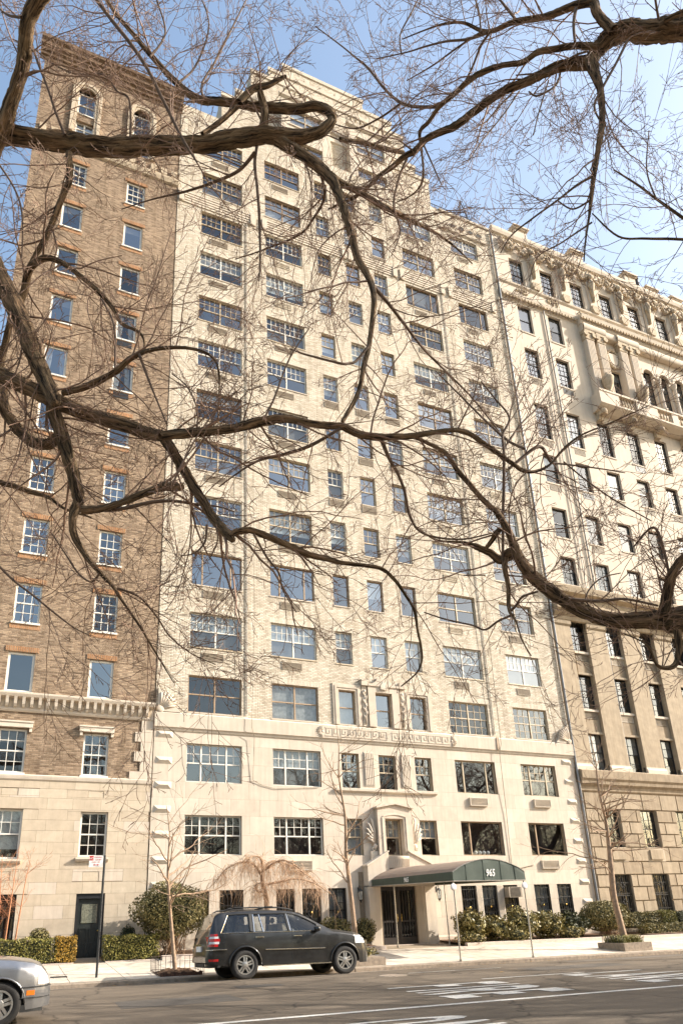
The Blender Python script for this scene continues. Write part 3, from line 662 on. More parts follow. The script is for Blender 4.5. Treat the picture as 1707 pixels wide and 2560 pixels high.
# bracketed cornice
moulding(lb, 'bracketed_cornice', LX0, LX1 + .0, .0, [(.02, 9.28), (.06, 9.34), (.06, 9.78), (.26, 9.82), (.30, 9.92), (.30, 9.98), (.1, 10.05), (0, 10.06)], M['limestone_b'])
for i in range(26):
    x = LX0 + .14 + i * .29
    if x > LX1 - .1: break
    mb = MB(); n0 = [(-.27, 9.81), (-.07, 9.81), (-.065, 9.42), (-.14, 9.45), (-.2, 9.55), (-.235, 9.7)]
    L = [(x - .055, y, z) for y, z in n0]; Rr = [(x + .055, y, z) for y, z in n0]
    mb.poly(L); mb.poly(Rr[::-1])
    for j in range(6): k2 = (j + 1) % 6; mb.quad(L[j], Rr[j], Rr[k2], L[k2])
    mb.build('bracket', M['limestone_c'], lb)
    if i < 25: B(x + .075, x + .215, -.075, -.06, 9.45, 9.72).build('frieze_panel', M['base_stone'], lb)
moulding(lb, 'belt_course', LX0, LX1, .0, [(.0, 6.68), (.04, 6.72), (.06, 6.80), (.07, 6.86), (.0, 6.90)], M['limestone_c'])
for i, (z0, z1) in enumerate(((6.9, 7.2), (7.2, 7.6), (7.6, 8.0), (8.0, 8.4), (8.4, 8.8), (8.8, 9.28))):
    x0 = 4.28 if i % 2 == 0 else 4.52
    B(x0 - (.0 if i else .15), LX1 - .004, -.02, .03, z0 + .004, z1 - .004).build('quoin_block', M['limestone_b'], lb)
# left building base openings
window(lb, 2.44, 3.43, 3.93, 5.58, .02, 'dh', 'white_frame', (3, 2), (3, 2), 0, split=True, sill=None, bar=.07)
window(lb, -.62, .42, 3.86, 5.62, .02, 'dh', 'white_frame', (3, 2), (0, 0), .8, 'blind', True, None, bar=.07)
window(lb, -.5, .5, 1.1, 2.65, .02, 'dh', 'black_frame', (3, 2), (3, 2), 0, 'shade', False)
for a, b, c in ((2.36, 3.52, 3.9), (-.7, .5, 3.83)): moulding(lb, 'sill', a, b, .0, [(.02, c - .16), (.10, c - .12), (.14, c - .06), (.14, c)], M['limestone_c'])
mb = MB(); mb.box(2.5, 2.6, .06, .3, .3, 2.62); mb.box(3.40, 3.5, .06, .3, .3, 2.62); mb.box(2.6, 3.4, .06, .3, 2.46, 2.62); mb.build('door_frame', M['black_frame'], lb)
green_door = mat('green_black_door', (.018, .022, .02), .4, .3)
mb = MB(); mb.box(2.6, 3.4, .16, .2, .36, 2.46)
for x0, x1, z0, z1 in ((2.69, 2.96, .5, .95), (3.04, 3.31, .5, .95), (2.69, 2.96, 1.03, 1.45), (3.04, 3.31, 1.03, 1.45)):
    mb.box(x0, x1, .135, .16, z0, z0 + .03); mb.box(x0, x1, .135, .16, z1 - .03, z1); mb.box(x0, x0 + .03, .135, .16, z0 + .03, z1 - .03); mb.box(x1 - .03, x1, .135, .16, z0 + .03, z1 - .03)
d = mb.build('service_door', green_door, lb)
B(2.73, 3.27, .145, .16, 1.62, 2.26).build('lace_curtain', mat('lace', (.40, .37, .27), .9, .5, 18), d); p = MB(); p.quad((2.72, .135, 1.6), (3.28, .135, 1.6), (3.28, .135, 2.28), (2.72, .135, 2.28)); p.build('pane', M['glass'], d)
MB().ball((3.34, .12, 1.35), .03, .03, .03).build('handle', M['brass'], d)
B(2.45, 3.55, -.28, .3, .2, .37).build('door_step', M['planter_stone'], lb)
# arched top windows
for a, b, c, d in arch:
    xm, rr = (a + b) / 2, (b - a) / 2; zs = d - rr; n = 14; mb = MB()
    A = [(xm + rr * math.cos(math.pi * i / n), zs + rr * math.sin(math.pi * i / n)) for i in range(n + 1)]
    for i in range(n // 2): mb.quad((A[i][0], .018, A[i][1]), (b, .018, A[i][1]), (b, .018, A[i+1][1]), (A[i+1][0], .018, A[i+1][1])); j = n - i; mb.quad((a, .018, A[j][1]), (A[j][0], .018, A[j][1]), (A[j-1][0], .018, A[j-1][1]), (a, .018, A[j-1][1]))
    mb.build('spandrel', M['brown_brick'], lb)
    for o, t, p in ((.05, .10, .05), (.19, .13, .09)):
        mb = MB(); ro, ri = rr + o + t, rr + o - .05; n = 18
        O = [(xm + ro * math.cos(math.pi * i / n), zs + ro * math.sin(math.pi * i / n)) for i in range(n + 1)]; I = [(xm + ri * math.cos(math.pi * i / n), zs + ri * math.sin(math.pi * i / n)) for i in range(n + 1)]
        for i in range(n): mb.prism([I[i], O[i], O[i+1], I[i+1]], -p, .03)
        mb.box(xm + ri, xm + ro, -p, .03, c - .1, zs); mb.box(xm - ro, xm - ri, -p, .03, c - .1, zs); mb.build('arch_surround', M['base_stone'], lb)
    B(a, b, .02, .14, 42.25, 42.8).build('spandrel_panel', M['brown_brick'], lb)
    window(lb, a, b, 42.8, 44.55, .04, 'dh', 'white_frame', (2, 1), (2, 1), 0, sill='white_frame', bar=.07); window(lb, a, b, 41.3, 42.25, .04, 'pair', 'white_frame', (0, 0), (0, 0), .6, bar=.06)
# bands and top cornice
moulding(lb, 'belt_course', LX0, LX1, .02, [(.0, 39.9), (.10, 39.98), (.16, 40.2), (.16, 40.35), (0, 40.4)], M['carved_stone'])
for i in range(13):
    x = LX0 + .2 + i * .57; mb = MB(); mb.box(x, x + .32, -.1, .03, 40.45, 40.9); mb.build('carved_panel', M['carved_stone'], lb)
moulding(lb, 'roof_cornice', LX0 - .25, LX1 + .1, .02, [(.0, 45.9), (.05, 46.0), (.05, 46.15), (.14, 46.2), (.14, 46.4), (.24, 46.46), (.24, 46.6), (.36, 46.7), (.36, 46.95), (.48, 47.05), (.5, 47.25), (0, 47.3)], brick_mat('cornice_brick', (.27, .175, .105), (.19, .12, .075), (.13, .10, .07), bump=1.0))
mb = MB(); mb.tube([(LX1 - .05, -.06, 10.2), (LX1 - .05, -.06, 45)], .05, 8); 

# ================================================================ pale stone building on the right
rb = thing('stone_apartment_building', 'pale limestone building with black windows and carved garland cornice, right of the cream one', 'building')
RX0, RX1, RY = 27.03, 52.0, 0.05
RC = [28.37 + 2.64 * i for i in range(9)]; RW = 1.15
RC15 = [28.30 + 2.68 * i + .012 * i * i * 2 for i in range(9)]
RR = {1: (1.1, 3.06), 2: (4.42, 6.36), 3: (8.44, 10.48), 4: (11.86, 14.08), 5: (15.28, 17.36), 6: (19.42, 21.28), 7: (22.58, 24.65), 8: (26.43, 28.55), 9: (29.76, 32.48), 10: (34.6, 37.0), 11: (38.4, 40.78)}
opr = []
for r, (c, d) in RR.items():
    for i, x in enumerate(RC):
        if r >= 10 and i >= 2: continue
        opr.append((x - (.1 if r < 5 else 0), x + RW - (.1 if r < 5 else 0), c, d, r, i))
for i, x in enumerate(RC15): opr.append((x, x + 1.2, 42.45, 45.0, 15, i))
pw = (35.96, 37.1, 35.3, 37.68, 10, 20); opr.append(pw)
ARX = [(39.38, 40.42), (40.95, 42.0), (42.55, 43.6), (44.15, 45.2)]
for k, (a, b) in enumerate(ARX): opr.append((a, b, 35.3, 38.85, 16, k))
low = [o for o in opr if o[4] <= 2]; mid = [o for o in opr if 3 <= o[4] <= 5]; hi = [o for o in opr if o[4] >= 6]
wall(rb, 'base_wall', RX0, RX1, -.4, 7.3, RY, low, M['joint'])
wall(rb, 'recessed_wall', RX0, RX1, 8.3, 17.3, RY + .22, mid, M['tan_stone'], rev=.2, depth=.5)
wall(rb, 'upper_wall', RX0, RX1, 18.9, 47.0, RY, hi, M['pale_stone'], rev=.32)
B(RX0, RX1, RY + .01, RY + .9, 17.2, 18.95).build('belt_wall', M['tan_stone'], rb); B(RX0, RX1, RY + .01, RY + .9, 7.25, 8.35).build('belt_wall', M['tan_stone'], rb)
core(rb, RX0, RX1, RY + 1.0, 16, -.4, 46.6, M['pale_stone'])
blocks(rb, 'stone_block', RX0 + .1, 38.2, [.55, 1.17, 1.78, 2.46, 3.06, 3.70, 4.42, 5.10, 5.72, 6.36, 7.22], RY, low, 1.32, ['tan_stone', 'tan_stone_b', 'tan_stone', 'tan_stone_b'], gap=.045, proud=.06, bevel=.012, jit=.004, off=.55)
for r, (c, d) in list(RR.items()) + [(15, (42.45, 45.0))]:
    for o in [q for q in opr if q[4] == r and q[5] < 20]:
        a, b = o[0], o[1]; y = RY + (.22 if 3 <= r <= 5 else 0)
        if a > 45 and r > 2: pass
        plain = r in (7, 8) and o[5] != 4
        bl, bm = (0, 'blind')
        if rng.random() < .3: bl = rng.choice([.3, .5, 1.0]); bm = rng.choice(['blind', 'curtain', 'shade'])
        if r == 3: bl, bm = rng.choice([.5, 1.0]), 'curtain'
        window(rb, a, b, c, d, y, 'dh', 'black_frame', (0, 0) if plain or r == 11 else (3, 3 if d - c > 2.1 else 2), (0, 0) if plain or r == 11 else (3, 3 if d - c > 2.1 else 2), bl, bm, r in (2, 3, 4) and a < 36, None, bar=.055, mun=.02, rec=.09 if 3 <= r <= 5 else .16)
        if r >= 6 and r != 15:
            B(a - .05, b + .05, y - .04, y + .05, c - .1, c - .003).build('sill', M['pale_stone'], rb)
            if r in (7, 8, 9, 10) and rng.random() < .8: grille(rb, (a + b) / 2 + .05, c - .36, .86, .38, y, 'grille' if rng.random() < .7 else 'dark_metal', .02)
        if r in (4, 5):
            B(a, b, y - .12, y + .01, c - .14, c - .004).build('sill', M['pale_stone'], rb)
            grille(rb, (a + b) / 2, c - .35, .95, .4, y, 'grille' if rng.random() < .6 else 'grille_pale', .05); B(a + .08, b - .05, y - .06, y + .005, c - 1.3, c - .6).build('spandrel_panel', M['tan_stone_b'], rb)
            B(a, b, y - .13, y, c - 1.42, c - 1.3).build('lintel', M['tan_stone'], rb)
        if r == 2:
            mb = MB(); mb.box(a - .05, b + .05, y - .06, y + .02, c - .72, c - .01); mb.build('apron_panel', M['base_stone'], rb)
            B(a + .13, b - .13, y - .13, y - .06, c - .62, c - .13).build('raised_panel', M['tan_stone'], rb)
        if r == 1:
            mb = MB(); n = 8
            for i in range(n): x = a + .05 + (b - a - .1) * i / (n - 1); mb.box(x - .009, x + .009, y + .04, y + .06, c, d)
            for z in (c + .3, c + .95, c + 1.05, d - .4): mb.box(a, b, y + .035, y + .065, z - .012, z + .012)
            for z in (c + .65, c + 1.45):
                for k in range(6): t = k * math.pi / 3; mb.ball(((a + b) / 2 + .12 * math.cos(t), y + .03, z + .12 * math.sin(t)), .04, .02, .04, 6, 4)
            mb.build('window_grille', M['dark_metal'], rb)
# piers between the recessed bays
for i in range(9):
    x1 = RC[i] - .17; x0 = x1 - 1.42 if i else RX0 + .02
    mb = MB(); mb.box(x0, x1, RY - .02, RY + .23, 8.75, 16.7); mb.build('pier', M['tan_stone'], rb)
    moulding(rb, 'pier_base', x0 - .04, x1 + .04, RY - .0, [(.12, 8.36), (.12, 8.58), (.06, 8.66), (.05, 8.74)], M['pale_stone']); moulding(rb, 'pier_capital', x0 - .04, x1 + .04, RY - .0, [(.04, 16.7), (.10, 16.78), (.12, 16.9), (.12, 17.0)], M['tan_stone'])
    if i: MB().tube([(x1 + .07, RY + .10, 8.4), (x1 + .07, RY + .10, 17.1)], .05, 8).build('drain_pipe', M['zinc'], rb)
moulding(rb, 'base_cornice', RX0, RX1, RY, [(.0, 7.22), (.08, 7.3), (.1, 7.5), (.24, 7.62), (.26, 7.78), (.34, 7.9), (.36, 8.3), (.2, 8.38), (0, 8.4)], M['tan_stone_b'])
moulding(rb, 'belt_cornice', RX0 + .02, RX1, RY, [(.0, 17.0), (.1, 17.05), (.14, 17.25), (.5, 17.55), (.52, 17.75), (.12, 18.0), (.1, 18.55), (.42, 18.7), (.48, 18.95), (.5, 19.08), (0, 19.2)], M['tan_stone'])
# upper cornice line, attic order and garlands
moulding(rb, 'attic_cornice', RX0, 33.7, RY, [(.0, 40.95), (.06, 41.0), (.06, 41.1), (.2, 41.2), (.24, 41.4), (.12, 41.5), (.1, 41.6), (.1, 42.2), (.2, 42.3), (.22, 42.42), (0, 42.44)], M['pale_stone'])
moulding(rb, 'attic_cornice', 33.7, RX1, RY, [(.3, 40.75), (.4, 40.95), (.4, 41.1), (.55, 41.2), (.6, 41.42), (.42, 41.5), (.12, 41.6), (.1, 42.2), (.2, 42.3), (.22, 42.42), (0, 42.44)], M['pale_stone'])
mb = MB()
for i in range(90):
    x = RX0 + .1 + i * .27
    if x > RX1 - .3: break
    y0 = RY - (.22 if x < 33.6 else .57); mb.box(x, x + .15, y0, y0 + .12, 41.02, 41.17)
mb.build('dentil_row', M['carved_stone'], rb, kind='stuff')
for i, x in enumerate(RC15[:7]):
    xm = x + 1.2 + .72; mb = MB()     # figure bracket between attic windows
    mb.prism([(xm - .26, 43.1), (xm + .26, 43.1), (xm + .3, 46.2), (xm - .3, 46.2)], RY - .14, RY + .02); mb.build('attic_pilaster', M['pale_stone'], rb)
    mb = MB(); mb.prism([(xm - .22, 42.45), (xm + .22, 42.45), (xm + .34, 42.75), (xm + .30, 43.1), (xm - .30, 43.1), (xm - .34, 42.75)], RY - .30, RY); mb.build('bracket', M['carved_stone'], rb)
    mb = MB(); mb.tube([(xm, RY - .2, 43.6), (xm, RY - .24, 44.6), (xm, RY - .3, 45.2), (xm, RY - .28, 45.6)], [.10, .16, .24, .14], 8); mb.ball((xm, RY - .34, 45.85), .15, .17, .21); mb.ball((xm, RY - .27, 46.05), .25, .14, .22)
    for s in (-1, 1): mb.tube([(xm + s * .16, RY - .28, 45.3), (xm + s * .24, RY - .26, 44.9), (xm + s * .1, RY - .34, 44.6)], [.07, .06, .05], 6)
    mb.build('carved_figure', M['carved_stone'], rb, smooth=True)
    mb = MB(); xg = x - .05; n = 26
    for k in range(n + 1):
        t = k / n; gx_ = xg - .55 + t * 2.4; gz = 46.35 - .75 * math.sin(math.pi * ((t * 2) % 1)) ** .8
        mb.ball((gx_ + rng.uniform(-.03, .03), RY - .16 - rng.random() * .08, gz + rng.uniform(-.06, .06)), rng.uniform(.07, .14), .12, rng.uniform(.08, .16), 6, 4)
    for k in range(4):
        gx_ = xg - .55 + k * .8
        for q in range(6): mb.tube([(gx_ + rng.uniform(-.1, .1), RY - .12, 46.6), (gx_ + rng.uniform(-.15, .15), RY - .25, 46.2), (gx_ + rng.uniform(-.2, .2), RY - .15, 45.5 + rng.random() * .4)], [.04, .07, .03], 5)
    for q in range(16): mb.ball((xg - .5 + rng.random() * 2.3, RY - .12, 46.2 + rng.random() * .6), rng.uniform(.05, .11), .12, rng.uniform(.06, .13), 6, 4)
    mb.build('garland', M['carved_stone'], rb, smooth=True)
    mb = MB()
    for q in range(26): mb.ball((x + .1 + rng.random() * 1.0, RY - .12, 41.75 + rng.random() * .4), rng.uniform(.05, .1), .07, rng.uniform(.05, .09), 6, 4)
    mb.build('carved_panel', M['carved_stone'], rb, smooth=True)
moulding(rb, 'roof_cornice', RX0, RX1, RY, [(.0, 46.85), (.14, 46.95), (.2, 47.2), (.2, 47.42), (0, 47.45)], M['pale_stone'])
for xc in (30.0, 35.3, 40.7, 42.9, 45.6):
    z = 48.5 if xc < 42 else 47.9; mb = MB(); mb.box(xc - .55, xc + .55, RY + .1, RY + 1.6, 47.2, z); mb.box(xc - .65, xc + .65, RY, RY + 1.7, z, z + .12); mb.box(xc - .72, xc + .72, RY - .08, RY + 1.8, z + .12, z + .25); mb.build('chimney', M['pale_stone'], rb)
mb = MB(); mb.tube([(42.2, RY + .5, 47.3), (42.0, RY + .5, 49.1)], .12, 8); mb.ball((42.0, RY + .5, 49.2), .2, .2, .16); mb.build('vent_pipe', M['dark_metal'], rb)
# paired pilasters, shield, urns and the stone balcony
for x0 in (33.9, 34.95, 37.05, 38.05):
    mb = MB(); mb.box(x0, x0 + .72, RY - .36, RY + .02, 34.5, 39.4)
    for k in range(5): x = x0 + .09 + k * .135; mb.box(x - .035, x + .035, RY - .385, RY - .36, 34.6, 39.3)
    mb.build('fluted_pilaster', M['pale_stone'], rb)
    mb = MB(); mb.box(x0 - .1, x0 + .82, RY - .46, RY + .02, 39.95, 40.15); mb.box(x0 - .04, x0 + .76, RY - .4, RY + .02, 39.4, 39.95)
    for s in (-.02, .74): mb.lathe([(.02, -.5), (.2, -.5), (.2, -.38), (.02, -.38)], x0 + s, RY, 39.78, 12, 'y')
    mb.build('capital', M['carved_stone'], rb)
mb = MB()
for x0, x1 in ((33.75, 35.8), (35.8, 36.9), (36.9, 39.0), (39.0, RX1)):
    n = 10; p = .42 if x1 - x0 > 1.5 and x1 < 40 else .3
    for i in range(n):
        a0, a1 = math.pi * i / n - math.pi / 2, math.pi * (i + 1) / n - math.pi / 2
        mb.quad((x0, RY - p - .12 * math.cos(a0), 40.45 + .3 * math.sin(a0)), (x1, RY - p - .12 * math.cos(a0), 40.45 + .3 * math.sin(a0)), (x1, RY - p - .12 * math.cos(a1), 40.45 + .3 * math.sin(a1)), (x0, RY - p - .12 * math.cos(a1), 40.45 + .3 * math.sin(a1)))
    mb.quad((x0, RY, 40.15), (x0, RY - p, 40.15), (x0, RY - p, 40.75), (x0, RY, 40.75)); mb.quad((x0, RY, 40.15), (x1, RY, 40.15), (x1, RY - p, 40.15), (x0, RY - p, 40.15))
mb.build('pulvinated_frieze', M['pale_stone'], rb)
a, b, c, d = pw[:4]; window(rb, a, b, c, d, RY, 'one', 'black_frame', (2, 3), (0, 0), .3, 'curtain', False, None, bar=.06, mun=.04, rec=.2)
mb = MB(); mb.prism([(36.5, 37.95), (36.85, 38.3), (36.95, 39.0), (36.5, 39.1), (36.05, 39.0), (36.15, 38.3)], RY - .16, RY); mb.build('shield', M['pale_stone'], rb)
mb = MB()
for k in range(22): t = 2 * math.pi * k / 22; mb.ball((36.5 + .55 * math.cos(t), RY - .1, 38.6 + .75 * math.sin(t)), .1, .1, .13, 6, 4)
mb.ball((36.5, RY - .15, 39.35), .18, .14, .2); mb.build('cartouche', M['carved_stone'], rb, smooth=True)
moulding(rb, 'balcony_slab', 33.5, RX1, RY, [(.3, 33.1), (.7, 33.3), (.85, 33.42), (.85, 33.55), (0, 33.56)], M['pale_stone'])
for x0, x1 in ((33.55, 35.3), (36.9, 38.9), (40.3, 40.9), (42.0, 42.6), (43.7, 44.3)): B(x0, x1, RY - .80, RY - .55, 33.56, 34.45).build('balcony_panel', M['pale_stone'], rb)
B(33.55, RX1, RY - .84, RY - .5, 34.45, 34.6).build('balcony_rail', M['pale_stone'], rb); B(33.55, 33.8, RY - .55, RY, 33.56, 34.45).build('balcony_panel', M['pale_stone'], rb)
for x0, x1 in ((35.3, 36.9), (38.9, 40.3), (40.9, 42.0), (42.6, 43.7)):
    n = int((x1 - x0) / .24)
    for k in range(n): mb = MB(); mb.lathe([(.05, 0), (.05, .1), (.1, .3), (.085, .42), (.04, .65), (.05, .89)], x0 + (k + .5) * (x1 - x0) / n, RY - .66, 33.56, 7); mb.build('baluster', M['carved_stone'], rb, smooth=True)
for x in (33.7, 36.4, 39.0, 41.6, 44.2):
    mb = MB(); mb.prism([(x, 32.5), (x + .45, 32.5), (x + .45, 33.1), (x, 33.1)], RY - .25, RY); mb.prism([(x + .02, 32.8), (x + .43, 32.8), (x + .43, 33.28), (x + .02, 33.28)], RY - .62, RY - .25); mb.ball((x + .22, RY - .6, 32.95), .2, .16, .2); mb.build('balcony_bracket', M['carved_stone'], rb)
for x in (34.75, 38.0):
    mb = MB(); mb.lathe([(.02, 0), (.2, .02), (.2, .1), (.1, .18), (.12, .3), (.3, .6), (.38, .95), (.42, 1.2), (.42, 1.3), (.3, 1.36), (.14, 1.5), (.16, 1.65), (.02, 1.85)], x, RY - .66, 34.6, 14); mb.build('urn', M['carved_stone'], rb, smooth=True)
for k, (a, b) in enumerate(ARX):
    xm, rr = (a + b) / 2, (b - a) / 2; zs = 38.85 - rr; n = 12
    A = [(xm + rr * math.cos(math.pi * i / n), zs + rr * math.sin(math.pi * i / n)) for i in range(n + 1)]; mb = MB()
    for i in range(n // 2): mb.quad((A[i][0], RY - .003, A[i][1]), (b + .001, RY - .003, A[i][1]), (b + .001, RY - .003, A[i+1][1]), (A[i+1][0], RY - .003, A[i+1][1])); j = n - i; mb.quad((a - .001, RY - .003, A[j][1]), (A[j][0], RY - .003, A[j][1]), (A[j-1][0], RY - .003, A[j-1][1]), (a - .001, RY - .003, A[j-1][1]))
    mb.build('spandrel', M['pale_stone'], rb)
    mb = MB(); ro = rr + .2
    for i in range(n): t0, t1 = math.pi * i / n, math.pi * (i + 1) / n; mb.prism([(xm + rr * math.cos(t0), zs + rr * math.sin(t0)), (xm + ro * math.cos(t0), zs + ro * math.sin(t0)), (xm + ro * math.cos(t1), zs + ro * math.sin(t1)), (xm + rr * math.cos(t1), zs + rr * math.sin(t1))], RY - .10, RY)
    mb.build('arch_moulding', M['pale_stone'], rb)
    window(rb, a, b, 35.3, 38.85, RY, 'one', 'black_frame', (2, 5), (0, 0), .35, 'shade', False, None, bar=.06, mun=.04, rec=.2)
    MB().lathe([(.2, 0), (.2, .12), (.13, .2), (.12, 2.4), (.2, 2.6), (.22, 2.8)], b + .28, RY - .14, 35.3, 10).build('column', M['pale_stone'], rb, smooth=True)
for xs, m in ((30.62, 'pipe'),):
    MB().tube([(xs, RY - .08, 19.3), (xs, RY - .08, 40.9)], .05, 8).build('drain_pipe', M[m], rb)
MB().tube([(29.95, RY - .07, 19.3), (29.95, RY - .07, 34)], .03, 6).build('drain_pipe', M['pipe'], rb)
# old antenna on the cream building's roof
an = thing('roof_antenna', 'fan-shaped wire antenna on the roof above the right wing', 'antenna', (0, 0, 0))
mb = MB(); cx, cz = 25.6, 47.0; top = (25.4, .8, 50.0)
mb.tube([(24.6, .8, 46.95), top], .03, 5); mb.tube([(26.3, .8, 46.95), top], .03, 5); mb.tube([(25.5, 1.6, 46.95), top], .03, 5); mb.build('frame', M['dark_metal'], an)
mb = MB()
for i in range(12):
    t = i / 11; p = np.array([23.9 + 1.45 * t, .8, 47.5 + 2.6 * t]); mb.tube([p, p + [.12, 0, .22], p + [.38, 0, .2], (24.7 + 1.7 * t, .8, 47.0 + .0 * t)], .012, 4)
for i in range(12):
    a = R(100 - i * 7); mb.tube([(26.1, .8, 47.2), (26.1 + 3.6 * math.cos(a), .8, 47.2 + 3.6 * math.sin(a))], .012, 4)
for rr in (1.6, 2.6): mb.tube([(26.1 + rr * math.cos(R(100 - i * 7)), .8, 47.2 + rr * math.sin(R(100 - i * 7))) for i in range(12)], .012, 4)
mb.build('wire_array', M['dark_metal'], an)
# ================================================================ ground, road, pavement
def sheet(name, xs, ys, zf, m, parent=None, kind='structure'):
    mb = MB(); nx, ny = len(xs), len(ys)
    for y in ys:
        for x in xs: mb.v.append((x, y, zf(x, y)))
    for j in range(ny - 1):
        for i in range(nx - 1): mb.f.append((j*nx + i, j*nx + i + 1, (j+1)*nx + i + 1, (j+1)*nx + i)); mb.m.append(0)
    return mb.build(name, m, parent, kind=kind if parent is None else None)
M['earth'] = mat('earth', (.10, .075, .045), 1.0, .4, 1.5, .4, 8)
sheet('ground', [-900, -60, 120, 900], [-900, -60, 60, 900], lambda x, y: -1.5, M['earth'])
def asphalt():
    m, nt, p, out = new_mat('asphalt'); p.inputs['Roughness'].default_value = .85; p.inputs['Specular IOR Level'].default_value = .3
    v = worldpos(nt); n1 = nd(nt, 'ShaderNodeTexNoise', Scale=90.0, Detail=3.0); nt.links.new(v, n1.inputs['Vector'])
    v2 = worldpos(nt, .35, 1.6, 1); n2 = nd(nt, 'ShaderNodeTexNoise', Scale=1.0, Detail=7.0, Roughness=.65); nt.links.new(v2, n2.inputs['Vector'])
    c1 = ramp(nt, n1.outputs['Fac'], [(.3, (.088, .070, .051)), (.7, (.195, .157, .117))])
    c2 = ramp(nt, n2.outputs['Fac'], [(.3, (.72, .72, .72)), (.7, (1.25, 1.22, 1.18))])
    c = mixc(nt, c1, c2, 1.0, 'MULTIPLY')
    vo = nd(nt, 'ShaderNodeTexVoronoi', feature='DISTANCE_TO_EDGE', Scale=.33); v3 = worldpos(nt); nw = nd(nt, 'ShaderNodeTexNoise', Scale=1.2, Detail=5.0); nt.links.new(v3, nw.inputs['Vector'])
    ad = nt.nodes.new('ShaderNodeVectorMath'); ad.operation = 'ADD'; nt.links.new(v3, ad.inputs[0]); nt.links.new(nw.outputs['Color'], ad.inputs[1]); nt.links.new(ad.outputs[0], vo.inputs['Vector'])
    cr = ramp(nt, vo.outputs['Distance'], [(.0, (.28, .28, .28)), (.016, (1, 1, 1))])
    nt.links.new(mixc(nt, c, cr, .8, 'MULTIPLY'), p.inputs['Base Color'])
    bp = nd(nt, 'ShaderNodeBump', Strength=.5, Distance=.012); nt.links.new(n1.outputs['Fac'], bp.inputs['Height']); nt.links.new(bp.outputs[0], p.inputs['Normal'])
    return m
M['asphalt'] = asphalt()
XS = [-70, -30, -15] + [-10 + 2.5 * i for i in range(22)] + [60, 130]
road = sheet('road', XS, [-24.5, -20, -16, -12, -8.6, -8.0, -7.3, KERB_Y], road_z, M['asphalt'])
sheet('far_pavement', XS, [-31, -24.5], lambda x, y: .13 - .01 * (gx(x) - 6), M['concrete_b'])
sheet('park_ground', [-200, -70, 0, 60, 130, 250], [-200, -60, -40, -31], lambda x, y: .1, M['earth'])
walk = sheet('pavement', XS, [KERB_Y + .28, -4, -2, .4], lambda x, y: walk_z(x, y) - .012, M['joint'])
rows = [KERB_Y + .29, -4.9, -3.45, -2.02]
for i in range(28):
    x0 = -4.0 + i * 1.48; x1 = x0 + 1.475
    for j in range(3):
        y0, y1 = rows[j] + .004, rows[j+1] - .004; mb = MB(); xa, xb = x0 + .006, x1 - .006
        P4 = [(xa, y0), (xb, y0), (xb, y1), (xa, y1)]
        mb.v = [(x, y, walk_z(x, y) - .01) for x, y in P4] + [(x, y, walk_z(x, y)) for x, y in P4]
        mb.f = [(4, 5, 6, 7), (0, 1, 5, 4), (1, 2, 6, 5), (2, 3, 7, 6), (3, 0, 4, 7)]; mb.m = [0] * 5
        mb.build('paving_slab', M['concrete' if rng.random() < .6 else 'concrete_b'], walk)
kerb = thing('kerb', '', ''); del kerb['label'], kerb['category']; kerb['kind'] = 'structure'
x = -8.0
while x < 42:
    L = rng.uniform(1.5, 2.3); a, b = x + .005, x + L - .005; x += L; mb = MB(); dz = rng.uniform(-.006, .006); y0 = KERB_Y + rng.uniform(-.008, .008); y1 = KERB_Y + .275
    mb.v = [(a, y0, kerb_z(a) - .4), (b, y0, kerb_z(b) - .4), (b, y1, kerb_z(b) - .4), (a, y1, kerb_z(a) - .4), (a, y0, kerb_z(a) - .02 + dz), (b, y0, kerb_z(b) - .02 + dz), (b, y0 + .02, kerb_z(b) + dz), (a, y0 + .02, kerb_z(a) + dz), (b, y1, kerb_z(b) + .004), (a, y1, kerb_z(a) + .004)]
    mb.f = [(0, 1, 5, 4), (4, 5, 6, 7), (7, 6, 8, 9), (0, 4, 7, 9, 3), (1, 2, 8, 6, 5)]; mb.m = [0] * 5
    mb.build('kerb_stone', M['kerb_stone'], kerb)
for k, (xa, xb, ya, yb, cc) in enumerate(((2.2, 4.6, -13.6, -12.2, (.085, .072, .058)), (13.5, 17.0, -11.3, -10.2, (.10, .085, .068)), (5.2, 6.4, -11.0, -10.3, (.07, .06, .05)), (16.5, 22.0, -9.2, -8.75, (.15, .125, .10)))):
    mb = MB(); P_ = [(xa, ya), (xb, ya + .05), (xb - .04, yb), (xa + .06, yb - .04)]; mb.poly([(x, y, road_z(x, y) + .003) for x, y in P_]); mb.build('asphalt_patch', mat('asphalt_patch_%d' % k, cc, .9, .35, 30, .4, 90), road)
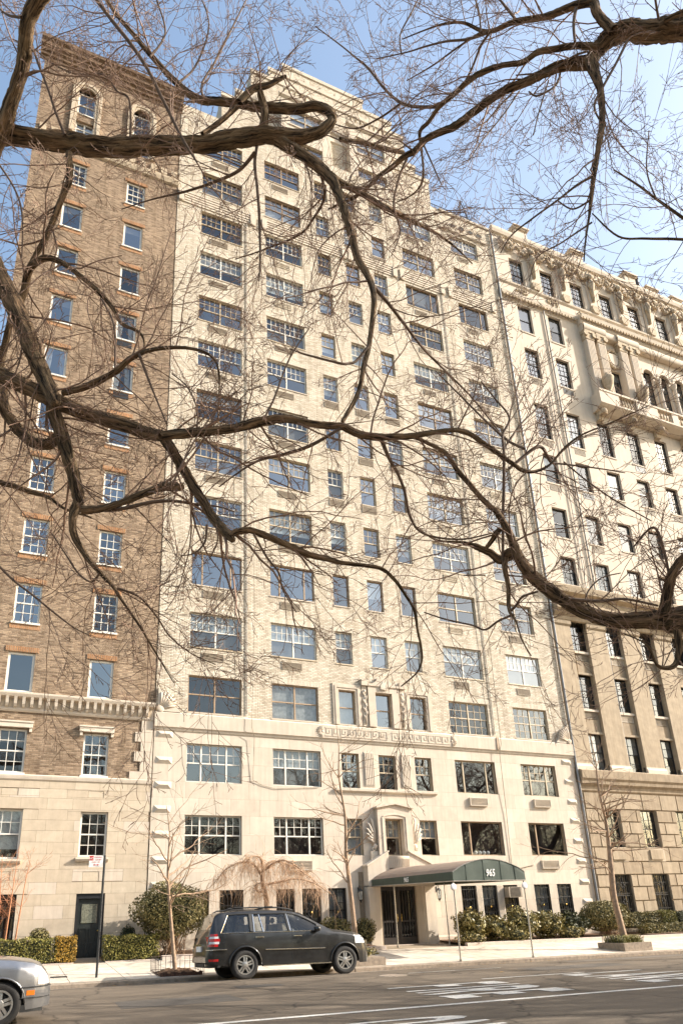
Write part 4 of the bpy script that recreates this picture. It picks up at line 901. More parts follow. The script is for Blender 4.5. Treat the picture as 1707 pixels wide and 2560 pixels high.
# ---- painted markings
def stroke(pts, w):
    """mitred ribbon through 2D points"""
    n = len(pts); L, Rr = [], []
    for i in range(n):
        p = np.array(pts[i]); d0 = (p - pts[i-1]) if i else None; d1 = (np.array(pts[i+1]) - p) if i < n - 1 else None
        d0 = d1 if d0 is None else d0; d1 = d0 if d1 is None else d1
        n0 = np.array([-d0[1], d0[0]]) / np.hypot(*d0); n1 = np.array([-d1[1], d1[0]]) / np.hypot(*d1); m = n0 + n1; m /= np.hypot(*m); s = w / 2 / max(m @ n0, .35)
        L.append(p + m * s); Rr.append(p - m * s)
    return L, Rr
GL = {'F': (.5, [[(.06, 0), (.06, .56)], [(.125, .50), (.5, .50)], [(.125, .27), (.4, .27)]]), 'I': (.12, [[(.06, 0), (.06, .56)]]),
      'R': (.52, [[(.06, 0), (.06, .56)], [(.125, .50), (.33, .50), (.42, .47), (.455, .40), (.42, .32), (.33, .285), (.125, .285)], [(.27, .225), (.46, .0)]]),
      'E': (.5, [[(.06, 0), (.06, .56)], [(.125, .50), (.5, .50)], [(.125, .28), (.42, .28)], [(.125, .06), (.5, .06)]]),
      'L': (.48, [[(.06, 0), (.06, .56)], [(.125, .06), (.48, .06)]]), 'A': (.56, [[(.05, 0), (.28, .54), (.51, 0)], [(.19, .19), (.37, .19)]]),
      'N': (.54, [[(.06, 0), (.06, .56)], [(.12, .50), (.42, .06)], [(.48, 0), (.48, .56)]]), 'O': (.54, [[(.27, .50), (.14, .47), (.07, .38), (.06, .28), (.07, .18), (.14, .09), (.27, .06), (.40, .09), (.47, .18), (.48, .28), (.47, .38), (.40, .47), (.275, .50)]]),
      'Y': (.54, [[(.05, .56), (.27, .28)], [(.49, .56), (.3, .30)], [(.27, .255), (.27, 0)]])}
def road_word(word, x0, y0, length, width):
    tot = sum(GL[c][0] for c in word) + .2 * (len(word) - 1); k = width / tot; u = 0
    for c in word:
        mb = MB()
        for q, st in enumerate(GL[c][1]):
            L, Rr = stroke(st, .115)
            def tp(p): X = x0 + p[1] / .56 * length; Y = y0 - (u + p[0]) * k; return (X, Y, road_z(X, Y) + .006 + .0012 * q)
            for i in range(len(L) - 1): mb.quad(tp(Rr[i]), tp(Rr[i+1]), tp(L[i+1]), tp(L[i]))
        mb.build('road_letter', M['paint'], road); u += GL[c][0] + .2
q = 800 / 1568
def rp(a, b): return on_road(907 + a * q, 2400 + b * q)
A_, B_, E_ = rp(125, 142), rp(650, 105), rp(400, 195)
road_word('FIRE', A_[0], A_[1] + .1, B_[0] - A_[0], A_[1] - E_[1] + .15)
A2, B2, E2 = rp(985, 75), rp(1350, 48), rp(1320, 116)
road_word('LANE', A2[0], A2[1] + .1, B2[0] - A2[0], A2[1] - E2[1] + .2)
O_ = rp(470, 275); road_word('ONLY', O_[0] - 2.4, O_[1] + .18, 2.5, 2.6)
def line(x0, x1, y, w, name='lane_line'):
    mb = MB(); n = max(2, int((x1 - x0) / 2))
    for i in range(n):
        a, b = x0 + (x1 - x0) * i / n, x0 + (x1 - x0) * (i + 1) / n
        mb.quad((a, y - w/2, road_z(a, y) + .006), (b, y - w/2, road_z(b, y) + .006), (b, y + w/2, road_z(b, y) + .006), (a, y + w/2, road_z(a, y) + .006))
    mb.build(name, M['paint'], road)
ly = (rp(0, 258)[1] + rp(1568, 122)[1]) / 2; line(-20, 60, ly, .16)
p0, p1 = rp(590, 95), rp(1075, 60); line(p0[0], p1[0], (p0[1] + p1[1]) / 2, .09)
p0, p1 = on_road(860 + 500*.3189, 2080 + 1108*.3189), on_road(860 + 1230*.3189, 2080 + 1065*.3189); line(p0[0], p1[0], (p0[1] + p1[1]) / 2, .06)
c = on_road(982, 2439); mb = MB(); mb.lathe([(.001, .006), (.30, .006), (.31, .010), (.36, .010), (.38, .002)], c[0], c[1], road_z(c[0], c[1]), 24); mb.build('manhole_cover', M['kerb_stone'], road)
lf = MB(); rl = random.Random(5)
for i in range(90):
    x = rl.uniform(-1, 26); y = KERB_Y - abs(rl.gauss(0, .25)) - .03; z = road_z(x, y) + .012; a = rl.uniform(0, 6.28); s_ = rl.uniform(.02, .05); c_, d_ = math.cos(a) * s_, math.sin(a) * s_
    lf.quad((x - c_, y - d_, z), (x + d_ * .5, y - c_ * .5, z + .012), (x + c_, y + d_, z + .004), (x - d_ * .5, y + c_ * .5, z + .01))
c = on_road(1255, 2431)
lf.quad((c[0] - .09, c[1], c[2] + .01), (c[0], c[1] - .05, c[2] + .02), (c[0] + .09, c[1], c[2] + .012), (c[0], c[1] + .05, c[2] + .02))
lo_ = lf.build('fallen_leaves', mat('dry_leaf', (.42, .24, .06), .8, .4, 8), None, kind='stuff'); lo_['label'] = 'dry leaves scattered in the gutter along the kerb'; lo_['category'] = 'leaves'
# worn concrete patch along the gutter
mb = MB(); pts = [(-2, -7.35), (3.0, -7.5), (5.2, -8.35), (6.5, -8.75), (8.0, -8.9), (9.0, -8.72), (12, -7.5), (12, KERB_Y - .02), (-2, KERB_Y - .02)]
for i in range(6):
    a, b = pts[i], pts[i+1]; n = 5
    for k in range(n):
        X0, X1 = a[0] + (b[0]-a[0])*k/n, a[0] + (b[0]-a[0])*(k+1)/n; Y0, Y1 = a[1] + (b[1]-a[1])*k/n, a[1] + (b[1]-a[1])*(k+1)/n
        ym = -7.3
        for (ya0, ya1, yb0, yb1) in ((Y0, Y1, (Y0 + KERB_Y) / 2, (Y1 + KERB_Y) / 2), ((Y0 + KERB_Y) / 2, (Y1 + KERB_Y) / 2, KERB_Y - .02, KERB_Y - .02)):
            mb.quad((X0, ya0, road_z(X0, ya0) + .007), (X1, ya1, road_z(X1, ya1) + .007), (X1, yb1, road_z(X1, yb1) + .007), (X0, yb0, road_z(X0, yb0) + .007))
mb.build('gutter_patch', mat('gutter_concrete', (.24, .195, .15), .9, .3, 3, .3, 40), road)
# ================================================================ planter kerbs
def edging(x0, x1, y, h=.13, w=.16, name='planter_edging', lab='', seg=2.4):
    t = thing(name, lab, 'planter edge'); n = max(1, int(round((x1 - x0) / seg)))
    for i in range(n):
        a, b = x0 + (x1 - x0) * i / n + .004, x0 + (x1 - x0) * (i + 1) / n - .004; mb = MB()
        mb.box(a, b, y, y + w, -.2, h); 
        for k, (X, Y, Z) in enumerate(mb.v): mb.v[k] = (X, Y, walk_z(X, Y) + Z)
        mb.build('edging_stone', M['planter_stone'], t)
    mb = MB(); 
    for i in range(8):
        a, b = x0 + (x1 - x0) * i / 8, x0 + (x1 - x0) * (i + 1) / 8
        mb.quad((a, y + w, walk_z(a, y) + h - .05), (b, y + w, walk_z(b, y) + h - .05), (b, -.05, walk_z(b, -.05) + h - .03), (a, -.05, walk_z(a, -.05) + h - .03))
    mb.build('soil', M['soil'], t)
    return t
edging(17.6, 26.6, -2.2, .12, .2, lab='long pale stone planter edge under the shrubs right of the awning')
edging(5.25, 13.9, -2.15, .14, .22, lab='stone planter edge behind the parked black car')
edging(26.75, 37.0, -2.2, .10, .2, lab='stone planter edge under the clipped hedges at the far right')
edging(-4.0, 2.4, -1.95, .03, .1, lab='low planter edge under the hedge left of the dark service door')
edging(3.4, 5.2, -1.95, .03, .1, lab='low planter edge under the hedge right of the dark service door')
# ================================================================ awning
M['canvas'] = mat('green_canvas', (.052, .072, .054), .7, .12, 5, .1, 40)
M['canvas_top'] = mat('faded_sunlit_canvas', (.27, .20, .15), .75, .12, 3, .1, 40)  # tan base colour holds both faded cloth and the glare of glancing sun
M['number'] = mat('number_white', (.75, .74, .70), .6, .03)
aw = thing('awning', 'long green canvas awning numbered 965 reaching from the entrance to the kerb', 'awning')
AX0, AX1, YW, YF = 14.3, 17.40, -.46, -6.5
def az(t, y):   # height of the vault across (t) and along (y)
    f = (y - YW) / (YF - YW); return 2.95 - .08 * f + (.50 - .06 * f) * math.sin(math.pi * t) ** .8
def ab(y): return 2.69 - .13 * (y - YW) / (YF - YW)
mb = MB(); ns, ny = 14, 12
for j in range(ny):
    ya, yb = YW + (YF - YW) * j / ny, YW + (YF - YW) * (j + 1) / ny
    for i in range(ns):
        t0, t1 = i / ns, (i + 1) / ns; X0, X1 = AX0 + (AX1 - AX0) * t0, AX0 + (AX1 - AX0) * t1
        sg = -.012 * math.sin(math.pi * (j % 3 + .0) / 3); sh = -.012 * math.sin(math.pi * ((j + 1) % 3) / 3)
        mb.quad((X0, ya, az(t0, ya) + sg), (X0, yb, az(t0, yb) + sh), (X1, yb, az(t1, yb) + sh), (X1, ya, az(t1, ya) + sg))
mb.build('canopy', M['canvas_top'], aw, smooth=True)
for X in (AX0, AX1):
    mb = MB()
    for j in range(24):
        ya, yb = YW + (YF - YW) * j / 24, YW + (YF - YW) * (j + 1) / 24; s = .012 * math.sin(j * 1.1); s2 = .012 * math.sin((j + 1) * 1.1)
        mb.quad((X + s, ya, ab(ya)), (X + s2, yb, ab(yb)), (X, yb, az(0, yb)), (X, ya, az(0, ya)))
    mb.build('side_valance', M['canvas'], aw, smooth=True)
mb = MB(); n = 28
for i in range(n):
    t0, t1 = i / n, (i + 1) / n; X0, X1 = AX0 + (AX1 - AX0) * t0, AX0 + (AX1 - AX0) * t1; w0, w1 = .008 * math.sin(i * .9), .008 * math.sin((i + 1) * .9)
    mb.quad((X0, YF - .004, ab(YF)), (X1, YF - .004, ab(YF)), (X1, YF - .004 + w1, az(t1, YF) - .15), (X0, YF - .004 + w0, az(t0, YF) - .15)); mb.quad((X0, YF - .004 + w0, az(t0, YF) - .15), (X1, YF - .004 + w1, az(t1, YF) - .15), (X1, YF, az(t1, YF)), (X0, YF, az(t0, YF)))
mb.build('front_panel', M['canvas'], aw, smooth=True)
mb = MB()
for t in (.18, .42, .66, .86): X = AX0 + (AX1 - AX0) * t; mb.box(X - .006, X + .006, YF - .018, YF - .006, ab(YF) + .01, az(t, YF) - .02)
mb.build('seam', M['canvas'], aw)
mb = MB(); mb.tube([(AX0, YF, ab(YF)), (AX1, YF, ab(YF))], .02, 6); mb.tube([(AX0, YW, ab(YW)), (AX0, YF, ab(YF))], .018, 6); mb.tube([(AX1, YW, ab(YW)), (AX1, YF, ab(YF))], .018, 6)
mb.tube([(AX0 + (AX1 - AX0) * i / 12, YF, az(i / 12, YF) - .01) for i in range(13)], .018, 6, cap=False); mb.build('canopy_frame', M['steel'], aw)
for X, Y in ((AX0 + .04, YF + .06), (AX1 - .04, YF + .06), (AX0 + .55, -1.35), (AX1 - .1, -1.35)):
    mb = MB(); zb = walk_z(X, Y); mb.tube([(X, Y, zb - .02), (X, Y, ab(Y) + .05)], .027, 8); mb.tube([(X, Y, zb), (X, Y, zb + .05)], .05, 8); mb.build('post', M['steel'], aw)
for X in (AX0 - .02, AX1 - .08):
    mb = MB(); mb.lathe([(.001, -.02), (.03, -.03), (.09, -.015), (.12, .0), (.09, .02), (.001, .025)], X, YF - .01, 2.36, 16, 'y'); mb.build('heater_disc', M['white'], aw, smooth=True)
def text(body, size, mtx, m, name, parent, shear=0.0, bold=.0, align='CENTER', ext=.004):
    cu = bpy.data.curves.new(name, 'FONT'); cu.body = body; cu.size = size; cu.align_x = align; cu.extrude = ext; cu.shear = shear; cu.offset = bold; cu.resolution_u = 3
    o = bpy.data.objects.new('tmp', cu); me = bpy.data.meshes.new_from_object(o); bpy.data.objects.remove(o); me.transform(mtx); me.materials.clear(); me.materials.append(m)
    return link(name, me, parent)
FR = Matrix.Rotation(R(90), 4, 'X')
text('965', .27, Matrix.Translation((15.88, YF - .022, 2.71)) @ FR @ Matrix.Diagonal((.95, 1.25, 1, 1)), M['number'], 'house_number', aw, .15, .006)
text('965', .22, Matrix.Translation((AX0 - .022, -3.35, 2.70)) @ Matrix.Rotation(R(-90), 4, 'Z') @ FR @ Matrix.Diagonal((1.1, 1.1, 1, 1)), M['number'], 'house_number', aw, .15, .004)
# lanterns
def lantern(x, z, lab):
    t = thing('wall_lantern', lab, 'lantern', group='lanterns at the entrance'); y = -.22
    mb = MB(); mb.box(x - .03, x + .03, -.04, -.0, z + .12, z + .34); mb.tube([(x, -.02, z + .30), (x, y * .6, z + .42), (x, y, z + .36), (x, y, z + .28)], .012, 6); mb.build('bracket', M['dark_metal'], t)
    mb = MB(); mb.lathe([(.01, .30), (.05, .27), (.11, .2), (.115, .17)], x, y, z, 6); mb.lathe([(.085, -.16), (.07, -.2), (.03, -.24), (.012, -.29), (.002, -.3)], x, y, z, 6)
    for k in range(6): a = k * math.pi / 3; mb.tube([(x + .105 * math.cos(a), y + .105 * math.sin(a), z + .17), (x + .08 * math.cos(a), y + .08 * math.sin(a), z - .16)], .009, 4)
    mb.build('cage', M['dark_metal'], t)
    mb = MB(); mb.lathe([(.098, .165), (.076, -.155)], x, y, z, 6); mb.build('lantern_glass', M['glass'], t); MB().tube([(x, y, z - .15), (x, y, z + .02)], .02, 6).build('candle', M['white'], t)
lantern(13.87, 2.33, 'black wall lantern left of the entrance, behind the slim tree'); lantern(17.73, 2.30, 'wall lantern right of the entrance, under the awning edge')
ac = thing('air_conditioner', 'boxy window air conditioner sticking out behind the right awning post', 'air conditioner')
B(21.42, 22.16, -.36, .06, 2.10, 2.56).build('casing', mat('ac_tan', (.30, .25, .19), .6, .15), ac)
mb = MB()
for i in range(9): z = 2.14 + i * .047; mb.box(21.50, 22.08, -.375, -.36, z, z + .02)
mb.build('louvre', M['dark_metal'], ac)
for i, u in enumerate((237, 308, 375, 440, 505)):
    p = on_y(1140 + u / 6.4, 2050 + 513 / 6.4, .30); mb = MB(); mb.ball((p[0], .30, 4.14), .085, .085, .10, 12, 8); mb.tube([(p[0], .3, 4.0), (p[0], .3, 4.06)], .04, 8)
    tag(mb.build('vase', M['white'], None, smooth=True), 'round white vase on the sill of the big window above the awning', 'vase', 'row of round white vases')
# parking sign
sp = thing('parking_sign', 'dark sign pole at the kerb with a red and white no parking plate', 'sign')
PX, PY_ = 2.68, -5.75; zb = walk_z(PX, PY_)
mb = MB(); mb.tube([(PX, PY_, zb - .05), (PX + .02, PY_, 3.47)], .034, 8); mb.build('pole', M['dark_metal'], sp)
pl = B(PX - .42, PX - .03, PY_ - .05, PY_ - .042, 3.14, 3.46).build('plate', M['white'], sp)
mb = MB(); mb.box(PX - .415, PX - .30, PY_ - .056, PY_ - .051, 3.325, 3.455); mb.build('red_square', M['red'], pl)
def tx(s, x, z, size, m): text(s, size, Matrix.Translation((x, PY_ - .058, z)) @ FR, m, 'lettering', pl, ext=.001)
tx('NO', PX - .357, 3.355, .085, M['white']); tx('PARKING', PX - .165, 3.40, .055, M['red']); tx('7-8 AM', PX - .165, 3.325, .06, M['red']); tx('MON - FRI', PX - .225, 3.26, .05, M['red'])
mb = MB(); yy = PY_ - .055; mb.prism([(PX - .30, 3.2), (PX - .26, 3.17), (PX - .26, 3.23)], yy, yy + .004); mb.prism([(PX - .14, 3.2), (PX - .18, 3.23), (PX - .18, 3.17)], yy, yy + .004); mb.box(PX - .262, PX - .178, yy, yy + .004, 3.192, 3.208); mb.build('arrow', M['red'], pl)
# tree pits
tp = thing('tree_pit', 'low iron fence round a heap of brown soil at the foot of the young tree', 'tree pit')
mb = MB(); cx, cy = 4.95, -5.75; n = 14
for i in range(n):
    for j in range(8):
        def h(a, b): X = cx - .62 + 1.24 * a / n; Y = cy - .55 + 1.1 * b / 8; e = min(a, n - a) / 3; e2 = min(b, 8 - b) / 2; return (X, Y, walk_z(X, Y) + .01 + .13 * min(1, e) * min(1, e2) * (.7 + .3 * math.sin(a * 1.7 + b * 2.1)))
        mb.quad(h(i, j), h(i+1, j), h(i+1, j+1), h(i, j+1))
mb.build('soil', M['soil'], tp, smooth=True)
mb = MB(); x0, x1, y0, y1 = cx - .66, cx + .66, cy - .58, cy + .58
def fence(a, b, n, gate=False):
    for i in range(n + 1):
        X, Y = a[0] + (b[0]-a[0])*i/n, a[1] + (b[1]-a[1])*i/n; z = walk_z(X, Y); hh = .42; mb.tube([(X, Y, z), (X, Y, z + hh)], .007, 4)
    za, zc = walk_z(*a), walk_z(*b)
    for hh in (.06, .42): mb.tube([(*a, za + hh), (*b, zc + hh)], .009, 4)
fence((x0, y1), (x1, y1), 9); fence((x0, y0), (x0, y1), 6); fence((x1, y0), (x1, y1), 6)
mb.build('fence', mat('rusty_iron', (.055, .035, .025), .7, .4, 20), tp)
mb = MB()
for i in range(12):
    X = x0 + .05 + 1.22 * i / 12; mb.box(X, X + .09, y0 - .06, y0 + .03, walk_z(X, y0) - .02, walk_z(X, y0) + .10 + .02 * math.sin(i * 2.3))
mb.build('edging_brick', mat('edging_brick_mat', (.10, .05, .03), .9, .4, 12), tp, kind='stuff')
tb = thing('stone_tree_planter', 'square stone planter box with grass at the foot of the right street tree', 'planter')
bx0, bx1, by0, by1 = 21.75, 23.15, -6.35, -5.0; zb0 = walk_z(22.4, -5.7); zt = zb0 + .26
mb = MB(); mb.box(bx0, bx1, by0, by0 + .14, zb0 - .15, zt); mb.box(bx0, bx1, by1 - .14, by1, zb0 - .15, zt); mb.box(bx0, bx0 + .14, by0 + .14, by1 - .14, zb0 - .15, zt); mb.box(bx1 - .14, bx1, by0 + .14, by1 - .14, zb0 - .15, zt); mb.build('box', M['kerb_stone'], tb)
mb = MB(); mb.quad((bx0 + .1, by0 + .1, zt - .04), (bx1 - .1, by0 + .1, zt - .04), (bx1 - .1, by1 - .1, zt - .04), (bx0 + .1, by1 - .1, zt - .04)); mb.build('soil', M['soil'], tb)
mb = MB()
for i in range(4): X = bx0 + .2 + .02; Y = by0 + .25 + .28 * i; mb.tube([(X, Y, zt - .03), (X, Y + .04, zt + .26), (X, Y + .16, zt + .26), (X, Y + .2, zt - .03)], .012, 5)
mb.build('iron_hoop', M['dark_metal'], tb, kind='stuff')
sb = thing('low_stone_planter', 'low stone planter block at the kerb in front of the black car', 'planter')
mb = MB(); z = walk_z(10.9, -6.2); mb.box(10.15, 11.5, -6.45, -5.5, z - .1, z + .22); mb.box(10.2, 11.45, -6.4, -5.55, z + .22, z + .24); mb.build('box', M['kerb_stone'], sb)
gv = MB(); p = [(1.5, -5.35), (1.95, -5.35), (1.95, -5.05), (1.5, -5.05)]
gv.poly([(a, b, walk_z(a, b) + .006) for a, b in p]); gv.build('vault_cover', M['dark_metal'], walk)
# ================================================================ vegetation
nrm = lambda v: v / (math.sqrt(v @ v) or 1)
class TW:
    """collects many thin tapered tubes quickly"""
    def __init__(s): s.V = []; s.F = []; s.n = 0; s.A = []
    def tube(s, pts, r0, r1, sides=3):
        pts = np.asarray(pts); k = len(pts); t = np.gradient(pts, axis=0); t /= np.linalg.norm(t, axis=1)[:, None] + 1e-9
        a = np.array([.31, .17, .94]); b = np.cross(t, a); b /= np.linalg.norm(b, axis=1)[:, None] + 1e-9; c = np.cross(t, b)
        rad = (np.linspace(r0, r1, k) if not hasattr(r0, '__len__') else np.asarray(r0))[:, None]
        ring = np.stack([pts + (b * math.cos(2*math.pi*j/sides) + c * math.sin(2*math.pi*j/sides)) * rad for j in range(sides)], 1).reshape(-1, 3)
        i = np.arange((k - 1))[:, None] * sides; j = np.arange(sides)[None, :]; j2 = (j + 1) % sides
        f = np.stack([i + j, i + j2, i + sides + j2, i + sides + j], -1).reshape(-1, 4) + s.n
        s.V.append(ring); s.F.append(f); s.n += len(ring)
    def furrowed(s, pts, rad, rg, sides=20, amp=.09):
        """limb with ridges and furrows running along it"""
        pts = np.asarray(pts); k = len(pts); t = np.gradient(pts, axis=0); t /= np.linalg.norm(t, axis=1)[:, None] + 1e-9
        b = np.cross(t, np.array([.31, .17, .94])); b /= np.linalg.norm(b, axis=1)[:, None] + 1e-9; c = np.cross(t, b)
        w = np.array([rg.gauss(0, 1) for _ in range(sides)]); M_ = []
        for i in range(k):
            w = w * .86 + np.array([rg.gauss(0, 1) for _ in range(sides)]) * .5; M_.append(w.copy())
        M_ = 1 + amp * np.clip(np.array(M_), -1.6, 1.6); rr = np.asarray(rad)[:, None]
        ring = np.stack([pts + (b * math.cos(2*math.pi*j/sides) + c * math.sin(2*math.pi*j/sides)) * rr * M_[:, j:j+1] for j in range(sides)], 1).reshape(-1, 3)
        i = np.arange(k - 1)[:, None] * sides; j = np.arange(sides)[None, :]; j2 = (j + 1) % sides
        ln = np.concatenate([[0], np.cumsum(np.linalg.norm(np.diff(pts, axis=0), axis=1))]); an = 2 * math.pi * np.arange(sides) / sides
        s.A.append(np.stack([np.broadcast_to(np.cos(an), (k, sides)) * np.maximum(rr, .03) * 9, np.broadcast_to(np.sin(an), (k, sides)) * np.maximum(rr, .03) * 9, np.broadcast_to(ln[:, None] * .9 + pts[0, 0] * 3.1, (k, sides))], -1).reshape(-1, 3))
        s.V.append(ring); s.F.append(np.stack([i + j, i + j2, i + sides + j2, i + sides + j], -1).reshape(-1, 4) + s.n); s.n += len(ring)
    def build(s, name, m, parent, kind=None, smooth=True):
        me = bpy.data.meshes.new(name); V = np.concatenate(s.V); F_ = np.concatenate(s.F)
        me.vertices.add(len(V)); me.vertices.foreach_set('co', V.ravel()); me.loops.add(F_.size); me.loops.foreach_set('vertex_index', F_.ravel().astype(np.int32))
        me.polygons.add(len(F_)); me.polygons.foreach_set('loop_start', np.arange(len(F_), dtype=np.int32) * F_.shape[1]); me.polygons.foreach_set('use_smooth', [smooth] * len(F_))
        me.materials.append(m); me.update(calc_edges=True); me.validate()
        if s.A:
            at_ = me.attributes.new('bark', 'FLOAT_VECTOR', 'POINT'); at_.data.foreach_set('vector', np.concatenate(s.A).astype(np.float32).ravel())
        return link(name, me, parent, kind)
def bark(name, c, c2, sx=14, sz=2.2, bump=.9):
    m, nt, p, out = new_mat(name); p.inputs['Roughness'].default_value = .9; p.inputs['Specular IOR Level'].default_value = .2
    v = worldpos(nt); n = nd(nt, 'ShaderNodeTexNoise', Scale=3.0, Detail=6.0); nt.links.new(v, n.inputs['Vector'])
    vo = nd(nt, 'ShaderNodeTexNoise', Scale=float(sx), Detail=8.0, Roughness=.75, Distortion=1.2); nt.links.new(v, vo.inputs['Vector'])
    cc = ramp(nt, vo.outputs['Fac'], [(.42, c2), (.60, c)]); nt.links.new(mixc(nt, cc, ramp(nt, n.outputs['Fac'], [(.3, (.75, .75, .72)), (.7, (1.2, 1.15, 1.05))]), 1.0, 'MULTIPLY'), p.inputs['Base Color'])
    bp = nd(nt, 'ShaderNodeBump', Strength=bump, Distance=.04); nt.links.new(vo.outputs['Fac'], bp.inputs['Height']); nt.links.new(bp.outputs[0], p.inputs['Normal']); return m
def furrow_bark(name, hi, lo):
    m, nt, p, out = new_mat(name); p.inputs['Roughness'].default_value = .9; p.inputs['Specular IOR Level'].default_value = .2
    a = nt.nodes.new('ShaderNodeAttribute'); a.attribute_name = 'bark'; n = nd(nt, 'ShaderNodeTexNoise', Scale=3.4, Detail=7.0, Roughness=.72, Distortion=.5); nt.links.new(a.outputs['Vector'], n.inputs['Vector'])
    v = worldpos(nt); n2 = nd(nt, 'ShaderNodeTexNoise', Scale=2.0, Detail=4.0); nt.links.new(v, n2.inputs['Vector'])
    c = ramp(nt, n.outputs['Fac'], [(.40, lo), (.52, tuple(x * .6 for x in hi)), (.62, hi)]); nt.links.new(mixc(nt, c, ramp(nt, n2.outputs['Fac'], [(.3, (.75, .78, .70)), (.7, (1.2, 1.12, 1.0))]), 1.0, 'MULTIPLY'), p.inputs['Base Color'])
    bp = nd(nt, 'ShaderNodeBump', Strength=1.0, Distance=.06); nt.links.new(n.outputs['Fac'], bp.inputs['Height']); nt.links.new(bp.outputs[0], p.inputs['Normal']); return m
M['limb_bark'] = furrow_bark('limb_bark', (.30, .205, .13), (.022, .015, .010))
M['elm_bark'] = bark('elm_bark', (.26, .17, .105), (.022, .015, .010), 24, bump=1.0)
M['twig'] = mat('twig_bark', (.21, .125, .08), .75, .4, 9); M['thin_bark'] = mat('thin_bark', (.11, .07, .045), .85, .4, 14)
M['young_bark'] = mat('young_bark', (.30, .20, .125), .8, .3, 8)
M['birch'] = mat('birch_bark', (.44, .19, .09), .7, .3, 9)
M['straw'] = mat('weeping_twig', (.52, .34, .21), .7, .3, 6)
def grow(tw, p, d, L, r, lv, rg, wig=.22, droop=.0, kids=(5, 5, 4), ang=(.5, 1.0), ratio=(.35, .6), sides=3, nseg=None, minr=.0022, buds=True, up=0.0):
    n = nseg or max(3, int(L / .16) if lv else max(4, int(L / .22))); n = min(n, 12); pts = [np.array(p)]; d = nrm(np.array(d, float)); st = L / n; dirs = [d]
    for i in range(n):
        d = nrm(d + np.array([rg.gauss(0, 1), rg.gauss(0, 1), rg.gauss(0, 1)]) * wig + np.array([0, 0, -droop + up])); pts.append(pts[-1] + d * st); dirs.append(d)
    r1 = max(r * .35, minr); tw.tube(pts, max(r, minr), r1, sides if r < .02 else 6)
    if lv <= 0: return
    k = kids[len(kids) - lv] if lv <= len(kids) else kids[0]
    for q in range(k):
        t = (q + rg.uniform(.2, .9)) / k; t = .12 + .86 * t; i = min(int(t * n), n - 1); base = pts[i] + (pts[i+1] - pts[i]) * (t * n - i); dd = dirs[i+1]
        pv = nrm(np.cross(dd, np.array([rg.gauss(0, 1), rg.gauss(0, 1), rg.gauss(0, 1)]))); a = rg.uniform(*ang)
        grow(tw, base, dd * math.cos(a) + pv * math.sin(a), L * rg.uniform(*ratio) * (1.15 - .5 * t), max((r + (r1 - r) * t) * .55, minr), lv - 1, rg, wig, droop, kids, ang, ratio, sides, None, minr, buds, up)
# ---- foreground elms: limbs traced where they hang over the street, each at its own distance
SC = 854 / 1568
def limb_pts(off, pts, d0, d1):
    P, Rd = [], []; n = len(pts)
    for i, (a, b, w) in enumerate(pts):
        dep = d0 + (d1 - d0) * i / (n - 1); u, v = off[0] + a * SC, off[1] + b * SC; P.append(at(u, v, dep)); Rd.append(w * SC / 2 * dep / FPX)
    return P, Rd
def smooth_path(P, Rd, k=3):
    P = np.array(P); n = len(P); out, ro = [], []
    for i in range(n - 1):
        p0, p1, p2, p3 = P[max(i-1, 0)], P[i], P[i+1], P[min(i+2, n-1)]
        for j in range(k):
            t = j / k; out.append(.5 * ((2*p1) + (-p0+p2)*t + (2*p0-5*p1+4*p2-p3)*t*t + (-p0+3*p1-3*p2+p3)*t**3)); ro.append(Rd[i] + (Rd[i+1] - Rd[i]) * t)
    out.append(P[-1]); ro.append(Rd[-1]); return np.array(out), np.array(ro)
UL, UR, ML, MR, LL, LR_ = (0, 0), (853, 0), (0, 640), (853, 640), (0, 1280), (853, 1280)
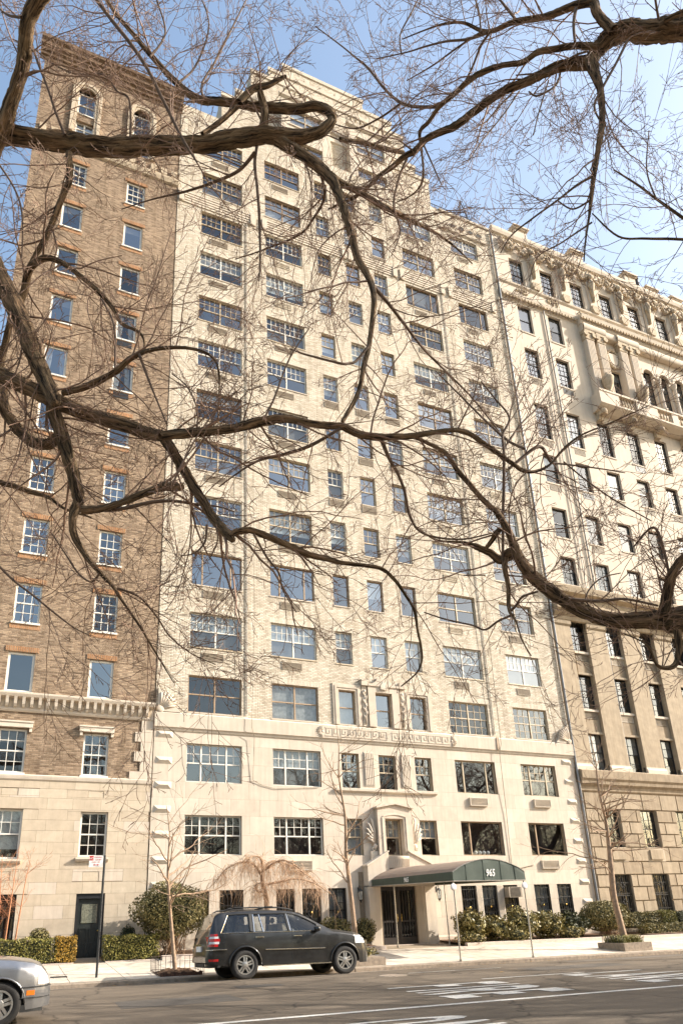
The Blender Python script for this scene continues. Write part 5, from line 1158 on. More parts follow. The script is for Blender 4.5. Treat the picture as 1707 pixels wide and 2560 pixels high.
LEFT = [ # (origin, points (x, y, width), depth start, depth end)
 (UL, [(-420,1500,150),(-230,1000,130),(-90,760,105),(-15,640,85),(25,560,75),(60,450,65),(95,350,60),(115,260,65),(120,180,70),(135,90,75),(185,-10,85),(260,-120,70),(340,-300,50)], 9.6, 8.6),
 (UL, [(-260,640,110),(-20,610,100),(80,620,95),(200,640,90),(330,655,95),(460,670,95),(600,675,90),(740,670,92),(860,665,85),(1000,650,85),(1120,630,85),(1220,620,80),(1330,630,75),(1420,620,62),(1490,590,52),(1525,545,46),(1500,505,46),(1440,490,50),(1350,500,50),(1250,495,50),(1170,490,46),(1090,475,42),(1000,465,40),(930,460,38),(870,430,35),(790,360,30),(700,262,26),(620,165,22),(540,70,19),(480,-20,16)], 9.4, 10.4),
 (UL, [(1205,600,42),(1215,510,40),(1195,425,34)], 9.9, 9.9), (UL, [(1100,470,36),(1160,410,32),(1230,390,28),(1310,350,16)], 10, 10.2), (UL, [(930,615,22),(1010,560,26),(1090,488,24)], 9.6, 10.0),
 (UL, [(1270,640,60),(1390,710,56),(1470,770,52),(1525,830,50),(1552,880,44),(1572,940,40),(1606,1050,40),(1636,1175,40),(1676,1245,38),(1708,1315,35),(1716,1395,30),(1706,1495,27),(1691,1595,26),(1666,1695,25),(1646,1795,24),(1606,1875,24),(1571,1935,22)], 9.8, 8.2),
 (UL, [(1500,790,34),(1566,838,30),(1646,880,29),(1746,940,26),(1846,990,23),(1926,1030,19),(2016,1080,13),(2096,1140,9),(2166,1210,6)], 9.6, 11.5),
 (UL, [(1706,1305,25),(1776,1385,20),(1846,1475,17),(1906,1555,15),(1966,1625,13),(2046,1705,11),(2156,1815,9),(2246,1925,8),(2306,2005,6)], 8.9, 10.5),
 (UL, [(1693,1585,15),(1636,1655,15),(1600,1668,15),(1566,1669,14),(1450,1640,12),(1380,1620,10),(1330,1600,7)], 8.5, 8.0),
 (UL, [(1180,670,16),(1170,750,18),(1180,850,16),(1190,980,16),(1195,1175,12),(1190,1290,7)], 9.8, 9.5), (UL, [(1170,700,22),(1100,780,18),(1000,830,16),(850,880,12),(700,915,8),(560,960,5)], 9.7, 10.5),
 (UL, [(318,700,34),(320,820,35),(290,900,32),(250,1000,30),(210,1100,28),(165,1175,27),(130,1255,36),(110,1345,40),(60,1450,36),(20,1600,32),(0,1720,30),(-40,1850,28)], 9.2, 9.0),
 (UL, [(115,1330,36),(130,1255,36),(180,1195,34),(230,1185,30),(300,1215,26),(380,1275,24),(460,1345,22),(520,1415,20),(560,1485,18),(640,1525,14),(665,1580,10),(640,1640,6)], 9.1, 8.2),
 (UL, [(1470,790,16),(1490,900,16),(1440,1000,14),(1370,1080,12),(1200,1150,8),(1080,1190,5)], 9.6, 10.6), (UL, [(-20,730,12),(60,850,11),(100,960,10),(105,1100,9),(100,1200,6)], 8, 7.6),
 (UL, [(600,640,13),(595,460,12),(540,420,11),(480,345,11),(350,340,10),(240,290,9),(150,220,7),(60,180,5)], 9.5, 10.4), (UL, [(300,620,16),(260,520,15),(220,400,14),(170,270,14),(140,150,10),(150,20,7)], 9.3, 9.8),
 (UL, [(905,745,10),(840,640,16),(800,560,18),(740,440,18),(680,320,18),(600,200,20),(520,100,20),(430,-20,18)], 8.8, 9.4),
 (UL, [(1560,640,24),(1660,655,22),(1760,680,22),(1850,700,20)], 10.2, 10.8), (UL, [(930,440,14),(930,380,12),(990,280,11),(1040,180,10),(1100,60,8),(1150,-40,6)], 10.2, 11),
 (UL, [(690,262,12),(760,150,11),(720,0,9)], 10.2, 10.8), (UL, [(100,80,16),(40,70,12),(0,40,9)], 8.7, 8.9), (UL, [(820,380,12),(900,300,10),(960,120,8),(920,-20,6)], 10.2, 11),
 (ML, [(-330,-420,130),(-120,-120,112),(-20,60,100),(40,180,100),(90,290,95),(140,400,95),(180,500,86),(220,590,76),(262,680,70)], 8.6, 7.6),
 (ML, [(-400,420,110),(-20,540,82),(60,570,85),(140,610,85),(220,650,85),(310,690,80),(400,725,75),(500,755,72),(600,785,68),(690,815,62),(750,830,56),(800,910,55),(850,990,52),(890,1060,50),(930,1120,50),(965,1185,50),(1000,1230,50),(1045,1278,48),(1068,1302,34)], 8.2, 7.0),
 (ML, [(735,830,48),(800,820,45),(900,810,45),(1000,800,45),(1100,785,45),(1200,760,48),(1300,745,45),(1400,765,40),(1500,780,38),(1568,782,36),(1640,815,38),(1720,830,40),(1810,830,36),(1900,825,34),(1990,810,26),(2090,800,24),(2150,815,24),(2220,860,24),(2290,910,24),(2360,960,22),(2400,985,20),(2450,990,17),(2520,960,14),(2590,880,12),(2670,820,10),(2790,770,8),(2970,690,5)], 7.2, 8.6),
 (LL, [(1055,110,36),(1090,90,32),(1160,85,34),(1250,120,34),(1330,155,32),(1420,195,30),(1500,215,28),(1568,232,25),(1670,245,22),(1750,260,20),(1810,310,18),(1860,380,16),(1900,450,15),(1915,540,13),(1930,610,12),(1935,680,10),(1910,740,8),(1840,800,6)], 7.0, 7.6),
 (ML, [(-300,480,62),(-20,560,52),(10,640,56),(30,720,60),(90,800,62),(160,855,62),(220,865,60),(262,835,60)], 8.8, 8.1), (ML, [(240,690,72),(270,780,75),(300,880,72),(330,970,65),(350,1060,60),(362,1130,58),(335,1200,42),(345,1290,34),(395,1375,30),(455,1450,26),(518,1515,21),(570,1595,15),(640,1695,12),(700,1795,10),(745,1870,7),(800,1960,5)], 7.8, 7.2),
 (ML, [(380,1165,50),(460,1160,36),(550,1135,35),(650,1095,38),(750,1060,40),(835,1060,38)], 7.4, 7.0), (ML, [(480,1165,28),(560,1160,22),(700,1130,20),(800,1125,18),(900,1140,14),(1000,1150,9),(1080,1175,6)], 7.3, 7.6),
 (ML, [(290,630,30),(380,605,34),(460,570,34),(540,525,32),(600,470,28),(680,435,22),(780,420,18),(880,425,16),(970,460,14),(1005,530,10),(1005,640,6)], 7.8, 7.2),
 (ML, [(-30,1030,32),(80,1060,28),(170,1090,24),(230,1110,20),(300,1160,14),(420,1200,8)], 8.4, 8.0), (ML, [(640,450,16),(680,560,13),(720,660,10),(770,780,7)], 7.5, 7.2), (ML, [(530,520,12),(530,400,14),(520,300,12),(470,200,10)], 7.6, 8),
 (LL, [(460,280,16),(420,320,12),(360,280,10),(300,190,8),(240,100,6)], 7.3, 7.5), (LL, [(540,350,14),(640,390,12),(720,480,10),(780,570,9),(880,650,7),(990,700,5)], 7.2, 7.6), (LL, [(-20,230,14),(60,310,13),(150,380,12),(260,470,10),(340,530,7),(420,570,5)], 7.2, 7.0),
 (LL, [(950,60,14),(940,140,12),(890,190,8),(830,200,6)], 7, 6.9), (LL, [(990,60,12),(1000,130,9),(960,220,6)], 7, 6.9), (LL, [(1165,100,14),(1220,200,12),(1280,280,10),(1300,360,8),(1360,460,5)], 7.0, 7.2),
 (MR, [(185,845,24),(220,930,20),(260,1000,18),(290,1080,16),(310,1175,16),(350,1255,13),(430,1290,12),(560,1300,10),(700,1270,7)], 7.8, 8.4), (MR, [(0,790,14),(-140,870,20),(-260,910,18),(-380,940,14),(-480,1000,9),(-560,1060,6)], 7.6, 8.2),
 (ML, [(905,790,10),(905,700,10),(860,600,8),(790,540,6)], 7.1, 7.4), (ML, [(1210,750,12),(1260,650,11),(1300,540,10),(1340,450,9),(1420,330,6)], 7.3, 8.0),
]
RIGHT = [
 (UR, [(2350,520,240),(2050,300,170),(1800,170,120),(1600,140,104),(1500,140,102),(1400,145,100),(1320,140,96),(1250,160,88),(1200,200,82),(1160,250,76),(1130,287,66),(1020,300,50),(940,330,45),(860,370,42),(760,410,40),(680,460,38),(600,520,36),(520,580,36),(450,610,34),(390,640,32),(340,690,32),(290,720,28),(230,770,25),(170,810,20),(110,870,18),(50,910,15),(0,935,12),(-60,960,8)], 9.5, 10.4),
 (UR, [(1175,215,34),(1080,210,30),(980,225,28),(900,240,30),(830,285,26),(740,300,26),(650,330,30),(580,375,28),(520,430,26),(450,490,22),(400,560,20),(360,605,18),(368,690,11),(375,820,10),(330,890,8),(250,930,5)], 9.6, 10.6),
 (UR, [(1245,140,50),(1180,70,44),(1150,10,42),(1100,20,42),(1030,40,36),(940,75,32),(850,90,27),(780,105,25),(700,140,21),(640,140,17),(560,105,13),(470,110,10),(380,140,7),(280,180,5)], 9.5, 10.8),
 (UR, [(670,150,16),(580,180,14),(480,190,11),(380,215,9),(300,240,7),(160,270,5)], 10, 10.6), (UR, [(645,145,13),(530,220,10),(420,300,8),(300,370,5)], 10, 10.8), (UR, [(680,150,14),(640,210,13),(600,310,12),(555,400,12)], 10, 10.4),
 (UR, [(1140,270,64),(1165,340,46),(1185,400,32),(1195,480,30),(1195,560,30),(1185,640,30),(1170,730,27),(1155,820,24),(1145,910,20),(1135,1000,14),(1120,1100,10),(1112,1200,6)], 9.4, 8.4),
 (UR, [(1150,810,15),(1080,850,13),(990,920,11),(880,1000,10),(780,1080,8),(730,1160,6)], 8.8, 9.4), (UR, [(1140,920,12),(1060,960,9),(990,920,7)], 8.6, 8.8), (UR, [(1150,1020,10),(1090,1060,10),(1000,1120,8),(900,1180,6),(860,1290,5)], 8.6, 9),
 (UR, [(1310,190,15),(1260,290,14),(1210,380,14),(1160,480,12),(1180,545,9)], 9.4, 9.0), (UR, [(445,490,18),(340,490,16),(270,470,16),(200,410,14),(120,310,12),(60,260,9),(0,210,7),(-120,120,5)], 10.2, 11.5), (UR, [(268,478,12),(170,545,10),(60,590,8),(-60,560,5)], 10.4, 11),
 (UR, [(2100,1130,40),(1580,1100,14),(1400,1095,11),(1270,1085,9),(1150,980,6)], 9, 8.6), (UR, [(2000,1300,40),(1580,1010,15),(1440,910,12),(1360,850,10),(1250,780,6)], 9, 9.4), (UR, [(1440,905,10),(1400,780,8),(1410,600,6)], 9.2, 9.6),
 (UR, [(1005,320,12),(985,390,11),(900,440,10),(860,420,7)], 9.9, 9.7), (UR, [(1130,235,12),(1060,260,10),(950,330,8),(860,340,8),(800,345,6)], 9.6, 9.9), (UR, [(1075,40,20),(1065,110,17),(1070,190,14)], 9.8, 9.6), (UR, [(1455,90,14),(1440,0,12),(1435,-60,10)], 9.5, 9.3), (UR, [(1480,95,24),(1580,50,26),(1750,0,30)], 9.5, 9.2),
 (UR, [(800,90,14),(760,40,14),(720,-10,10)], 10.2, 10.4), (UR, [(300,730,16),(260,830,14),(240,950,11),(270,1060,8),(230,1175,5)], 10.3, 10), (UR, [(815,420,9),(740,530,8),(650,640,7),(590,730,5)], 10, 9.6), (UR, [(950,370,9),(910,500,8),(880,620,6)], 10, 9.6),
 (UR, [(380,670,10),(420,760,8),(460,850,6)], 10.4, 10), (UR, [(640,150,10),(630,50,9),(600,-40,7)], 10, 10.4), (UR, [(275,240,8),(270,160,8),(320,60,8),(360,-20,7)], 10.6, 10.8),
 (LR_, [(2500,700,260),(2100,560,190),(1800,500,160),(1620,490,150),(1500,490,130),(1400,495,96),(1300,500,86),(1200,490,80),(1100,450,78),(1020,410,72),(950,360,70),(880,300,62),(820,220,52),(790,150,44),(760,80,38),(710,0,32),(690,-20,28),(640,-65,26),(590,-125,25),(530,-195,24),(480,-270,22),(400,-315,20),(330,-345,16)], 8.0, 8.6),
 (LR_, [(800,180,46),(770,195,60),(730,220,42),(680,185,38),(620,160,34),(560,140,14),(440,130,11),(360,80,8)], 8.4, 8.8), (LR_, [(700,110,30),(725,80,28),(690,130,24),(660,170,20)], 8.4, 8.5), (LR_, [(752,215,36),(750,270,24),(765,340,22),(770,450,18),(800,500,9),(830,590,8),(870,660,6)], 8.4, 8.0),
 (LR_, [(775,455,18),(800,430,14),(830,390,14),(900,365,12)], 8.2, 8.0), (LR_, [(790,470,14),(720,500,12),(660,540,12),(600,520,10),(470,490,9),(380,460,7)], 8.2, 8.8), (LR_, [(740,220,15),(742,100,16),(742,0,16),(745,-125,18),(745,-275,16),(740,-355,14),(770,-435,12),(700,-525,9),(640,-600,6)], 8.4, 9.2),
 (LR_, [(1480,470,62),(1500,350,56),(1530,260,50),(1590,190,46),(1700,90,40)], 8.0, 7.8), (LR_, [(1540,540,40),(1545,650,32),(1520,710,28),(1450,705,16),(1400,610,9),(1300,560,6)], 7.9, 7.6), (LR_, [(1510,340,16),(1480,180,14),(1430,70,14),(1340,160,8)], 7.9, 8.2),
 (LR_, [(1040,400,22),(1180,410,18),(1300,400,14),(1450,430,12)], 8.1, 8.0), (LR_, [(770,-200,16),(830,-250,18),(890,-295,20),(925,-292,18),(960,-230,14),(1020,-220,10),(1180,-200,8),(1300,-180,6)], 8.7, 9.2), (LR_, [(745,-290,12),(820,-400,10),(900,-480,8),(960,-560,6)], 9, 9.6), (LR_, [(840,-290,16),(760,-330,14),(660,-420,11),(560,-520,9),(440,-640,6)], 8.8, 9.8),
 (LR_, [(1020,-230,9),(1130,-140,8),(1260,-50,8),(1420,40,6)], 9, 8.6), (LR_, [(1190,480,10),(1120,400,9),(1180,310,8),(1280,280,6)], 8.1, 8.4), (LR_, [(560,290,7),(660,290,7)], 8.6, 8.6),
]
def elm(label, data, trunk, seed, dens, extra=()):
    rg = random.Random(seed); t = thing('elm_tree', label, 'tree'); tw = TW(); P0, R0 = smooth_path(*trunk, 3)
    tk = TW(); tk.furrowed(P0, R0, rg, 28); tk.build('trunk', M['limb_bark'], t)
    for off, pts, d0, d1 in data:
        P, Rd = smooth_path(*limb_pts(off, pts, d0, d1), 6); Rd = Rd * .86
        for i in range(1, len(P) - 1):
            if Rd[i] > .03: P[i] = P[i] + np.array([rg.gauss(0, 1), rg.gauss(0, 1), rg.gauss(0, 1)]) * Rd[i] * .03; Rd[i] *= rg.uniform(.985, 1.015)
        e_ = nrm(P[-1] - P[-2]); rl_ = Rd[-1]; P = np.vstack([P, P[-1] + e_ * rl_ * .45, P[-1] + e_ * rl_ * .7]); Rd = np.concatenate([Rd, [rl_ * .75, rl_ * .03]])
        l = TW(); l.furrowed(P, Rd, rg, 20, .11) if Rd.max() > .03 else l.tube(P, Rd, 0, 7); l.build('limb', M['limb_bark'] if l.A else M['thin_bark'], t)
        seg = np.linalg.norm(np.diff(P, axis=0), axis=1); tot = seg.sum(); n = int(tot * dens * (1.0 if Rd.mean() < .06 else .75)) + 1; cum = np.concatenate([[0], np.cumsum(seg)])
        for q in range(n):
            s = rg.uniform(.02, 1) * tot; i = min(np.searchsorted(cum, s) - 1, len(P) - 2); i = max(i, 0); base = P[i] + (P[i+1] - P[i]) * ((s - cum[i]) / (seg[i] + 1e-9)); dd = nrm(P[i+1] - P[i])
            pv = nrm(np.cross(dd, np.array([rg.gauss(0, 1), rg.gauss(0, 1), rg.gauss(0, 1)]))); a = rg.uniform(.5, 1.3)
            # keep side shoots mostly spread across the canopy, not at the viewer
            d_ = dd * math.cos(a) + pv * math.sin(a); d_ = d_ - AF * (d_ @ AF) * .55
            base_r = float(np.interp(s, cum, Rd)); grow(tw, base + nrm(d_) * base_r * .6, d_, rg.uniform(.5, 1.5), min(base_r * .45, rg.uniform(.007, .018)), 3, rg, .14, .012, (4, 3, 2), (.45, .95), (.38, .62), 3, None, .0027)
    tw.build('crown', M['twig'], t, kind='stuff'); return t
TRK = ([(10.3, -23.9, -.4), (10.15, -23.9, 1.5), (9.75, -23.7, 3.9), (9.9, -24.2, 7.5), (9.65, -24.8, 11.6)], [.66, .5, .46, .4, .28])
elm('old bare elm reaching in from the left with thick sunlit limbs', LEFT, ([(-3.0, -20.1, -.4), (-2.9, -20.1, 1.5), (-2.7, -20.0, 5.0), (-2.15, -19.9, 8.0), (-1.9, -19.95, 11.5)], [.62, .47, .42, .38, .22]), 3, 4.8)
elm('bare elm reaching in from the right with long arching limbs', RIGHT, TRK, 5, 4.0)
# ---- trees across the street and in the park (behind the viewer, seen in window reflections and as shadows)
def park_tree(seed, H=13.0):
    rg = random.Random(seed); tw = TW(); fine = TW()
    tw.tube([(0, 0, -.3), (.05, 0, 1), (.1, .1, 3), (0, .1, 4.5)], [.5, .36, .32, .3], 0, 10)
    for i in range(7):
        a = 2 * math.pi * i / 7 + rg.uniform(-.3, .3); z = rg.uniform(3.0, 4.6); d = np.array([math.cos(a), math.sin(a), rg.uniform(.7, 1.6)]); 
        n = 9; p = np.array([0, .1, z]); P = [p]; d = nrm(d); L = rg.uniform(6, 8.5)
        for k in range(n): d = nrm(d + np.array([rg.gauss(0, .2), rg.gauss(0, .2), rg.gauss(.02, .12)])); P.append(P[-1] + d * L / n)
        tw.tube(P, .19, .04, 7)
        for k in range(2, n + 1):
            for w in range(3):
                pv = nrm(np.array([rg.gauss(0, 1), rg.gauss(0, 1), rg.gauss(.15, .7)])); grow(fine, P[k], pv * .8 + nrm(P[k] - P[k-1]) * .6, rg.uniform(1.6, 3.4), .03, 2, rg, .2, .0, (4, 3), (.4, .9), (.4, .65), 3, None, .006)
    return tw, fine
protos = []
for s in (11, 12):
    a, b = park_tree(s); protos.append((a, b))
spots = [(24.0, -23.6, 1.35, .3), (33.5, -23.4, 1.4, 1.9), (44.0, -23.0, 1.45, 4.0), (29.0, -27.5, 1.45, 3.3), (39.0, -28.0, 1.5, .7), (-8.0, -36.0, 1.15, 2.2), (3.5, -39.0, 1.2, .9), (13.0, -35.0, 1.1, 5.0), (24.0, -38.5, 1.2, 3.1), (36.0, -36.0, 1.15, 1.2), (50.0, -39.0, 1.2, 2.0), (-18.0, -41.0, 1.2, 5.5), (8.5, -48.0, 1.3, 4.4), (30.0, -49.0, 1.3, .2)]
names = ['bare tree on the far pavement, nearest to the right of the viewer', 'bare tree on the far pavement, second to the right', 'bare tree on the far pavement, farthest to the right', 'bare tree by the park wall, the nearer of two to the right', 'bare tree by the park wall, the farther of two to the right']
made = []
for i, (x, y, s, rz) in enumerate(spots):
    lab = names[i] if i < 5 else 'bare park tree behind the viewer, seen only mirrored in the windows'
    t = thing('park_tree', lab, 'tree', (x, y, 0), 'bare trees on the park side', rz); t.scale = (s, s, s); k = i % 2
    if i < 2:
        o1 = protos[k][0].build('trunk', M['elm_bark'], t); o2 = protos[k][1].build('crown', M['twig'], t, kind='stuff'); made.append((o1, o2))
    else:
        for o in made[k]: c = o.copy(); col.objects.link(c); c.parent = t
wd = TW(); rw = random.Random(77)
for i in range(230):
    x, y = rw.uniform(-60, 110), rw.uniform(-95, -56); H = rw.uniform(10, 17); lean = rw.uniform(-.8, .8); r_ = rw.uniform(.14, .3)
    P = np.array([(x, y, 0), (x + lean * .3, y, H * .35), (x + lean, y, H * .7), (x + lean * 1.4, y, H)]); wd.tube(P, r_, .04, 5)
    for q in range(16):
        t = rw.uniform(.2, .95); b = P[0] + (P[3] - P[0]) * t; a = rw.uniform(0, 6.28); L = rw.uniform(2, 4.5); e = np.array([math.cos(a) * L, math.sin(a) * L, rw.uniform(.5, 2.8)]); wd.tube([b, b + e * .5 + np.array([0, 0, .3]), b + e], .07, .015, 3)
        for w in range(4): f = b + e * rw.uniform(.3, 1); wd.tube([f, f + np.array([rw.gauss(0, .8), rw.gauss(0, .8), rw.uniform(.2, 1.3)])], .025, .012, 3)
wo_ = wd.build('park_wood', M['elm_bark'], None, kind='stuff'); wo_['label'] = 'bare winter wood of the park beyond the street, mirrored in the lower windows'; wo_['category'] = 'wood'
# ---- young street trees
def street_tree(name, lab, path, rad, br, seed, m, cat='tree', kids=(4, 2), dens=1, sides=3, droop=0.0, up=.02, minr=.004):
    rg = random.Random(seed); t = thing(name, lab, cat); P, Rd = smooth_path(path, rad, 4); tk = TW(); tk.tube(P, Rd, 0, 10); tk.build('trunk', m, t); tw = TW()
    for b in br:
        z, a, L, el = b[:4]; i = int(np.argmin(np.abs(P[:, 2] - z))); d = np.array([math.cos(a) * math.cos(el), math.sin(a) * math.cos(el), math.sin(el)])
        grow(tw, P[i], d, L, min(Rd[i] * .7, .03), len(kids), rg, .13, droop, kids, (.4, .9), (.4, .65), 4, None, minr, up=up)
    tw.build('crown', m, t, kind='stuff'); return t
rg0 = random.Random(21)
def whorl(z0, z1, n, L0, L1, e0=.2, e1=.9): return [(z0 + (z1 - z0) * (i + rg0.random()) / n, rg0.uniform(0, 6.28), L0 + (L1 - L0) * rg0.random(), rg0.uniform(e0, e1)) for i in range(n)]
street_tree('young_tree', 'young bare tree in the fenced soil pit beside the sign pole', [(4.9, -5.75, .15), (4.82, -5.7, .9), (4.72, -5.65, 1.8), (4.62, -5.65, 2.7), (4.6, -5.65, 3.3), (4.62, -5.6, 4.2), (4.5, -5.6, 5.0)], [.07, .055, .048, .042, .034, .02, .008], whorl(1.7, 4.6, 16, 1.1, 2.3, .25, 1.0), 31, M['young_bark'])
street_tree('slim_tree', 'slim bare tree behind the bonnet of the black car', [(11.45, -4.6, .1), (11.38, -4.55, 1.2), (11.3, -4.5, 2.6), (11.22, -4.5, 3.7), (11.25, -4.5, 5.0), (11.1, -4.45, 6.4), (11.15, -4.45, 7.6), (11.1, -4.4, 8.6)], [.10, .085, .075, .06, .045, .03, .018, .007], whorl(2.6, 8.0, 22, .8, 2.0, .15, .9), 32, M['young_bark'])
rt = whorl(3.0, 6.0, 14, .8, 1.9, .0, .8)
street_tree('street_tree', 'bare street tree in the square stone planter right of the awning', [(22.55, -5.65, .0), (22.5, -5.6, .9), (22.45, -5.55, 1.9), (22.55, -5.55, 3.0), (22.7, -5.5, 4.0), (22.75, -5.5, 5.0), (22.7, -5.45, 6.2), (22.85, -5.4, 7.4), (22.8, -5.4, 8.6)], [.15, .125, .115, .105, .085, .06, .045, .028, .01], rt + whorl(4.2, 8.2, 16, .7, 1.6, .3, 1.0) + [(4.0, .3, 2.6, 1.15), (3.3, 3.0, 3.0, .25), (2.6, 3.6, 2.2, .5), (3.9, -.4, 2.6, .1), (3.7, -.2, 2.4, -.05)], 33, M['young_bark'], dens=1)
st = MB()
bt = thing('multistem_tree', 'slender reddish multi-stem tree in the hedge bed at the far left', 'tree'); rg1 = random.Random(8); tk = TW(); tw = TW()
for x, y, lean, H in ((.02, -1.1, -.05, 3.6), (.25, -1.2, .06, 3.9), (.55, -1.1, .10, 3.4), (-.3, -1.0, -.12, 3.2)):
    P, Rd = smooth_path([(x, y, .3), (x + lean * .3, y, 1.2), (x + lean, y, 2.2), (x + lean * 1.6, y, 3.0), (x + lean * 2.4, y, H + .3)], [.032, .028, .022, .014, .005], 3); tk.tube(P, Rd, 0, 7)
    for q in range(9): z = rg1.uniform(.35, .95); i = int(z * (len(P) - 1)); a = rg1.uniform(0, 6.28); grow(tw, P[i], (math.cos(a), math.sin(a), 1.0), rg1.uniform(.5, 1.1), .009, 2, rg1, .12, .0, (4, 3), (.4, .8), (.4, .6), 3, None, .003)
tk.build('trunk', M['birch'], bt); tw.build('crown', M['birch'], bt, kind='stuff')
# weeping tree
wt = thing('weeping_tree', 'weeping tree with straw-coloured hanging twigs behind the black car', 'tree'); rg2 = random.Random(4); tk = TW(); tw = TW()
P, Rd = smooth_path([(9.15, -1.8, .2), (9.17, -1.8, 1.4), (9.12, -1.8, 2.3), (9.0, -1.82, 2.75), (8.98, -1.8, 3.15), (9.1, -1.8, 3.4)], [.11, .095, .09, .09, .08, .05], 4); tk.tube(P, Rd, 0, 10)
arms = [[(9.0, -1.8, 3.0), (8.6, -1.9, 3.5), (8.0, -2.0, 3.55), (7.4, -2.1, 3.25), (7.1, -2.1, 2.8)], [(9.05, -1.8, 2.75), (9.6, -1.9, 2.85), (10.3, -2.0, 2.95), (11.0, -2.1, 2.75), (11.6, -2.2, 2.35)], [(9.0, -1.8, 3.3), (9.4, -1.7, 3.62), (10.1, -1.6, 3.5), (10.9, -1.6, 3.1), (11.5, -1.6, 2.6)], [(8.98, -1.8, 3.2), (8.9, -1.9, 3.7), (8.4, -2.3, 3.75), (7.8, -2.5, 3.45)], [(9.0, -1.85, 2.55), (8.75, -2.0, 2.5), (8.6, -2.1, 2.72), (8.9, -2.1, 2.85)], [(9.1, -1.8, 3.3), (9.5, -2.3, 3.6), (9.9, -2.8, 3.4), (10.3, -3.1, 2.9)]]
for A in arms:
    P, Rd = smooth_path(A, list(np.linspace(.055, .012, len(A))), 4); tk.tube(P, Rd, 0, 7)
    for q in range(int(80 * len(A) / 5)):
        i = int(rg2.uniform(.15, 1) * (len(P) - 1)); p = P[i] + np.array([rg2.gauss(0, .10), rg2.gauss(0, .12), rg2.gauss(0, .05)]); d = np.array([rg2.gauss(.0, .7), rg2.gauss(0, .6), rg2.uniform(-.2, .5)]); L = rg2.choice([.3, .5, .8, 1.1, 1.5]) * rg2.uniform(.7, 1.15); n = 8; pts = [p]; d = nrm(d)
        for k in range(n): d = nrm(d + np.array([rg2.gauss(0, .05), rg2.gauss(0, .05), -.33])); pts.append(pts[-1] + d * L / n)
        tw.tube(pts, .007, .0035, 3)
        for w in range(3): i2 = rg2.randrange(1, 6); q2 = [pts[i2]]; dd = nrm(np.array([rg2.gauss(0, .5), rg2.gauss(0, .5), -.6])); q2 += [pts[i2] + dd * L * .2, pts[i2] + dd * L * .2 + np.array([0, 0, -L * .3])]; tw.tube(q2, .005, .003, 3)
tk.build('trunk', M['young_bark'], wt); tw.build('crown', M['straw'], wt, kind='stuff')
# ---- shrubs and hedges
def leafmat(name, c1, c2, c3, rough=.6):
    m, nt, p, out = new_mat(name); p.inputs['Roughness'].default_value = rough; p.inputs['Specular IOR Level'].default_value = .3
    v = worldpos(nt); n = nd(nt, 'ShaderNodeTexNoise', Scale=17.0, Detail=2.0); nt.links.new(v, n.inputs['Vector']); n2 = nd(nt, 'ShaderNodeTexNoise', Scale=2.2, Detail=3.0); nt.links.new(v, n2.inputs['Vector'])
    a = ramp(nt, n.outputs['Fac'], [(.3, c1), (.52, c2), (.72, c3)]); b = ramp(nt, n2.outputs['Fac'], [(.35, (.75, .75, .75)), (.65, (1.2, 1.2, 1.2))])
    nt.links.new(mixc(nt, a, b, 1.0, 'MULTIPLY'), p.inputs['Base Color']); return m
M['box_leaf'] = leafmat('box_leaf', (.07, .068, .015), (.18, .165, .035), (.40, .32, .10))
M['gold_leaf'] = leafmat('gold_leaf', (.16, .10, .015), (.34, .20, .03), (.50, .30, .05))
M['yew_leaf'] = leafmat('yew_leaf', (.06, .058, .017), (.17, .145, .05), (.40, .31, .14))
M['broad_leaf'] = leafmat('broad_leaf', (.06, .058, .015), (.20, .165, .045), (.52, .42, .22), .45)
M['dark_leaf'] = leafmat('dark_leaf', (.022, .026, .010), (.045, .05, .016), (.09, .08, .03))
M['stem'] = mat('shrub_stem', (.30, .19, .11), .9, .3, 10)
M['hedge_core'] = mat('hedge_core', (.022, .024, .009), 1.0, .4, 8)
def leaves(pts, nrms, size, rg, jit=.9):
    n = len(pts); a = nrms + rg.normal(0, jit, (n, 3)); a /= np.linalg.norm(a, axis=1)[:, None]; b = np.cross(a, rg.normal(0, 1, (n, 3))); b /= np.linalg.norm(b, axis=1)[:, None]; c = np.cross(a, b)
    s = size * rg.uniform(.6, 1.3, (n, 1)); V = np.stack([pts - b * s, pts - c * s * .5, pts + b * s, pts + c * s * .5], 1).reshape(-1, 3); F_ = np.arange(n * 4).reshape(-1, 4); return V, F_
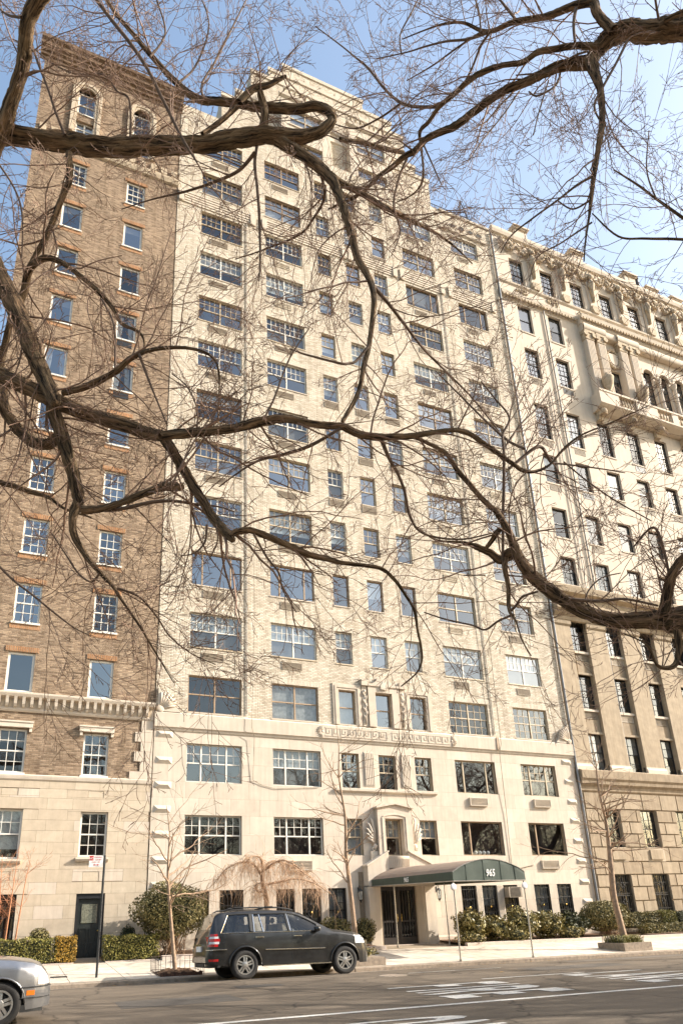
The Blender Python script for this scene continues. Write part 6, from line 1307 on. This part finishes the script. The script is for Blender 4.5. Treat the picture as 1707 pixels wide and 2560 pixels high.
def shrub(name, lab, cat, shape, dims, c, n, size, m, seed, group=None, stems=0, rough=.12):
    """shape 'box' or 'ball'; leaf-sized faces spread through the outer shell over a dark inner mass"""
    rg = np.random.default_rng(seed); t = thing(name, lab, cat, group=group); dx, dy, dz = dims; c = np.array(c)
    if shape == 'box':
        p = rg.uniform(-1, 1, (n, 3)); ax = rg.choice(3, n, p=[.2, .45, .35]); sg = np.where(rg.random(n) < .5, -1, 1); sg = np.where(ax == 2, 1, np.where(ax == 1, np.where(rg.random(n) < .8, -1, 1), sg)); p[np.arange(n), ax] = sg; nr = np.zeros((n, 3)); nr[np.arange(n), ax] = sg
        w = 1 - rg.random(n) ** 3 * .22; p = p * w[:, None]; pts = c + p * np.array([dx, dy, dz]) / 2
        pts[:, 2] += .03 * np.sin(pts[:, 0] * 7 + seed) + rg.normal(0, rough * .2, n)
    else:
        p = rg.normal(0, 1, (n, 3)); p /= np.linalg.norm(p, axis=1)[:, None]; nr = p.copy(); lump = 1 + rough * np.sin(p[:, 0] * 5 + seed) * np.cos(p[:, 2] * 4 + seed) + rough * .7 * np.sin(p[:, 1] * 8 + p[:, 0] * 6)
        w = (1 - rg.random(n) ** 2.2 * .3) * lump; pts = c + p * w[:, None] * np.array([dx, dy, dz]) / 2
    V, F_ = leaves(pts, nr, size, rg); tw = TW(); tw.V = [V]; tw.F = [F_]; tw.build('foliage', m, t, kind='stuff', smooth=False)
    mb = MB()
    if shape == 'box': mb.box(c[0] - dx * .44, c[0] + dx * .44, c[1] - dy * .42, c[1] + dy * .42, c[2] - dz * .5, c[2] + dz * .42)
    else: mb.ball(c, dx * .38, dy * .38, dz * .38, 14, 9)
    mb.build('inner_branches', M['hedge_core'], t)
    if stems:
        tw = TW(); r_ = random.Random(seed); zb = c[2] - dz * .5 - stems
        for i in range(46):
            a = r_.uniform(0, 6.28); q = r_.uniform(.2, .9); p0 = np.array([c[0] + .22 * r_.gauss(0, 1), c[1] + .15 * r_.gauss(0, 1), zb]); p1 = np.array([c[0] + math.cos(a) * dx * .42 * q, c[1] + math.sin(a) * dy * .42 * q, c[2] - dz * .12]); tw.tube([p0, (p0 + p1) / 2 + np.array([0, 0, -.05]), p1], .016, .007, 4)
        tw.build('stem', M['stem'], t, kind='stuff')
    return t
zs_ = lambda x, y: walk_z(x, y)
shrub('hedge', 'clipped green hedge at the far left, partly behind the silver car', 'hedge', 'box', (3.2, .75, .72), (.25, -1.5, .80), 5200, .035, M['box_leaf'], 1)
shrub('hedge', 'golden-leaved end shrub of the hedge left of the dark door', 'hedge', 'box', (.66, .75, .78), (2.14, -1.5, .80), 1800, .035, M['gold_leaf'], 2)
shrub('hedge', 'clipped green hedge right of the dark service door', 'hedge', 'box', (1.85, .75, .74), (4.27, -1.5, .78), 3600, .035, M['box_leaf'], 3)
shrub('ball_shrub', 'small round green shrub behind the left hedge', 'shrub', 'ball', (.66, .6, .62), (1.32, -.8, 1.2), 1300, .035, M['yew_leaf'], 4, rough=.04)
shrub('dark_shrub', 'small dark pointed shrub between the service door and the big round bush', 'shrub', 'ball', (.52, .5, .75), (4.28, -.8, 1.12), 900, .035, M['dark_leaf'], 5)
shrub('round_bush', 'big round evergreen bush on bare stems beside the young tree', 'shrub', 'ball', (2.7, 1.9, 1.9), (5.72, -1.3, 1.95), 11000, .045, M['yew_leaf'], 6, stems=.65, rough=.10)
shrub('round_bush', 'round clipped bush between the awning shrubs and the far right hedges', 'shrub', 'ball', (2.75, 1.5, 1.35), (25.9, -1.4, 1.15), 7500, .045, M['yew_leaf'], 7, stems=.15, rough=.05)
bl = [('leafy broad-leaved shrub nearest the right side of the entrance', 18.4, 1.05, 1.3, 1.15), ('low broad-leaved shrub second from the entrance, between the awning posts', 19.7, .85, 1.4, .9), ('tall glossy shrub in front of the air conditioner, behind the right awning post', 21.1, 1.0, 1.6, 1.25), ('glossy shrub with pale leaves under the pair of barred windows', 22.5, .92, 1.5, 1.1), ('dark leafy shrub just left of the round clipped bush', 23.9, .85, 1.5, 1.0)]
for i, (lb_, x, z, w, h) in enumerate(bl): shrub('broadleaf_shrub', lb_, 'shrub', 'ball', (w, 1.25, h), (x, -1.35, z - .05), 1700, .075, M['broad_leaf'] if i != 4 else M['dark_leaf'], 20 + i, 'shrubs right of the entrance', rough=.22)
lw = [('low pale-leaved plant at the planter edge near the right street tree', 23.3, .52), ('low plant at the planter edge left of the right awning post', 20.4, .52), ('low plant at the planter edge beside the left front awning post', 18.1, .5)]
for i, (lb_, x, z) in enumerate(lw): shrub('low_plant', lb_, 'plant', 'ball', (1.3, .7, .5), (x, -1.85, z), 700, .06, M['broad_leaf'], 30 + i, 'low plants along the planter edge', rough=.25)
shrub('hedge', 'clipped upper hedge below the right barred windows', 'hedge', 'box', (2.2, .7, .62), (28.7, -.8, .90), 3200, .04, M['yew_leaf'], 40); shrub('hedge', 'end block of the clipped upper hedge at the far right', 'hedge', 'box', (.95, .7, .66), (30.3, -.8, .92), 1700, .04, M['box_leaf'], 41)
shrub('hedge', 'dark hedge cut by the right edge of the picture', 'hedge', 'box', (3.5, .7, .6), (32.7, -.7, .88), 3000, .04, M['dark_leaf'], 42); shrub('hedge', 'low front hedge along the far right planter', 'hedge', 'box', (7.0, .5, .36), (31.2, -1.7, .50), 5200, .04, M['yew_leaf'], 43)
shrub('dark_shrub', 'green shrub under the windows left of the slim tree', 'shrub', 'ball', (1.5, .9, .9), (12.1, -1.3, 1.05), 2000, .045, M['yew_leaf'], 44); shrub('dark_shrub', 'green shrub against the left side of the entrance', 'shrub', 'ball', (.85, .8, 1.0), (13.5, -1.2, .95), 1300, .045, M['yew_leaf'], 45)
shrub('flowering_plant', 'small plant with yellow leaves in the low stone planter before the car', 'plant', 'ball', (1.2, .8, .36), (10.8, -5.95, .42), 500, .05, M['broad_leaf'], 46, rough=.2)
gr = MB(); rgx = random.Random(3); gt = thing('ornamental_grass', 'tuft of dry green grass filling the square stone planter', 'grass')
tw = TW()
for i in range(700):
    x, y = rgx.uniform(21.92, 22.98), rgx.uniform(-6.18, -5.17); z = zt - .05; a = rgx.uniform(0, 6.28); L = rgx.uniform(.16, .34); tw.tube([(x, y, z), (x + .05 * math.cos(a), y + .05 * math.sin(a), z + L * .8), (x + .14 * math.cos(a), y + .14 * math.sin(a), z + L)], .011, .004, 3)
tw.build('blade', M['box_leaf'], gt, kind='stuff')
# ================================================================ vehicles
def interp(x, P): return float(np.interp(x, [p[0] for p in P], [p[1] for p in P]))
def car_paint(name, c, metal=.5):
    m, nt, p, out = new_mat(name); p.inputs['Base Color'].default_value = rgb(c); p.inputs['Metallic'].default_value = metal; p.inputs['Roughness'].default_value = .32; p.inputs['Coat Weight'].default_value = .7; p.inputs['Coat Roughness'].default_value = .05
    v = worldpos(nt, obj=True); n = nd(nt, 'ShaderNodeTexNoise', Scale=4.0, Detail=6.0); nt.links.new(v, n.inputs['Vector'])
    cc = ramp(nt, n.outputs['Fac'], [(.35, c), (.75, tuple(min(1, x * 1.25 + .012) for x in c))]); nt.links.new(cc, p.inputs['Base Color']); return m
M['tyre'] = mat('tyre', (.022, .020, .018), .85, .3, 12)
M['black_plastic'] = mat('black_plastic', (.02, .02, .02), .6, .2)
M['rim'] = mat('alloy', (.55, .54, .52), .3, .05, metal=.9)
M['car_glass'] = glass_mat('car_glass', ior=1.6)
M['seat'] = mat('tan_leather', (.40, .32, .22), .6, .1)
M['lamp_red'] = mat('lamp_red', (.42, .012, .012), .15, .1, coat=1.0); M['lamp_clear'] = mat('lamp_clear', (.62, .62, .62), .12, .1, coat=1.0); M['lamp_orange'] = mat('lamp_orange', (.62, .16, .015), .25, .1)
def wheel(parent, x, y, side, r=.385, w=.26, style=5):
    t = MB(); rr = r * .66; prof = [(rr, -w*.42), (r * .80, -w*.5), (r * .93, -w*.46), (r, -w*.33), (r, w*.33), (r * .93, w*.46), (r * .80, w*.5), (rr, w*.42), (rr - .02, w * .3)]
    t.lathe([(a, b) for a, b in prof], x, y, r, 36, 'y'); o = t.build('wheel', M['tyre'], parent, smooth=True)
    f = side * w * .42; m = MB(); m.lathe([(rr - .002, f), (rr - .03, f), (rr - .045, f - side * .06)][::1], x, y, r, 32, 'y')
    for k in range(style):
        for q in (-1, 1):
            a = 2 * math.pi * k / style + .3; b = a + q * .16
            p0 = np.array([x + .05 * math.cos(a + q * .6), y + f - side * .005, r + .05 * math.sin(a + q * .6)]); p1 = np.array([x + (rr - .02) * math.cos(b), y + f - side * .015, r + (rr - .02) * math.sin(b)]); n_ = nrm(p1 - p0); s = np.array([-n_[2], 0, n_[0]]) * .022
            yb = np.array([0, -side * .03, 0]); V = [p0 - s, p1 - s, p1 + s, p0 + s]; m.poly(V if side < 0 else V[::-1])
            for i in range(4): j = (i + 1) % 4; m.quad(V[i], V[j], V[j] + yb, V[i] + yb)
    m.lathe([(.085, f - side * .02), (.075, f + side * .005), (.03, f + side * .012), (.001, f + side * .012)], x, y, r, 18, 'y'); m.build('rim', M['rim'], o)
    d = MB(); d.lathe([(rr - .01, f - side * .09), (.001, f - side * .09)], x, y, r, 24, 'y'); d.build('brake_disc', M['black_plastic'], o)
    return o
class Car:
    def __init__(s, top, belt, half, sill, axles, R_arch, zc, inset, L):
        s.top, s.belt, s.half, s.sill, s.axles, s.Ra, s.zc, s.inset, s.L = top, belt, half, sill, axles, R_arch, zc, inset, L
    def zt(s, x): return interp(x, s.top)
    def zs(s, x): return min(interp(x, s.belt), s.zt(x) - .015)
    def w(s, x): return interp(x, s.half)
    def zb(s, x):
        z = interp(x, s.sill)
        for a in s.axles:
            d = abs(x - a)
            if d < s.Ra: z = max(z, s.zc + math.sqrt(s.Ra**2 - d*d))
        return min(z, s.zs(x) - .03)
    def side_y(s, x, z):
        zs, zt, w = s.zs(x), s.zt(x), s.w(x)
        if z <= zs:
            f = (z - .35) / max(zs - .35, .1); return w * (1 - .05 * max(0, f - .55) ** 1.5 * 2 - .05 * max(0, .35 - f))
        k = (z - zs) / max(zt - zs, 1e-3); ys = w * (1 - .05 * .45 ** 1.5 * 2); ins = interp(x, s.inset); return ys - ins * k ** 1.15
    def rows(s, x):
        zb, zs, zt = s.zb(x), s.zs(x), s.zt(x); out = []
        for k in range(8): z = zb + (zs - zb) * k / 7; out.append((s.side_y(x, z), z))
        for k in range(1, 13): z = zs + (zt - .02 * (zt - zs) / .6 - zs) * k / 12; out.append((s.side_y(x, z), z))
        ye = out[-1][0]; ze = out[-1][1]
        for k in range(1, 7): a = k / 6; out.append((ye * (1 - a), ze + .035 * (1 - (1 - a) ** 2)))
        return out
    def body(s, parent, m, skip=None, n=170):
        xs = [s.L * i / n for i in range(n + 1)]; mb = MB(); rings = [s.rows(x) for x in xs]; nr = len(rings[0])
        for sg in (-1, 1):
            base = len(mb.v)
            for x, rg_ in zip(xs, rings): mb.v += [(x, sg * y, z) for y, z in rg_]
            for i in range(n):
                xm = (xs[i] + xs[i+1]) / 2
                for k in range(nr - 1):
                    z = (rings[i][k][1] + rings[i][k+1][1] + rings[i+1][k][1] + rings[i+1][k+1][1]) / 4
                    if skip and 8 <= k < 19 and skip(xm, z): continue
                    q = (base + i*nr + k, base + (i+1)*nr + k, base + (i+1)*nr + k + 1, base + i*nr + k + 1); mb.f.append(q if sg < 0 else q[::-1]); mb.m.append(0)
            for xi, x in ((0, 0), (n, s.L)):
                r0 = rings[xi]; mb.poly([(x, sg * y, z) for y, z in r0] + [(x, 0, r0[0][1])])
        return mb.build('body', m, parent, smooth=True)
    def patch(s, x0, x1, zlo, zhi, off=.006, n=12, nz=4, sides=(-1, 1)):
        mb = MB()
        for sg in sides:
            for i in range(n):
                for j in range(nz):
                    def P(a, b): x = x0 + (x1 - x0) * a / n; l, h = zlo(x), zhi(x); z = l + (h - l) * b / nz; return (x, sg * (s.side_y(x, z) + off), z)
                    q = [P(i, j), P(i+1, j), P(i+1, j+1), P(i, j+1)]; mb.quad(*(q if sg < 0 else q[::-1]))
        return mb
    def strip(s, pts, r, sides=(-1, 1), off=.006):
        mb = MB()
        for sg in sides: mb.tube([(x, sg * (s.side_y(x, z) + off), z) for x, z in pts], r, 6)
        return mb
suv = thing('parked_suv', 'black sport utility vehicle parked at the kerb, seen from its right side', 'car', (0, 0, 0))
paint = car_paint('charcoal_paint', (.012, .0115, .011), .3)
G = Car(top=[(0, .62), (.02, .82), (.05, 1.02), (.09, 1.22), (.16, 1.42), (.25, 1.65), (.32, 1.745), (.44, 1.795), (.9, 1.83), (1.6, 1.84), (2.3, 1.83), (2.6, 1.80), (2.8, 1.74), (3.05, 1.63), (3.4, 1.44), (3.66, 1.30), (3.82, 1.245), (4.1, 1.215), (4.45, 1.165), (4.74, 1.10), (4.90, 1.0), (5.0, .84), (5.06, .64), (5.09, .5)],
        belt=[(0, .60), (.05, .98), (.10, 1.16), (.2, 1.20), (1.0, 1.205), (3.0, 1.20), (3.6, 1.19), (4.0, 1.14), (4.5, 1.07), (4.8, .98), (5.0, .74), (5.09, .45)],
        half=[(0, .74), (.06, .84), (.2, .91), (.5, .945), (1.1, .955), (2.5, .955), (4.0, .955), (4.5, .935), (4.8, .86), (4.95, .76), (5.05, .64), (5.09, .52)],
        sill=[(0, .48), (.3, .40), (.7, .36), (1.6, .37), (3.6, .37), (4.6, .30), (5.0, .30), (5.09, .36)], axles=(1.09, 4.165), R_arch=.455, zc=.40, inset=[(0, .03), (.1, .05), (.3, .20), (.6, .235), (2.7, .24), (3.2, .20), (3.7, .10), (4.2, .10), (4.8, .12), (5.09, .05)], L=5.09)
ZW = 1.235
def wtop(x): return min(G.zt(x) - .105, 1.72)
def inwin(x, z):
    d = z - ZW
    if d < 0 or z > wtop(x): return False
    if .38 + d * .5 < x < 1.19: return True
    if 1.37 < x < 1.60 - d * .2: return True
    if 1.67 - d * .2 < x < 2.36 - d * .14: return True
    return 2.49 - d * .14 < x < 3.30
G.body(suv, paint, inwin)
for nm, x0, x1, a, b in (('quarter_window', .36, 1.21, .5, 0), ('rear_door_window', 1.34, 2.38, 0, -.14), ('front_door_window', 2.46, 3.32, -.14, 0)):
    for sg in (-1, 1):
        mb = MB(); n = 10
        for i in range(n):
            for j in range(4):
                def P(p, q):
                    f = q / 4; z0 = ZW - .005; x = x0 + (x1 - x0) * p / n; h = wtop(x) + .01; z = z0 + (h - z0) * f; x += (a * (1 - p / n) + b * (p / n)) * (z - z0); h = wtop(x) + .01; z = min(z, h); return (x, sg * (G.side_y(x, z) - .004), z)
                q_ = [P(i, j), P(i+1, j), P(i+1, j+1), P(i, j+1)]; mb.quad(*(q_ if sg < 0 else q_[::-1]))
        mb.build(nm, M['car_glass'], suv, smooth=True)
mb = MB(); 
for sg in (-1, 1):
    L1 = [(.38 + .5 * t * .48, ZW + t * .48) for t in (0, .5, 1)]; mb.tube([(x, sg * (G.side_y(x, z) + .006), z) for x, z in L1], .016, 6)
    for xa, k in ((1.36, 0), (1.635, -.2), (2.46, -.14)):
        mb.tube([(xa + k * t, sg * (G.side_y(xa + k * t, ZW + t) + .006), ZW + t) for t in (0, .24, .48)], .015, 6)
    mb.tube([(x, sg * (G.side_y(x, ZW - .013) + .008), ZW - .013) for x in np.linspace(.38, 3.32, 14)], .010, 6)
mb.build('window_trim', M['chrome'], suv)
mb = MB()
for sg in (-1, 1):
    mb.tube([(x, sg * (G.side_y(x, wtop(x)) + .002), wtop(x) + .012) for x in np.linspace(.6, 3.32, 26)], .022, 6); mb.tube([(3.31, sg * (G.side_y(3.31, ZW) + .0), ZW), (3.31, sg * G.side_y(3.31, wtop(3.31)), wtop(3.31))], .03, 6); mb.tube([(1.27, sg * (G.side_y(1.27, ZW) - .02), ZW), (1.27, sg * (G.side_y(1.27, 1.71) - .02), 1.71)], .07, 6); mb.tube([(2.42, sg * (G.side_y(2.42, ZW) - .012), ZW), (2.36, sg * (G.side_y(2.36, 1.70) - .012), 1.70)], .05, 6)
mb.build('window_seal', M['black_plastic'], suv)
for nm, xa, xb in (('windscreen', 2.82, 3.64), ('rear_window', .12, .29)):
    mb = MB(); n = 8
    for i in range(n):
        for j in range(10):
            def P(p, q): x = xa + (xb - xa) * p / n; ye = (G.side_y(x, G.zt(x)) - .05); y = -ye + 2 * ye * q / 10; return (x, y, G.zt(x) + .012 + .036 * (1 - (y / (ye + .05)) ** 2))
            mb.quad(P(i, j), P(i+1, j), P(i+1, j+1), P(i, j+1))
    mb.build(nm, mat(nm + '_glass', (.012, .014, .016), .04, .0, coat=1.0, spec=.8), suv, smooth=True)
dl = G.strip([(x, .76 - .012 * (x - 1.7)) for x in np.linspace(1.68, 3.52, 8)], .018, off=.01); dl.build('side_moulding', M['chrome'], suv)
mb = MB()
for xa in (1.28, 2.46, 3.58):
    for sg in (-1, 1): mb.tube([(xa + .05 * math.sin(t * 3), sg * (G.side_y(xa, .42 + t) + .0015), .42 + t) for t in np.linspace(.5 if xa < 2 else 0, .78, 7)], .004, 4)
for sg in (-1, 1): mb.tube([(x, sg * (G.side_y(x, .98) + .0015), .98) for x in (.32, .4, .5)], .004, 4)
mb.build('door_gap', M['black_plastic'], suv)
mb = MB()
for sg in (-1, 1):
    y0 = sg * .93; mb.box(1.58, 3.68, min(y0, y0 + sg * .10), max(y0, y0 + sg * .10), .325, .355)
mb.build('running_board', M['chrome'], suv)
for xa in (1.5, 2.66):
    mb = MB()
    for sg in (-1, 1): mb.tube([(xa - .10, sg * (G.side_y(xa, 1.10) + .004), 1.10), (xa - .08, sg * (G.side_y(xa, 1.10) + .04), 1.10), (xa + .10, sg * (G.side_y(xa, 1.10) + .04), 1.095), (xa + .13, sg * (G.side_y(xa, 1.10) + .004), 1.095)], .016, 6)
    mb.build('door_handle', M['chrome'], suv)
for sg in (-1, 1): mb = MB(); mb.ball((3.25, sg * 1.06, 1.27), .10, .13, .085, 12, 8); mb.tube([(3.32, sg * .88, 1.22), (3.28, sg * .98, 1.23)], .03, 6); mb.build('wing_mirror', paint, suv, smooth=True)
for zl, zh, m in ((.88, .95, 'lamp_red'), (.95, 1.01, 'lamp_clear'), (1.01, 1.09, 'lamp_red'), (1.09, 1.145, 'lamp_clear'), (1.145, 1.21, 'lamp_red')):
    for sg in (-1, 1): G.patch(.04, .36 - abs(zl - 1.0) * .45, lambda x: zl, lambda x: min(zh, G.zt(x) - .02), .010, 8, 2, (sg,)).build('tail_lamp', M[m], suv, smooth=True)
for sg in (-1, 1): G.patch(4.52, 4.90, lambda x: .84, lambda x: min(1.06, G.zt(x) - .03), .008, 10, 3, (sg,)).build('headlamp', M['lamp_clear'], suv, smooth=True)
G.strip([(x, .80) for x in np.linspace(.02, .55, 8)], .017, off=.012).build('bumper_trim', M['chrome'], suv); G.patch(.06, .32, lambda x: .50, lambda x: .56, .008, 6, 1).build('reflector', M['lamp_red'], suv)
mb = MB(); mb.box(.10, 4.9, -.80, .80, .34, .62); mb.box(.25, 4.7, -.84, .84, .62, .95); mb.box(.02, .3, -.5, .5, .36, .45); mb.build('underbody', M['black_plastic'], suv)
for sg in (-1, 1):
    for a in (1.09, 4.165): mb = MB(); mb.tube([(a + .462 * math.cos(t), sg * (G.side_y(a + .46 * math.cos(t), .40 + .46 * math.sin(t)) + .012), .40 + .462 * math.sin(t)) for t in np.linspace(-.05, math.pi + .05, 22)], .026, 6); mb.build('wheel_arch_trim', paint, suv, smooth=True)
mb = MB()
for sg in (-1, 1): mb.tube([(.55, sg * .60, 1.82), (.68, sg * .62, 1.885), (1.4, sg * .63, 1.91), (2.2, sg * .63, 1.895), (2.5, sg * .61, 1.86), (2.66, sg * .60, 1.81)], .022, 6)
for xb in (.95, 1.9): mb.tube([(xb, -.62, 1.91), (xb, .62, 1.91)], .02, 6); mb.box(xb - .12, xb + .12, -.66, -.58, 1.91, 1.94)
mb.build('roof_rail', M['black_plastic'], suv)
for xs_, ys_ in ((2.55, -.38), (2.55, .38), (1.6, -.42), (1.6, .42)):
    mb = MB(); mb.prism([(xs_ - .10, .75), (xs_ + .45, .75), (xs_ + .45, .95), (xs_ + .06, 1.0), (xs_ - .10, 1.46), (xs_ - .24, 1.46)], ys_ - .23, ys_ + .23); mb.ball((xs_ - .18, ys_, 1.57), .06, .13, .09); mb.build('seat', M['seat'], suv)
mb = MB(); mb.lathe([(.17, -.015), (.185, .0), (.17, .015), (.155, .0), (.17, -.015)], 3.05, .38, 1.2, 18, 'y'); mb.box(3.2, 3.6, -.75, .75, .9, 1.2); mb.build('dashboard', M['seat'], suv)
B(-.012, .02, -.26, .26, .76, .90).build('number_plate', M['white'], suv); B(-.03, .05, -.34, .34, .92, .96).build('tailgate_trim', M['chrome'], suv)
mb = MB(); mb.tube([(.02, -.62, .42), (.25, -.62, .42)], .04, 8); mb.build('exhaust', M['steel'], suv)
mb = MB(); mb.box(4.95, 5.10, -.55, .55, .70, .92)
for i in range(4): mb.box(5.06, 5.115, -.5, .5, .72 + i * .05, .74 + i * .05)
mb.build('radiator_grille', M['chrome'], suv)
for a in (1.09, 4.165):
    for sg in (-1, 1): wheel(suv, a, sg * .83, sg)
K_ = .96; suv.scale = (K_, K_, K_); suv.location = (6.17 - 1.09 * K_, -8.42 + .83 * K_ + .05, .0); suv.rotation_euler = (R(-1.8), R(.55), 0)
suv.location.z = road_z(6.2, -8.45) - .026
# silver saloon entering from the left
sed = thing('silver_car', 'silver saloon car cut by the left edge, only its front showing', 'car')
silver = car_paint('silver_paint', (.27, .27, .275), .8)
S_ = Car(top=[(0, .55), (.05, .85), (.3, 1.02), (1.0, 1.06), (1.35, 1.10), (1.8, 1.36), (2.3, 1.43), (2.9, 1.41), (3.3, 1.25), (3.62, 1.02), (3.8, .985), (4.2, .95), (4.5, .90), (4.64, .84), (4.74, .72), (4.79, .60), (4.81, .50)], belt=[(0, .5), (.1, .85), (.5, .90), (3.4, .90), (3.8, .88), (4.4, .82), (4.66, .72), (4.81, .45)],
         half=[(0, .6), (.1, .78), (.5, .88), (3.8, .895), (4.3, .87), (4.55, .80), (4.7, .70), (4.78, .58), (4.81, .48)], sill=[(0, .4), (.5, .26), (3.5, .24), (4.3, .22), (4.81, .26)], axles=(1.0, 4.05), R_arch=.37, zc=.33, inset=[(0, .05), (.5, .1), (1.4, .12), (1.8, .26), (3.0, .26), (3.5, .12), (3.8, .08), (4.5, .10), (4.81, .04)], L=4.81)
def sw(x, z): return .96 < z < S_.zt(x) - .07 and (1.55 < x < 3.35) and not 2.38 < x < 2.48
S_.body(sed, silver, sw)
S_.patch(1.5, 3.4, lambda x: .95, lambda x: max(.96, S_.zt(x) - .06), -.004, 14, 3).build('side_window', M['car_glass'], sed, smooth=True)
S_.patch(4.38, 4.79, lambda x: .40, lambda x: .545, .016, 14, 3).build('bumper_strip', silver, sed, smooth=True); S_.strip([(x, .55) for x in np.linspace(4.36, 4.80, 10)], .010, off=.02).build('bumper_groove', M['black_plastic'], sed); S_.strip([(x, .40) for x in np.linspace(4.36, 4.79, 10)], .007, off=.018).build('bumper_groove', M['black_plastic'], sed)
S_.patch(4.44, 4.56, lambda x: .435, lambda x: .505, .022, 4, 1).build('side_marker', M['lamp_orange'], sed); S_.patch(4.36, 4.70, lambda x: .20, lambda x: .30, -.004, 10, 2).build('air_dam', M['black_plastic'], sed, smooth=True)
S_.patch(4.60, 4.79, lambda x: .58, lambda x: min(.80, S_.zt(x) - .02), .008, 8, 3).build('headlamp', M['lamp_clear'], sed, smooth=True)
for sg in (-1, 1): mb = MB(); mb.tube([(4.05 + .375 * math.cos(t), sg * (S_.side_y(4.05 + .37 * math.cos(t), .33 + .37 * math.sin(t)) + .006), .33 + .375 * math.sin(t)) for t in np.linspace(0, math.pi, 18)], .014, 6); mb.build('wheel_arch_trim', silver, sed, smooth=True)
mb = MB(); mb.box(.2, 4.5, -.72, .72, .22, .80); mb.build('underbody', M['black_plastic'], sed)
mb = MB()
for i in range(9): mb.box(1.6 + .0, 3.4, -.6, .6, .80, .84) if i == 0 else None
mb.build('floor', M['black_plastic'], sed)
for a in (1.0, 4.05):
    for sg in (-1, 1): wheel(sed, a, sg * .76, sg, .325, .21)
sed.location = (.12 - 4.05, -15.15 + .87, road_z(0, -15));
